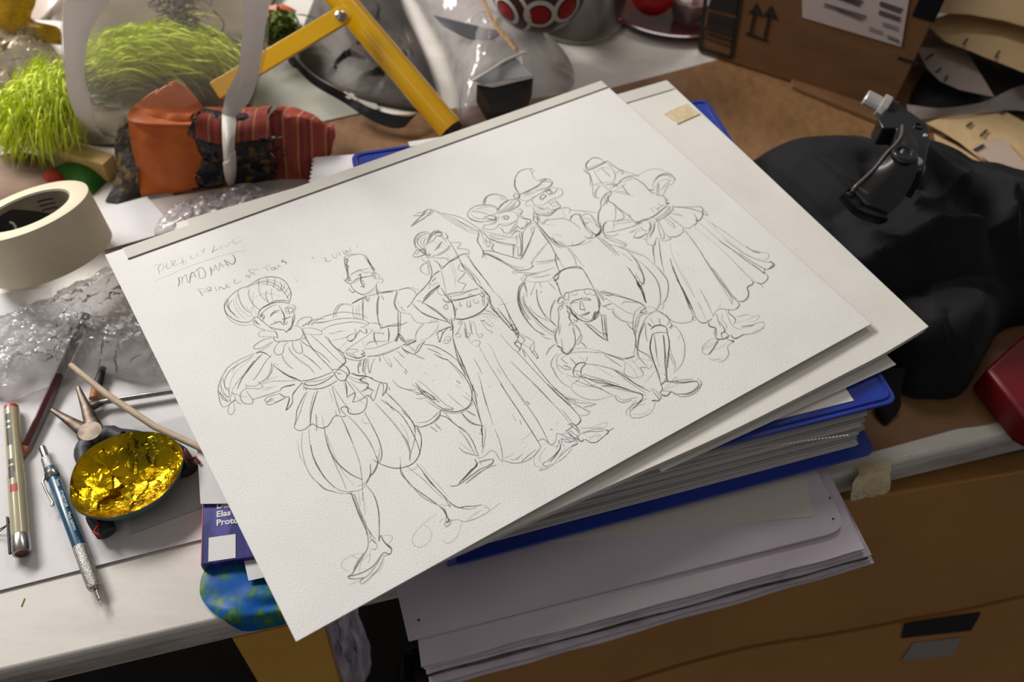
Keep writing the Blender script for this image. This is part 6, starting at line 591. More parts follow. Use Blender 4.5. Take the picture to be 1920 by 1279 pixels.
tag(mound(ol, .045, z0=.002, p=2.2, rings=60, k=12, fold=wrapfold(30, 80, .014, .006, 8)).build('crinkled_wrap', film('brown_wrap', (180, 160, 130), .65, .1, 90, .6, .003, .8), smooth=False), 'crumpled shiny wrap below the yellow bag', 'plastic wrap')
# papers near the tape
flat('paper_sheet', [(186, 392), (275, 368), (330, 430), (190, 470)], .0036, .0005, M['copy'], 'square cream paper between the tape roll and orange fabric', 'paper', Gp, 7)
flat('paper_sheet', [(-60, 570), (120, 530), (210, 610), (-40, 660)], .0022, .0005, M['copy'], 'crumpled paper under the tape roll', 'paper', Gp, 8, .006)
flat('paper_sheet', [(250, 380), (620, 320), (700, 420), (320, 470)], .0026, .0005, mat('mauve_sheet', (178, 164, 158), (196, 184, 176), .6, nscale=14), 'greyish paper beneath the orange fabric roll', 'paper', Gp, 9)
# notepad with torn comb edge
t = thing('notepad', 'white notepad with torn perforated edge, left of the blue book', 'notepad', P(640, 320, .012))
for k_ in range(5):
    z = .014+.0022*k_; j_ = .0008*((k_*7) % 3)
    a = P(598-2*k_, 297-k_*.5, z); b_ = P(684, 288, z); c = P(684, 345, z); d = P(581+2*(k_ % 2), 350, z)
    teeth = [d.lerp(a, i/14)+(a-b_).normalized()*(.0020 if i % 2 else -.0005) for i in range(15)]
    MB().prism([b_, c]+teeth, (0, 0, -.0012)).build('page', M['copy'], t)
MB().prism([P(620, 298, .013), P(690, 289, .013), P(690, 345, .013), P(605, 350, .013)], (0, 0, -.012)).build('page_block', M['copy'], t)
# ================================================================ BACK OF THE TABLE
# kraft paper over the right half of the table
kp = [P(300, 330, .0010), P(600, 226, .0010), P(690, 214, .0010), P(760, 214, .0010), P(1140, 166, .0010), P(1372, 104, .0010), P(1560, 60, .0010), P(2060, 20, .0010), P(2100, 760, .0010), T(.56, .016, .0010), T(.425, .010, .0010), T(.30, .012, .0010), T(.17, .009, .0010), P(700, 900, .0010)]
def fill(pts, fn=None, step=.02):
    "triangulated, finely divided sheet inside an outline"
    bm = bmesh.new(); vs = [bm.verts.new(q) for q in pts]; bm.faces.new(vs)
    x0 = min(q.x for q in pts); x1 = max(q.x for q in pts); y0 = min(q.y for q in pts); y1 = max(q.y for q in pts)
    for k in range(1, int((x1-x0)/step)+1):
        bmesh.ops.bisect_plane(bm, geom=bm.verts[:]+bm.edges[:]+bm.faces[:], plane_co=(x0+k*step, 0, 0), plane_no=(1, 0, 0))
    for k in range(1, int((y1-y0)/step)+1):
        bmesh.ops.bisect_plane(bm, geom=bm.verts[:]+bm.edges[:]+bm.faces[:], plane_co=(0, y0+k*step, 0), plane_no=(0, 1, 0))
    if fn:
        for v in bm.verts: v.co = fn(v.co.copy())
    bm.verts.index_update(); m_ = MB(); m_.add([v.co.copy() for v in bm.verts], [tuple(v.index for v in f.verts) for f in bm.faces]); bm.free(); return m_
def kf(q): return q+UP*(-.0004+min(1, max(0, (q.x-.34)*12))*(max(0, nz((q.x, q.y), 9, 3))*.0022+max(0, nz((q.x, q.y), 24, 5))*.0008))
tag(fill(kp, kf).build('kraft_paper', M['kraft']), 'brown kraft paper spread over the right side of the table', 'wrapping paper')
tag(MB().grid(loft([PL((1604, 872, .003), (1640, 868, .0045), (1672, 858, .003)), PL((1610, 886, .003), (1642, 882, .005), (1670, 874, .003)), PL((1600, 900, .0022), (1636, 893, .004), (1668, 888, .0022)), [q-EY*.0045 for q in PL((1590, 915, -.006), (1630, 905, -.008), (1664, 898, -.006))], [q-EY*.0045 for q in PL((1588, 930, -.020), (1620, 922, -.022), (1656, 914, -.018))]], 20, 24, lambda q, u, v: q-EY*abs(nz(q, 160, 4))*.002+UP*abs(nz(q, 130, 5))*.002), .0006).build('masking_tape', M['masking']), 'crumpled piece of masking tape over the table edge', 'tape')
# clear plastic bag with white handles --------------------------------------
t = thing('carrier_bag', 'clear plastic bag with wide white handles over the lime feathers', 'plastic bag', P(300, 240, .002))
filmw = film('bag_film', (190, 182, 166), .40, .3, 12, .12, .006, .4, .06); band = film('bag_white_band', (228, 222, 218), .80, .35, 25, .2, .004, .5, .08)
def fz(sd, a): return lambda q, u, v: q+Vector((0, 0, 1))*(nz(q, 16, sd)*a)+Vector((0, 1, 0))*nz(q, 23, sd+3)*a*.6
rows = [PL((118, -40, .20), (230, -50, .21), (380, -50, .21), (520, -40, .20)), PL((112, 20, .16), (230, 20, .17), (380, 20, .17), (505, 20, .16)),
        PL((118, 90, .12), (230, 90, .13), (370, 90, .13), (500, 90, .12)), PL((126, 170, .07), (230, 170, .085), (360, 170, .085), (482, 160, .075)),
        PL((150, 230, .03), (240, 235, .045), (340, 235, .045), (440, 215, .045)), PL((195, 262, .008), (250, 268, .010), (330, 262, .014), (418, 226, .050))]
MB().grid(loft(rows, 50, 50, fz(2, .010))).build('film', filmw, t)
rows = [PL((133, -40, .220), (170, -40, .222), (225, -40, .222)), PL((122, 10, .182), (160, 10, .184), (200, 6, .184)), PL((118, 60, .154), (145, 60, .156), (168, 56, .156)),
        PL((122, 120, .120), (142, 120, .122), (156, 118, .122)), PL((126, 170, .086), (148, 170, .090), (163, 168, .090)), PL((140, 212, .056), (160, 214, .056), (176, 216, .056)), PL((165, 244, .026), (182, 250, .026), (196, 262, .012))]
MB().grid(loft(rows, 16, 40, fz(5, .004)), .0008).build('handle', band, t)['label'] = 'white translucent handle band'
rows = [PL((450, -40, .207), (480, -40, .206), (512, -40, .205)), PL((457, 30, .166), (480, 32, .166), (500, 30, .165)), PL((452, 85, .135), (472, 88, .135), (492, 88, .134)),
        PL((446, 130, .108), (462, 136, .106), (484, 140, .103)), PL((426, 172, .086), (446, 180, .082), (470, 186, .078)), PL((419, 200, .072), (432, 208, .070), (452, 206, .068)), PL((416, 216, .064), (428, 220, .064), (440, 218, .063))]
MB().grid(loft(rows, 16, 40, fz(6, .003)), .0008).build('handle', band, t)
# strap over the fabric bundle
bw = mat('white_strap', (222, 214, 202), None, .4)
rows = [PL((416, 214, .066), (428, 214, .0665), (441, 217, .066)), PL((416, 226, .064), (428, 228, .065), (443, 228, .064)), PL((417, 270, .057), (428, 272, .059), (440, 270, .057)), PL((420, 310, .036), (430, 312, .038), (441, 308, .036)), PL((424, 335, .014), (433, 339, .014), (440, 332, .014)), PL((428, 344, .004), (433, 346, .003), (437, 343, .004))]
tag(MB().grid(loft(rows, 10, 40), .0012).build('white_strap', bw), 'narrow white strap tied over the orange fabric bundle', 'strap')
# fabric bundle -----------------------------------------------------------------
t = thing('fabric_bundle', 'rolled bundle of orange, striped red and dark floral fabric tied with a white strap', 'fabric', P(400, 340, .001))
o1 = mat('orange_satin', (222, 112, 18), (204, 92, 12), .48, nscale=50, bscale=30, bstr=.5, bdist=.004, sheen=.4)
st1 = stripes('red_striped', [(150, 58, 40), (158, 66, 46), (150, 52, 48), (196, 128, 74), (150, 60, 42), (120, 34, 46), (152, 62, 44)], (1, .12, 0), .6, 13, 1.6, 500)
dk1 = mat('dark_floral', (40, 32, 24), (122, 92, 34), .65, nscale=110, bscale=120, bstr=.8, bdist=.003, lo=.5, hi=.66)
dk2 = mat('dark_ribbon', (34, 32, 40), (140, 100, 40), .4, nscale=95, bscale=160, bstr=.9, bdist=.003, lo=.55, hi=.68)
def roll(rows_base, rz, m_, name, nu=26, nv=40, sd=0, amp=.003, thick=.001):
    "fabric wrapped over the roll: front foot -> front -> top -> back foot, rows given left to right"
    return MB().grid(loft(rows_base, nu, nv, lambda q, u, v: q+Vector((nz(q, 40, sd), nz(q, 44, sd+1), nz(q, 38, sd+2)))*amp+Vector((0, 0, 1))*nz(q, 110, sd)*amp*.4), thick).build(name, m_, t)
# dark floral end at the left
roll([PL((197, 378, .001), (214, 330, .012), (218, 260, .030), (224, 222, .046), (240, 214, .048)), PL((225, 380, .001), (232, 340, .014), (236, 270, .034), (238, 220, .052), (252, 200, .050)),
      PL((268, 370, .001), (262, 340, .016), (256, 280, .036), (252, 224, .054), (268, 190, .050))], 0, dk1, 'floral_end', sd=1, amp=.004)
# middle, dark ribbons over striped red
roll([PL((360, 356, .001), (352, 320, .018), (345, 270, .042), (352, 228, .062), (372, 205, .060), (380, 200, .020)), PL((430, 348, .001), (428, 318, .018), (425, 275, .042), (425, 232, .058), (432, 212, .056), (436, 205, .020)),
      PL((512, 338, .001), (512, 310, .018), (508, 268, .040), (500, 224, .056), (505, 205, .052), (510, 200, .018))], 0, dk2, 'dark_floral_wrap', sd=3, amp=.004)
roll([PL((366, 262, .048), (368, 228, .064), (378, 206, .062), (384, 200, .030)), PL((430, 268, .048), (428, 228, .060), (434, 208, .058), (438, 203, .030)), PL((508, 262, .046), (504, 222, .058), (506, 202, .054), (510, 198, .030))], 0, st1, 'striped_wrap', sd=4, amp=.003)
# orange block with its top opening
roll([PL((266, 368, .002), (258, 330, .018), (246, 275, .042), (238, 222, .062), (246, 206, .066)), PL((330, 360, .002), (322, 325, .020), (312, 275, .044), (308, 226, .062), (312, 212, .066)),
      PL((408, 346, .002), (388, 312, .020), (368, 268, .044), (358, 224, .062), (366, 212, .064))], 0, o1, 'orange_panel', sd=6, amp=.0022, thick=.002)
roll([PL((238, 224, .063), (246, 203, .070), (262, 190, .072), (290, 172, .078), (332, 152, .086)), PL((276, 232, .064), (284, 218, .064), (300, 200, .066), (330, 180, .072), (352, 166, .080)),
      PL((356, 232, .062), (362, 222, .062), (368, 212, .064), (374, 206, .066), (380, 200, .068))], 0, o1, 'orange_flap', sd=8, amp=.0016, thick=.0016)
roll([PL((244, 214, .062), (300, 207, .058), (352, 214, .062)), PL((262, 196, .058), (305, 186, .050), (362, 205, .060)), PL((330, 158, .080), (342, 170, .074), (374, 198, .064))], 0, mat('orange_inside', (120, 44, 14), None, .7), 'orange_lining', sd=9, amp=.001)
# striped red end at the right
roll([PL((505, 336, .001), (506, 300, .020), (506, 255, .042), (500, 222, .058), (514, 206, .062), (522, 200, .05)), PL((548, 338, .001), (555, 305, .020), (560, 262, .038), (560, 228, .052), (562, 212, .054), (562, 206, .03)),
      PL((582, 338, .001), (598, 308, .016), (610, 275, .028), (618, 248, .036), (622, 236, .034), (622, 232, .02)), PL((588, 332, .001), (606, 306, .012), (620, 280, .022), (627, 250, .030), (628, 236, .028), (626, 232, .02))], 0, st1, 'striped_end', sd=11, amp=.003, thick=.0012)
rb = MB(); rr_ = random.Random(3)
for k_ in range(26):     # thin black ribbons and yellow threads bursting from the seams
    u0 = rr_.choice([350, 360, 372, 395, 400, 470, 490, 505]); v0 = rr_.uniform(230, 320); z0_ = .060-(v0-230)*.0005
    pts_ = [P(u0, v0, z0_)]
    for j in range(4): pts_.append(pts_[-1]+Vector((rr_.uniform(-.006, .009), rr_.uniform(-.006, .006), rr_.uniform(-.007, .006))))
    rb.tube(catmull(pts_, 5), .0011, 5, flat=.4)
rb.build('ribbon_ends', mat('black_satin', (32, 32, 40), None, .3), t)
rb = MB()
for k_ in range(20):
    u0 = rr_.uniform(340, 385); v0 = 212+(u0-340)*.2+rr_.uniform(0, 120); z0_ = .064-(v0-215)*.00045
    p_ = P(u0, v0, z0_); rb.tube([p_, p_+Vector((rr_.uniform(-.004, .006), rr_.uniform(-.006, .0), rr_.uniform(-.002, .004)))], .0006, 5)
rb.build('thread_ends', mat('yellow_thread', (196, 142, 26), None, .6), t)
# lime feathers --------------------------------------------------------------------
def lime(name):
    m, nt, b = newmat(name); nt.links.new(ramp(nt, noisetex(nt, coords(nt), 55, 3), [(.3, lin((190, 206, 6))), (.5, lin((212, 226, 12))), (.7, lin((224, 234, 60)))]), b.inputs['Base Color'])
    b.inputs['Roughness'].default_value = .7; b.inputs['Sheen Weight'].default_value = .5; return m
lm = lime('lime_fibre')
def tuft(spec, n, seed, ln, w_, name, lab, m_=lm):
    "spec: list of (u, v, z, du, dv, dz): root and hanging direction in the place"
    rr_ = random.Random(seed); mb = MB()
    for k_ in range(n):
        i = rr_.uniform(0, len(spec)-1.001); f_ = i % 1; A = spec[int(i)]; B = spec[int(i)+1]
        g = [A[j]*(1-f_)+B[j]*f_ for j in range(6)]
        r = P(g[0], g[1], g[2])+Vector((rr_.gauss(0, .009), rr_.gauss(0, .009), rr_.gauss(0, .006)))
        e = P(g[0]+g[3], g[1]+g[4], max(.002, g[2]+g[5])); dr_ = (e-P(g[0], g[1], g[2]))*rr_.uniform(.45, 1.1)*ln
        sidev = Vector((rr_.gauss(0, 1), rr_.gauss(0, 1), rr_.gauss(0, .6))); sidev = (sidev-dr_.normalized()*sidev.dot(dr_.normalized())).normalized()
        bend = sidev*rr_.uniform(-.35, .35)*dr_.length; ww = sidev.cross(dr_).normalized()*w_*rr_.uniform(.6, 1.5); vs = []; N = 7
        for j in range(N):
            s = j/(N-1); q = r+dr_*s+bend*s*s+UP*(.012*math.sin(math.pi*s)*(1 if k_ % 2 else .3)); q.z = max(q.z, .0015)
            h = math.sin(math.pi*(.12+.86*s))*1.0
            vs += [q+ww*h, q-ww*h]
        mb.add(vs, [(2*j, 2*j+1, 2*j+3, 2*j+2) for j in range(N-1)])
    return tag(mb.build(name, m_), lab, 'feather trim')
tuft([(110, 135, .05, -35, 60, -.03), (75, 165, .05, -30, 70, -.03), (50, 190, .05, -25, 80, -.03), (118, 180, .05, -10, 60, -.03), (80, 215, .045, -30, 75, -.03), (15, 225, .03, -20, 65, -.02), (60, 200, .05, 30, 70, -.03), (110, 230, .04, 0, 60, -.03), (100, 150, .06, 10, 120, -.03)], 5200, 1, .9, .00065, 'feather_boa', 'bright lime feather trim hanging at the left, beside the bag')
tuft([(165, 125, .03, 70, -30, .0), (230, 90, .035, 90, -10, .0), (320, 75, .035, 90, 20, .0), (400, 100, .03, 50, 50, .0), (190, 120, .05, 90, 0, .0), (300, 100, .05, 110, 15, .0), (250, 110, .04, 120, 0, .0), (180, 150, .02, 90, -10, .0)], 4200, 2, 1.0, .0008, 'feather_boa', 'lime feathers lying inside the clear bag with white handles')
dg = mat('dark_green_fibre', (70, 88, 26), (96, 112, 40), .8, nscale=50)
tuft([(165, 165, .012, 70, 10, .0), (240, 160, .012, 70, 0, .0), (330, 165, .012, 60, 0, .0), (420, 190, .012, 30, 10, 0)], 900, 4, 1.0, .0014, 'green_trim', 'dark green fibres along the lower edge of the lime feathers in the bag', dg)
tuft([(505, 40, .03, 40, 20, .0), (530, 60, .03, 20, 20, .0), (505, 80, .03, 40, -10, .0)], 500, 5, 1.0, .0014, 'green_trim', 'dark green fibres behind the yellow strut', dg)
# black lace
mb = MB(); rr_ = random.Random(9)
for k_ in range(46):
    u0 = rr_.uniform(290, 370); v0 = rr_.uniform(-30, 40); pts_ = []
    for j in range(6):
        a = j*1.25+k_; pts_.append(P(u0+18*math.cos(a)+j*6, v0+12*math.sin(a)+j*2, .055+.004*math.sin(a*2)))
    mb.tube(catmull(pts_, 5), .0006, 5)
mb.tube(catmull(PL((330, 30, .055), (360, 55, .05), (395, 68, .045), (415, 60, .045), (418, 40, .05), (400, 20, .055)), 6), .0010, 6)
tag(mb.build('black_lace', mat('black_thread', (46, 42, 40), None, .6)), 'tangle of black lace seen through the clear bag', 'lace')
tag(MB().grid(loft([PL((130, 262, .004), (240, 266, .004), (350, 240, .004), (470, 205, .004)), PL((120, 170, .006), (240, 170, .006), (360, 170, .006), (478, 150, .006)), PL((150, 60, .006), (260, 60, .006), (380, 60, .006), (480, 70, .006)), PL((120, -70, .012), (260, -80, .012), (400, -80, .012), (540, -60, .012))], 30, 24, fz(12, .006)), .001).build('taupe_cloth', mat('taupe_cloth', (128, 114, 94), (104, 96, 72), .8, nscale=16)), 'taupe cloth lying behind the lime feathers', 'cloth')
o = flat('paper_sheet', [(170, 178), (225, 168), (228, 202), (180, 196)], .006, .002, M['copy'], 'small white card under the clear bag with handles', 'paper', Gp, 12)
flat('paper_sheet', [(225, 165), (330, 160), (330, 215), (228, 215)], .003, .0015, mat('grey_card', (150, 138, 128), None, .7), 'grey card lying under the clear bag with handles', 'paper', Gp, 13)
flat('tissue_sheet', [(452, 30), (600, 60), (712, 203), (450, 262)], .0022, .0006, mat('grey_green_tissue', (168, 166, 152), (154, 152, 138), .7, nscale=14), 'greyish green tissue sheet left of the black curved strip', 'paper', None, 14, .003)
# wood stick
a = P(128, 262, .022); b_ = P(214, 290, .022); e = (b_-a).normalized(); s_ = Vector((e.y, -e.x, 0))
tag(MB().box(a-UP*.020, e*(b_-a).length, s_*.016, UP*.020).build('wood_block', mat('pine', (196, 168, 106), (178, 146, 84), .6, nscale=30, vec=(1, 8, 1)), bevel=.001), 'pale wood stick end below the lime feathers', 'wood')
# green and red felt pieces
gm = mat('green_felt', (48, 112, 20), (38, 92, 14), .85, nscale=80, bscale=300, bstr=.5)
tag(mound([P(u, v_) for u, v_ in ((95, 328), (130, 310), (170, 305), (200, 314), (206, 332), (190, 352), (165, 368), (130, 350))], .014, p=2).build('green_felt_piece', gm), 'green leaf shaped felt piece behind the tape roll', 'felt')
tag(mound([P(u, v_) for u, v_ in ((78, 345), (90, 330), (112, 324), (128, 336), (120, 352), (90, 358))], .012, p=2).build('red_felt_piece', mat('red_felt', (160, 50, 30), None, .85, bscale=300)), 'small red felt piece behind the tape roll', 'felt')
tag(mound([P(u, v_) for u, v_ in ((-80, 320), (10, 292), (60, 290), (105, 312), (125, 345), (100, 372), (40, 395), (-80, 420))], .012, p=2.4, fold=lambda x, y, r: .006*nz((x, y), 25, 2)*(1-r**3)).build('mauve_cloth', mat('mauve_cloth', (152, 126, 108), (138, 112, 94), .8, nscale=30)), 'mauve cloth between the lime feathers and the tape roll', 'cloth')
# yellow printed bag top left
m, nt, b = newmat('yellow_bag'); v = coords(nt, 1, (3, 14, 8))
nt.links.new(ramp(nt, noisetex(nt, v, 26, 4, .7), [(.44, lin((196, 150, 12))), (.60, lin((176, 132, 8))), (.68, lin((70, 52, 10)))]), b.inputs['Base Color']); b.inputs['Roughness'].default_value = .3
bump(nt, b, noisetex(nt, coords(nt), 20, 3), .5, .01)
rows = [PL((-60, -60, .10), (20, -60, .10), (80, -60, .09)), PL((-60, 0, .07), (20, 0, .075), (68, 5, .065)), PL((-60, 50, .05), (20, 48, .055), (60, 38, .05)), PL((-60, 90, .03), (30, 66, .045), (112, 52, .04)), PL((-60, 120, .02), (40, 80, .035), (118, 88, .03))]
tag(MB().grid(loft(rows, 30, 30, fz(15, .008)), .0006).build('yellow_bag', m), 'shiny yellow printed plastic bag in the back left corner', 'plastic bag')
tag(MB().grid(loft([PL((64, -10, .06), (100, -20, .07), (122, -10, .07)), PL((56, 30, .05), (90, 36, .055), (116, 40, .055))], 10, 10, fz(3, .004)), .0006).build('pink_wrapper', film('pale_pink_film', (210, 186, 170), .7, .25)), 'pale pink wrapper between the yellow bag and the clear bag', 'wrapper')
tag(mound([P(u, v_) for u, v_ in ((-60, 200), (-20, 185), (18, 205), (24, 235), (-10, 262), (-60, 270))], .02, p=2).build('brown_cloth', mat('dark_brown_cloth', (66, 48, 34), (84, 64, 48), .8, nscale=40)), 'dark brown cloth at the left edge beside the lime feathers', 'cloth')
# yellow folding frame ----------------------------------------------------------------
ym = mat('yellow_enamel', (222, 168, 6), (212, 156, 4), .26, nscale=10, coat=.4)
t = thing('folding_frame', 'yellow enamelled folding frame with riveted strut', 'folding frame', P(840, 245, .002))
q0 = P(845, 243, .013); q1 = P(614, -30, .095); e = (q0-q1).normalized()
MB().tube([q1-e*.06, q1, q0], .0128, 36).build('tube', ym, t)
qa_ = P(640, 34, .088); qb_ = P(492, 122, .060); e2 = (qb_-qa_).normalized(); n2 = e2.cross(e).normalized(); n2 = n2 if n2.z > 0 else -n2; s2 = e2.cross(n2).normalized()
out_ = rounded([qa_-e2*.009+s2*.0088, qb_+e2*.05+s2*.0088, qb_+e2*.05-s2*.0088, qa_-e2*.009-s2*.0088], [.008, .001, .001, .008])
MB().prism([q+n2*.0058 for q in out_], n2*-.0040).build('strut', ym, t, bevel=.0006)
MB().lathe(qa_+n2*.0058, n2, [(.0052, 0), (.0050, .0016), (.0030, .0030), (0, .0034)], 24).build('rivet', M['steel'], t)
MB().tube([q0, q0+e*.004], .0118, 24).build('end_cap', M['black'], t)
# black card with hanger slot -------------------------------------------------------------
t = thing('hanger_card', 'black curved plastic packaging strip with cross shaped hanger slot, beside the yellow tube', 'packaging', P(690, 200, .002))
rows = [PL((538, 96, .040), (580, 138, .034), (640, 172, .026), (700, 204, .020), (760, 218, .016), (782, 212, .016)), PL((546, 118, .030), (586, 158, .026), (640, 190, .018), (690, 222, .014), (735, 238, .012), (760, 236, .012))]
MB().grid(loft(rows, 40, 6), .0022).build('strip', mat('gloss_black', (20, 20, 22), None, .25), t)
cx = P(657, 182, .0225); g1 = (P(672, 190, .0218)-cx).normalized(); g2 = UP.cross(g1).normalized(); gl = mat('slot_light', (170, 164, 158), None, .5)
MB().box(cx-g1*.0085-g2*.0019+UP*.0006, g1*.017, g2*.0038, UP*.0008).box(cx-g2*.0042-g1*.0026+UP*.0006, g1*.0052, g2*.0084, UP*.0009).build('hanger_slot', gl, t)
# dark grey clear bag under the yellow tube
fdk = film('smoky_film', (120, 112, 106), .62, .2, 40, .6, .006, .6)
fb = lambda sd, a1, a2, s=18: (lambda x, y, r: (a1*nz((x, y), s, sd)+a2*crumple(x, y, 34, sd))*(1-r**4))
tag(mound([P(u, v_) for u, v_ in ((560, 105), (575, 40), (620, -40), (715, -60), (765, 40), (812, 150), (826, 232), (800, 214), (740, 205), (660, 185), (600, 150))], .018, z0=.003, p=2.6, rings=50, k=10, fold=fb(3, .008, .006)).build('smoky_bag', mat('dark_grey_bag', (84, 75, 66), (46, 41, 36), .6, nscale=18, bscale=30, bstr=.4, bdist=.006)), 'dark grey plastic bag under the yellow tube', 'plastic bag')
tag(MB().grid(loft([PL((500, 12, .040), (530, 8, .044), (556, 20, .040)), PL((500, 34, .038), (530, 30, .040), (552, 30, .036))], 10, 6), .001).build('orange_wrapper', mat('orange_plastic', (196, 88, 30), None, .35)), 'small orange plastic piece behind the yellow strut', 'wrapper')
# big clear bag in the middle, with folded grey card and black object ------------------------------------------
t = thing('clear_bag', 'crumpled clear plastic bag holding a grey flap and black item, behind the drawings', 'plastic bag', P(950, 160, .002))
fcl = film('clear_bag_film', (176, 168, 168), .50, .12, 46, .5, .005, .8)
mound([P(u, v_) for u, v_ in ((752, -60), (784, 20), (822, 90), (850, 165), (866, 245), (940, 240), (1010, 215), (1062, 180), (1076, 146), (1034, 118), (1004, 70), (970, 20), (940, -60))], .052, z0=.003, p=2.4, rings=60, k=12, fold=fb(8, .018, .006, 14)).build('film', fcl, t)
MB().grid(loft([PL((886, 150, .066), (925, 128, .072), (966, 108, .070)), PL((905, 160, .062), (945, 150, .066), (1000, 142, .062))], 14, 8), .0008).build('grey_flap', mat('grey_card2', (150, 150, 152), None, .5), t)['label'] = 'pale grey flap'
MB().prism(PL((894, 158, .058), (924, 164, .058), (1000, 146, .058), (978, 205, .044), (925, 214, .044), (912, 190, .05)), (0, 0, -.02)).build('black_item', M['black'], t)['label'] = 'black item inside the bag'
MB().grid(loft([PL((812, 28, .050), (880, 45, .056), (945, 60, .052)), PL((830, 48, .050), (880, 72, .054), (925, 74, .052))], 12, 6), .0008).build('dark_band', mat('slate_film', (66, 66, 72), None, .3), t)
MB().tube(catmull(PL((886, 152, .068), (905, 140, .072), (925, 128, .074), (950, 112, .073), (985, 98, .070)), 6), .0014, 6).build('fold_shine', mat('film_shine', (210, 206, 204), None, .12), t)  # pale colour stands for the shine along a film fold
j = catmull(PL((896, -30, .085), (915, 20, .082), (935, 55, .078), (955, 78, .076), (968, 94, .074)), 12); mb = MB()
for s_ in range(3):
    mb.tube([q+Vector((math.cos(i*.9+s_*2.1), math.sin(i*.9+s_*2.1), math.sin(i*.9+s_*2.1)*.5))*.0013 for i, q in enumerate(j)], .0010, 6)
tag(mb.build('jute_string', mat('jute', (188, 152, 104), (150, 112, 70), .9, nscale=300)), 'twisted jute string lying over the clear bag', 'string')
# clear tub with red and white ornament
t = thing('clear_tub', 'round clear plastic tub behind the drawings', 'tub', P(1078, 35, 0))
tcn = P(1078, 35, 0); fT = film('tub_plastic', (112, 103, 96), .55, .1, 0)
MB().lathe(tcn, UP, [(.002, .001), (.048, .001), (.052, .004), (.058, .060), (.060, .062), (.058, .0625), (.0565, .060), (.0505, .005), (.002, .002)], 64).build('wall', fT, t)
MB().lathe(tcn, UP, [(.0485, .0005), (.0535, .0005), (.0545, .003), (.0535, .0045), (.0505, .004)], 64).build('base_rim', film('tub_rim', (190, 182, 160), .55, .2), t)
t = thing('striped_ornament', 'dark ball with red and white painted rings, resting by the clear tub', 'ornament', P(1020, 18, .02))
bc_ = P(1010, -34, .092); rB = .049
sp = MB(); sp.lathe(bc_-UP*rB, UP, [(rB*math.sin(math.pi*i/40), rB-rB*math.cos(math.pi*i/40)) for i in range(41)], 64); sp.build('ball', mat('dark_brown_ball', (52, 30, 26), None, .35), t)
def ring_on(c, ang1, ang2, m_, nm):
    w_ = Vector(c).normalized(); a = w_.orthogonal().normalized(); b2 = w_.cross(a)
    g = [[bc_+(w_*math.cos(q)+(a*math.cos(p_)+b2*math.sin(p_))*math.sin(q))*(rB*1.012) for p_ in [2*math.pi*k_/40 for k_ in range(41)]] for q in (ang1, (ang1+ang2)/2, ang2)]
    MB().grid(g).build(nm, m_, t)
wr = mat('white_paint', (200, 192, 190), None, .5); rd = mat('red_paint', (150, 12, 22), None, .4)
cam = Vector((0, 0, CZ)); vw = (cam-bc_).normalized(); rt = vw.cross(UP).normalized()*-1; dn_ = -vw.cross(rt).normalized(); dn_ = dn_ if dn_.z < 0 else -dn_
for (x_, y_) in ((.08, .62), (-.62, .60), (.62, .45), (-.15, -.3)):
    c_ = vw*math.sqrt(max(.05, 1-x_*x_-y_*y_))+rt*x_+dn_*y_
    ring_on(c_, .001, .20, rd, 'red_dot'); ring_on(c_, .24, .33, wr, 'white_ring'); ring_on(c_, .52, .60, wr, 'white_ring') if x_ < 0 else None
# red tray
t = thing('red_tray', 'round dark red glossy tray with raised rim, left of the shipping carton', 'tray', P(1290, 0, 0))
rc = P(1254, 6, 0); rdk = mat('dark_red_gloss', (96, 8, 14), (70, 4, 10), .18, nscale=10, coat=.5)
MB().lathe(rc, UP, [(0, .004), (.072, .004), (.080, .008), (.0865, .012), (.0885, .0115), (.087, .008), (.075, .0015), (0, .0012)], 80).build('dish', rdk, t)
c2_ = P(1225, -10, .03); sp = MB(); sp.lathe(c2_-UP*.022, UP, [(.026*math.sin(math.pi*i/30), .026-.026*math.cos(math.pi*i/30)) for i in range(31)], 40)
tag(sp.build('red_ball', mat('bright_red', (178, 16, 20), None, .4)), 'bright red ball lying in the dark red tray', 'ball')
t = thing('clear_cup', 'small clear plastic cup with white base on the red tray', 'cup', P(1285, 35, .006))
cc_ = P(1288, 34, .0065); MB().lathe(cc_, UP, [(.001, .001), (.016, .001), (.026, .030), (.027, .030), (.0165, .0002), (.001, 0)], 40).build('bowl', film('cup_plastic', (220, 200, 200), .28, .08), t)
MB().lathe(P(1283, 14, .02), UP, [(0, 0), (.007, 0), (.007, .010), (0, .010)], 24).build('white_base', M['white'], t)
# shipping carton -------------------------------------------------------------------------
A = P(1308, 98, .0015); B = P(1668, 214, .0015); ex_ = (B-A).normalized(); ey_ = Vector((-ex_.y, ex_.x, 0)); Wc = (B-A).length; Hc = .165
t = thing('shipping_carton', 'brown shipping carton with two up arrows, barcode panel and white address label', 'carton', (A+B)/2+ey_*.1)
MB().box(A, ex_*Wc, ey_*.24, UP*Hc).build('body', M['carton'], t, bevel=.0015)
fl = A-ey_*.0006
def onface(x, z, d=.0006): return A+ex_*x+UP*z-ey_*d
def fpx(u, v_):     # where the ray of a pixel meets the front face -> (x along, z up)
    p_ = P(u, v_, 0); o_ = Vector((0, 0, CZ)); d_ = p_-o_; n_ = ey_; k_ = (A-o_).dot(n_)/d_.dot(n_); q = o_+d_*k_; return (q-A).dot(ex_), (q-A).z
def decal(pts_, m_, nm, d=.0006): return MB().prism([onface(*fpx(*q), d) for q in pts_], ey_*.0004).build(nm, m_, t)
printm = mat('dark_print', (34, 28, 22), None, .7)
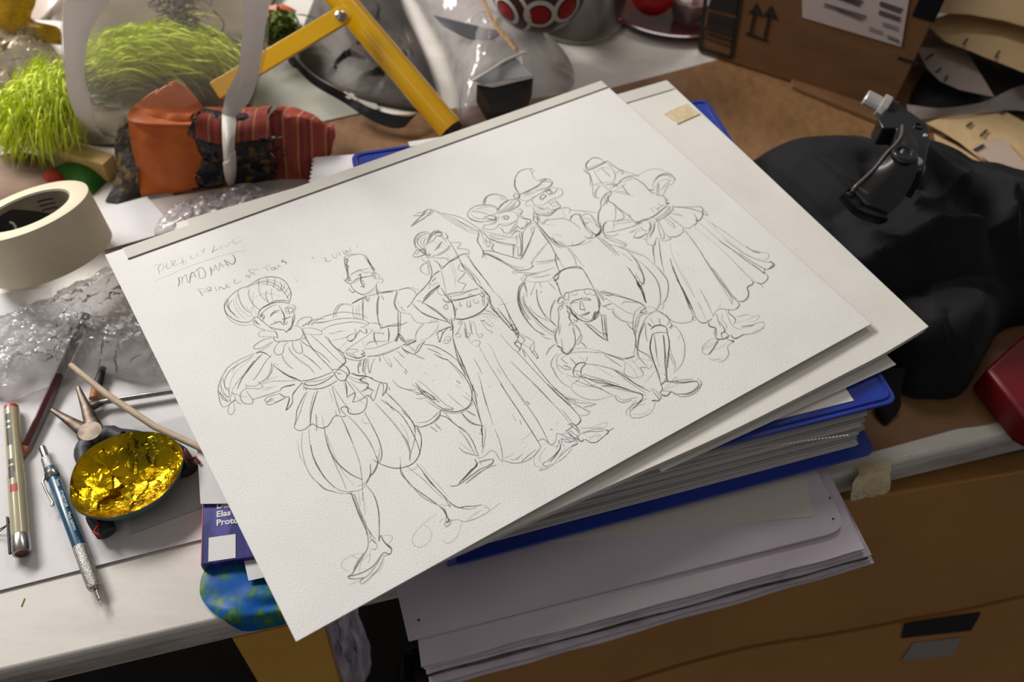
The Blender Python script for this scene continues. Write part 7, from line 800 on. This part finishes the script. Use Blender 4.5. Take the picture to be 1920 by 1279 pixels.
def bar(p0, p1, w_, mb, d=.0008):
    a = onface(*fpx(*p0), d); b2 = onface(*fpx(*p1), d); e_ = (b2-a).normalized(); s3 = e_.cross(ey_).normalized()*w_/2; mb.prism([a+s3, b2+s3, b2-s3, a-s3], ey_*.0005)
mb = MB()
for p0, p1, w_ in (((1328, -40), (1312, 92), .0045), ((1394, -40), (1371, 108), .0045), ((1312, 90), (1371, 108), .0045), ((1325, 62), (1376, 78), .003), ((1324, 52), (1378, 68), .004), ((1327, 28), (1381, 42), .009), ((1330, 8), (1385, 20), .009), ((1321, 70), (1374, 88), .0015), ((1327, 42), (1380, 57), .006), ((1328, -10), (1388, 4), .009)): bar(p0, p1, w_, mb)
mb.build('barcode_panel', printm, t)
mb = MB(); bar((1398, 62), (1438, 76), .003, mb); bar((1416, 22), (1407, 62), .003, mb); bar((1443, 28), (1434, 70), .003, mb)
for u0, v0 in ((1419, 5), (1446, 10)):
    mb.prism([onface(*fpx(u0, v0), .0008), onface(*fpx(u0+11, v0+26), .0008), onface(*fpx(u0-15, v0+19), .0008)], ey_*.0005)
mb.build('up_arrows', printm, t)
decal([(1503, -60), (1505, 32), (1690, 87), (1706, -10), (1712, -60)], mat('label_paper', (196, 182, 178), None, .7), 'address_label', .0010)
mb = MB(); rr_ = random.Random(4)
for p0, p1, w_ in (((1545, 8), (1625, 32), .004), ((1566, 16), (1618, 36), .003), ((1560, -12), (1618, 6), .016), ((1648, 6), (1694, 20), .010), ((1646, 22), (1690, 36), .008), ((1652, 44), (1688, 54), .002), ((1626, 52), (1660, 62), .0015), ((1662, 68), (1688, 77), .003)):
    for k_ in range(3): bar((p0[0]+rr_.uniform(0, 4), p0[1]+k_*3-3), (p1[0]-rr_.uniform(0, 6), p1[1]+k_*3-3), w_*.22, mb, .0014)
mb.build('label_print', mat('grey_print', (92, 86, 84), None, .7), t)
mb = MB(); mb.box(onface(Wc-.020, .108, .001), ex_*.0215, -ey_*-.0012, UP*.070); mb.box(A+ex_*(Wc+.0004)+UP*.108-ey_*.001, ex_*.001, ey_*.03, UP*.045)
mb.build('black_tape', M['black'], t)
mb = MB(); bar((1684, 108), (1722, 120), .0035, mb); mb.build('handle_slot', M['ink'], t)
# open flap lying forward
f0 = P(1408, 108, .002); f1 = P(1482, 146, .002); f2 = P(1484, 166, .002); f3 = P(1642, 232, .002)
MB().prism([f0, f1, f2, f3, B+ex_*.01, B+ey_*.01, A+ey_*.01+ex_*.04], (0, 0, .0035)).build('bottom_flap', M['carton'], t)
# paper pattern pieces top right ---------------------------------------------------------
tan = mat('tan_pattern_paper', (214, 184, 136), (204, 172, 124), .7, nscale=10, bscale=16, bstr=.6, bdist=.008)
def curl(sd, a, z=0): return lambda q: q+UP*(z+max(0, nz((q.x, q.y), 9, sd))*a)
def notch(spots, t, z):
    mb = MB()
    for (u0, v0, u1, v1) in spots:
        a = P(u0, v0, z); b2 = P(u1, v1, z); e_ = (b2-a).normalized(); s3 = UP.cross(e_)*.0011; mb.prism([a+s3, b2+s3, b2-s3, a-s3], (0, 0, .0008))
    mb.build('notch_marks', M['ink'], t)
def piece(nm, px, z, lab, m_=tan, sd=1, a=.010, notches=(), th=0):
    t = thing(nm, lab, 'sewing pattern', P(px[0][0], px[0][1], z), 'paper sewing patterns in the back right corner')
    fill([P(u, v_, z) for u, v_ in px], curl(sd, a), .015).build('paper', m_, t)
    if notches: notch(notches, t, z+a*.55)
    return t
tag(mound([P(u, v_) for u, v_ in ((1722, 150), (1780, 95), (1860, 78), (2060, 100), (2060, 230), (1900, 215), (1800, 215), (1730, 214), (1704, 196))], .014, p=3, fold=fb(4, .006, .002, 20)).build('dark_cloth', mat('black_navy_cloth', (26, 26, 34), (40, 38, 40), .7, nscale=20)), 'dark cloth between the shipping carton and the paper patterns', 'cloth')
piece('pattern_piece', [(1716, 92), (1752, 92), (1812, 92), (1826, 120), (1864, 182), (1840, 178), (1800, 170), (1762, 154), (1738, 132)], .024, 'greyish white pattern piece right of the shipping carton', mat('grey_pattern', (172, 156, 144), (160, 144, 134), .7, nscale=12), 3, .004, [(1735, 112, 1750, 102), (1756, 136, 1764, 128), (1772, 152, 1776, 142)])
tag(MB().grid(loft([PL((1700, 195, .020), (1760, 205, .022), (1830, 195, .024), (1900, 165, .024), (1960, 150, .024)), PL((1705, 225, .012), (1770, 222, .014), (1840, 212, .016), (1900, 205, .016), (1960, 215, .016))], 40, 14, fz(7, .005)), .0005).build('clear_film_strip', film('clear_strip', (176, 164, 160), .6, .15, 60, .5, .004)), 'strip of clear film between the tan pattern pieces', 'plastic wrap')
piece('pattern_piece', [(1735, 232), (1800, 212), (1850, 206), (1885, 212), (1960, 250), (2000, 420), (1920, 352), (1840, 300), (1800, 268), (1770, 250)], .012, 'tan pattern piece just behind the black garment', tan, 5, .006, [(1812, 238, 1822, 230), (1838, 256, 1850, 244), (1876, 212, 1886, 208)])
piece('pattern_piece', [(1750, 250), (1790, 272), (1830, 300), (1920, 362), (1980, 420), (1900, 420), (1790, 400), (1770, 330)], .008, 'lower tan pattern piece partly under the black garment', tan, 6, .004)
piece('pattern_piece', [(1850, 262), (1880, 258), (1960, 350), (1930, 372), (1880, 320), (1820, 280)], .020, 'narrow pinkish pattern strip crossing the tan pieces', mat('pinkish_pattern', (188, 164, 146), None, .7), 7, .002, [(1826, 282, 1844, 272)])
piece('pattern_piece', [(1735, 44), (1800, 20), (1900, 20), (2060, 60), (2060, 210), (1960, 160), (1880, 122), (1820, 96), (1772, 78)], .040, 'large tan pattern piece with notches in the back right corner', tan, 8, .010, [(1806, 84, 1814, 73), (1866, 108, 1874, 96)])
piece('pattern_piece', [(1738, 26), (1740, -60), (1900, -80), (2060, -40), (2060, 90), (1960, 62), (1880, 38), (1820, 28)], .058, 'topmost tan pattern piece at the back right corner', tan, 9, .008)
# ================================================================ RIGHT SIDE AND FRONT
# black garment
gar = mat('black_cloth', (17, 17, 19), (22, 22, 24), .8, nscale=60, bscale=700, bstr=.25, sheen=.03, spec=.25)
ol = [(1340, 380), (1400, 322), (1450, 302), (1530, 296), (1620, 290), (1700, 296), (1752, 318), (1800, 352), (1860, 362), (1930, 380), (2080, 410), (2120, 540), (1990, 600), (1880, 622), (1842, 672), (1800, 742), (1740, 752), (1690, 742), (1640, 690), (1400, 560)]
def gf(x, y, r):
    p_ = Vector((x, y, 0)); e = 1-r**5
    wx = x+.03*nz((x, y), 9, 2); wy = y+.03*nz((x, y), 9, 6); q_ = (wx*.8+wy*.6, (wy*.8-wx*.6)*.45)
    z = .014*nz((x*1.0+.3*y, y), 6.5, 21)+.016*(.5-abs(nz(q_, 15, 5)))**2*2-.006+.006*(.5-abs(nz(q_, 34, 9)))
    for (u0, v0, u1, v1, w_, h_) in GF:
        a, b2 = u0, u1; d_ = b2-a; s = max(0, min(1, (p_-a).dot(d_)/d_.length_squared)); q = a+d_*s
        dd = (p_-q).length; z += h_*.62*(math.exp(-math.sqrt(dd*dd+2.5e-6)/w_*1.1)) if w_ < .0115 else h_*math.exp(-(dd/w_)**2)
    return z*e
def ridge(u0, v0, u1, v1, w_, h_):
    a = P(u0, v0, .05); b2 = P(u1, v1, .05); a.z = b2.z = 0; return (a, 0, b2, 0, w_, h_)
GF = [ridge(1480, 300, 1600, 420, .012, .012), ridge(1560, 520, 1840, 460, .022, .022), ridge(1620, 560, 1860, 540, .008, -.016), ridge(1700, 330, 1850, 430, .014, .016), ridge(1760, 320, 1830, 480, .008, -.018), ridge(1640, 640, 1850, 600, .020, .014),
      ridge(1560, 420, 1720, 380, .010, -.012), ridge(1850, 400, 1960, 520, .012, .014), ridge(1830, 360, 1940, 470, .006, -.014), ridge(1420, 340, 1560, 520, .010, .008), ridge(1620, 330, 1660, 470, .012, -.010), ridge(1500, 290, 1596, 410, .004, -.006), ridge(1600, 520, 1720, 482, .007, .014), ridge(1720, 482, 1862, 470, .007, .014), ridge(1690, 440, 1790, 372, .007, .013), ridge(1790, 372, 1850, 430, .007, .013), ridge(1700, 470, 1800, 440, .006, -.012), ridge(1820, 380, 1856, 460, .006, .014), ridge(1856, 460, 1930, 520, .006, .012), ridge(1870, 420, 1960, 470, .006, -.012), ridge(1400, 420, 1540, 440, .007, .009), ridge(1560, 600, 1660, 640, .006, .010), ridge(1660, 560, 1700, 700, .006, .010), ridge(1770, 600, 1810, 720, .007, -.012), ridge(1450, 330, 1520, 400, .005, .008), ridge(1640, 560, 1850, 520, .005, -.010)]
GF = [(a, v0, b2, v1, w_, h_) for (a, v0, b2, v1, w_, h_) in GF]
t = thing('black_garment', 'black cloth garment lying in folds right of the drawings', 'garment', P(1700, 560, .001))
mound([P(u, v_) for u, v_ in ol], .066, z0=.003, p=3.2, rings=200, k=26, fold=gf).build('cloth', gar, t)
MB().grid(loft([PL((1646, 690, .020), (1670, 690, .024), (1700, 690, .020)), PL((1640, 730, .012), (1660, 736, .014), (1690, 735, .012)), PL((1640, 765, .006), (1660, 775, .008), (1688, 765, .006)), PL((1656, 795, .002), (1662, 797, .002), (1668, 792, .002))], 10, 14), .0015).build('strap_end', gar, t)
# brake lever clamp
t = thing('brake_lever', 'black bicycle brake lever with silver cable adjuster, lying on the black garment', 'brake lever', P(1690, 260, .088))
bkm = mat('lever_black', (24, 24, 25), None, .28, coat=.3); Z = .118
s0_ = P(1622, 182, Z+.004); s1_ = P(1668, 206, Z); ax = (s1_-s0_).normalized(); L = (s1_-s0_).length
sil = mat('bright_silver', (225, 222, 216), None, .3, .7)
mb = MB(); mb.lathe(s0_, ax, [(0, .001), (.0025, .001), (.0028, 0), (.0062, 0), (.0068, .001), (.0068, L*.52), (.0060, L*.54), (.0060, L*.62)], 12); mb.build('adjuster_barrel', sil, t, ang=20)
mb = MB(); mb.lathe(s0_, ax, [(.006, L*.58), (.0102, L*.60), (.0104, L*.66), (.0104, L*.84), (.0100, L*.88), (.006, L*.88)], 10); mb.build('lock_ring', sil, t, ang=15)
mb = MB(); mb.lathe(s0_, ax, [(.0, L*.86), (.0088, L*.86), (.0088, L*1.15), (0, L*1.15)], 20); mb.build('thread_boss', bkm, t)
px = [(1646, 222), (1672, 188), (1702, 206), (1740, 232), (1744, 262), (1738, 290), (1733, 318), (1722, 322), (1706, 312), (1690, 282), (1676, 262), (1682, 240), (1656, 240)]
MB().prism(rounded([P(u, v_, Z+.004) for u, v_ in px], .0025, 3), (0, 0, -.018)).build('bracket', bkm, t, bevel=.0015)
rows = [PL((1690, 236, Z+.010), (1704, 246, Z+.012), (1722, 262, Z+.010)), PL((1680, 262, Z+.010), (1700, 272, Z+.013), (1722, 290, Z+.010)), PL((1662, 286, Z+.008), (1686, 302, Z+.010), (1718, 326, Z+.004)), PL((1634, 318, Z+.004), (1664, 336, Z+.004), (1704, 356, Z-.004)), PL((1602, 346, Z-.004), (1640, 370, Z-.006), (1684, 386, Z-.014)), PL((1590, 358, Z-.012), (1622, 386, Z-.014), (1664, 402, Z-.020)), PL((1584, 364, Z-.022), (1612, 394, Z-.024), (1652, 408, Z-.028))]
MB().grid(loft(rows, 20, 50), .006).build('lever_blade', bkm, t)
MB().tube(catmull(PL((1692, 236, Z+.011), (1690, 254, Z+.012), (1680, 270, Z+.011), (1662, 288, Z+.009), (1638, 318, Z+.005), (1606, 348, Z-.003), (1598, 358, Z-.008)), 8), .0014, 10).build('blade_edge', mat('edge_grey', (88, 84, 82), None, .3), t)  # lighter grey line along the edge of the blade
MB().lathe(P(1694, 292, Z+.010), UP, [(.0100, 0), (.0100, .003), (.0092, .004), (.0066, .0038), (.0055, .0016), (0, .0016)], 36).build('pivot_bolt', bkm, t)
MB().lathe(P(1717, 304, Z+.004), UP, [(0, .0036), (.0030, .0034), (.0048, .002), (.0050, 0)], 24).build('silver_stud', sil, t)
MB().lathe(P(1733, 258, Z+.002), UP, [(0, .003), (.0018, .0028), (.0022, 0)], 16).build('small_screw', sil, t)
MB().lathe(P(1722, 236, Z+.0042), UP, [(.0042, 0), (.0042, .0010), (.0026, .0010), (.0024, 0)], 20).build('screw_socket', bkm, t)
MB().box(P(1706, 316, Z-.006), ax*.012, UP.cross(ax)*.016, -UP*.026).build('clamp_band', bkm, t, bevel=.002)
# red box at the right edge
rb_ = [P(1850, 690, .030), P(1925, 622, .030), P(2060, 560, .030), P(2060, 860, .030), P(1930, 790, .030)]
tag(MB().prism(rb_, (0, 0, -.028)).build('red_case', mat('dark_red_case', (110, 6, 16), (92, 4, 12), .4, nscale=20), bevel=.003), 'dark red case at the right edge beside the black garment', 'case')
# tall carton standing in front of the table, leaning back a little --------------------------------
c1_ = (P(1920, 884, -.045)-P(1590, 940, -.045)).normalized(); cn = Vector((c1_.y, -c1_.x, 0)); th = math.radians(80)
dn2 = cn*math.cos(th)-UP*math.sin(th); fn2 = cn*math.sin(th)+UP*math.cos(th)   # down the face, out of the face
K0 = P(1590, 940, -.045); K0 = K0-c1_*.31
t = thing('floor_carton', 'large brown carton leaning against the front of the work table', 'carton', K0+c1_*.4+dn2*.70)
card2 = mat('carton_board', (178, 129, 70), (166, 118, 62), .75, nscale=7, bscale=24, bstr=.2, bdist=.004)
def face(u, v_):
    o_ = Vector((0, 0, CZ)); d_ = P(u, v_, 0)-o_; k_ = (K0-o_).dot(fn2)/d_.dot(fn2); return o_+d_*k_
MB().box(K0-fn2*.0, c1_*.95, dn2*.69, -fn2*.02).build('front_panel', card2, t, bevel=.002)
# the lower flap folds over the upper one along a curved seam
sm = [face(u, v_) for u, v_ in ((800, 1345), (1000, 1318), (1160, 1279), (1290, 1240), (1420, 1208), (1560, 1186), (1700, 1160), (1830, 1136), (2100, 1072))]
sm = catmull(sm, 6); low = [q+dn2*.30 for q in sm]
g = [[a+fn2*.0035 for a in sm], [a.lerp(b2, .02)+fn2*.005 for a, b2 in zip(sm, low)], [b2+fn2*.0035 for b2 in low]]
MB().grid(g, .003).build('overlapping_flap', card2, t)
MB().prism([face(u, v_)+fn2*.0066 for u, v_ in ((1690, 1160), (1832, 1139), (1814, 1172), (1684, 1186))], -fn2*.0012).build('dark_tape', M['ink'], t)
MB().prism([face(u, v_)+fn2*.0066 for u, v_ in ((1706, 1196), (1796, 1186), (1780, 1218), (1684, 1228))], -fn2*.0012).build('white_sticker', mat('grey_sticker', (150, 144, 138), None, .6), t)
# things under the table at left ---------------------------------------------------------------------
t = thing('storage_carton', 'yellow brown carton under the left part of the table', 'carton', T(.10, .03, -.75))
a = P(436, 1198, -.045); b2 = P(690, 1140, -.045); e_ = (b2-a).normalized(); nn = Vector((e_.y, -e_.x, 0))
dnn = (P(492, 1279, -.13)-a).normalized()
MB().prism([a, a+e_*.060, a+e_*.060-UP*.70, a+e_*.02-UP*.70], -nn*.05).build('body', mat('ochre_board', (226, 172, 76), (214, 160, 66), .7, nscale=12), t)
# crumpled rolled papers
t = thing('crumpled_papers', 'crumpled white papers sticking up below the drawings under the table edge', 'paper', T(.16, -.05, -.75))
rr_ = random.Random(8)
for k_ in range(7):
    uu = 592+k_*10; a = P(uu, 1130-k_*3, -.06-.003*k_); 
    rows = []
    for i in range(7):
        z = -.04-i*.035; off = Vector((rr_.uniform(-.003, .003), rr_.uniform(-.004, .004), 0))
        rows.append([Vector((a.x-.004+off.x, a.y+off.y, z)), Vector((a.x+.003+off.x, a.y-.007+rr_.uniform(-.004, .003), z)), Vector((a.x+.008+off.x, a.y+off.y*.5, z))])
    MB().grid(loft(rows, 12, 40, lambda q, u, v: q+Vector((nz((q.x, q.y, q.z*.25), 70, k_), nz((q.x, q.y, q.z*.25), 75, k_+9), 0))*.005), .0006).build('sheet', mat('crumpled_white', (216, 208, 216), (150, 144, 166), .7, nscale=34, vec=(3, 3, .3)) if k_ == 0 else bpy.data.materials['crumpled_white'], t)
tag(mound([Vector((q.x, q.y, 0)) for q in (P(730, 1190, -.3), P(780, 1150, -.3), P(850, 1170, -.3), P(870, 1290, -.3), P(800, 1330, -.3), P(735, 1290, -.3))], .42, z0=-.75, p=9, fold=fb(6, .02, .01, 14)).build('bin_bag', mat('bin_liner', (16, 15, 16), None, .45, bscale=30, bstr=.8, bdist=.01)), 'black bin liner standing beside the crumpled papers', 'bin bag')
# ================================================================ LIGHT AND CAMERA
def fixture(nm, loc, sx, sy, power, col, rot=(0, 0, 0), spread=180):
    l = bpy.data.lights.new(nm, 'AREA'); l.shape = 'RECTANGLE'; l.size = sx; l.size_y = sy; l.energy = power; l.color = col; l.spread = math.radians(spread)
    o = bpy.data.objects.new(nm, l); C.objects.link(o); o.location = loc; o.rotation_euler = rot; return o
def aim(o, tgt): o.rotation_euler = (Vector(tgt)-o.location).to_track_quat('-Z', 'Y').to_euler(); return o
aim(fixture('lamp_or_fill', (-1.35, 1.35, 1.15), 1.0, .35, 47, (1, .975, .95)), (-.05, .45, 0))
aim(fixture('lamp_or_fill', (.3, 2.0, 1.9), 1.0, .25, 9, (1, .96, .93)), (.2, .6, 0))
aim(fixture('lamp_or_fill', (-1.2, -.5, 2.0), 1.1, .3, 2, (1, .95, .9)), (0, .4, 0))  # weak fill added from the front, not a known lamp of the room
w = bpy.data.worlds.new('room_air'); bpy.context.scene.world = w; w.use_nodes = True; bgn = w.node_tree.nodes['Background']; bgn.inputs['Color'].default_value = (.94, .91, .92, 1); bgn.inputs['Strength'].default_value = .18
cd = bpy.data.cameras.new('camera'); co = bpy.data.objects.new('camera', cd); C.objects.link(co)
cd.sensor_width = 36; cd.lens = FPX/1920*36; cd.clip_start = .01; cd.clip_end = 20
R_ = Matrix((RX, RY, RZ))      # rows: place axes in lens axes (right, down, forward)
cx_, cy_, cz_ = Vector((R_[0][0], R_[1][0], R_[2][0])), Vector((R_[0][1], R_[1][1], R_[2][1])), Vector((R_[0][2], R_[1][2], R_[2][2]))
mw = Matrix((( cx_.x, -cy_.x, -cz_.x, 0), (cx_.y, -cy_.y, -cz_.y, 0), (cx_.z, -cy_.z, -cz_.z, CZ), (0, 0, 0, 1))); co.matrix_world = mw
cd.dof.use_dof = True; cd.dof.focus_distance = .585; cd.dof.aperture_fstop = 6.3
bpy.context.scene.camera = co
vs_ = bpy.context.scene.view_settings; vs_.view_transform = 'Standard'; vs_.look = 'None'; vs_.gamma = 1; vs_.use_curve_mapping = False; vs_.exposure = -.08

# ---------------------------------------------------------------- pieces of parts hang one level deeper
def nest(part, *kids):
    for t in [o for o in C.objects if o.parent is None and 'label' in o]:
        ps = [c for c in t.children if c.name.split('.')[0] == part]
        if not ps: continue
        for k_ in kids:
            for i, c in enumerate([c for c in t.children if c.name.split('.')[0] == k_]): c.parent = ps[min(i, len(ps)-1)]
nest('front_cover', 'cover_insert', 'welded_rim'); nest('backing_strip', 'strip_shadow'); nest('address_label', 'label_print'); nest('core', 'core_label', 'core_print', 'print_line')
nest('barrel', 'print_mark', 'red_square', 'barrel_print'); nest('clip_ring', 'clip'); nest('handle', 'grip_inlay', 'guard'); nest('lever_blade', 'blade_edge', 'pivot_bolt')
nest('bracket', 'small_screw', 'screw_socket'); nest('table_top', 'edge_band'); nest('strip', 'hanger_slot'); nest('strut', 'rivet'); nest('tube', 'end_cap')
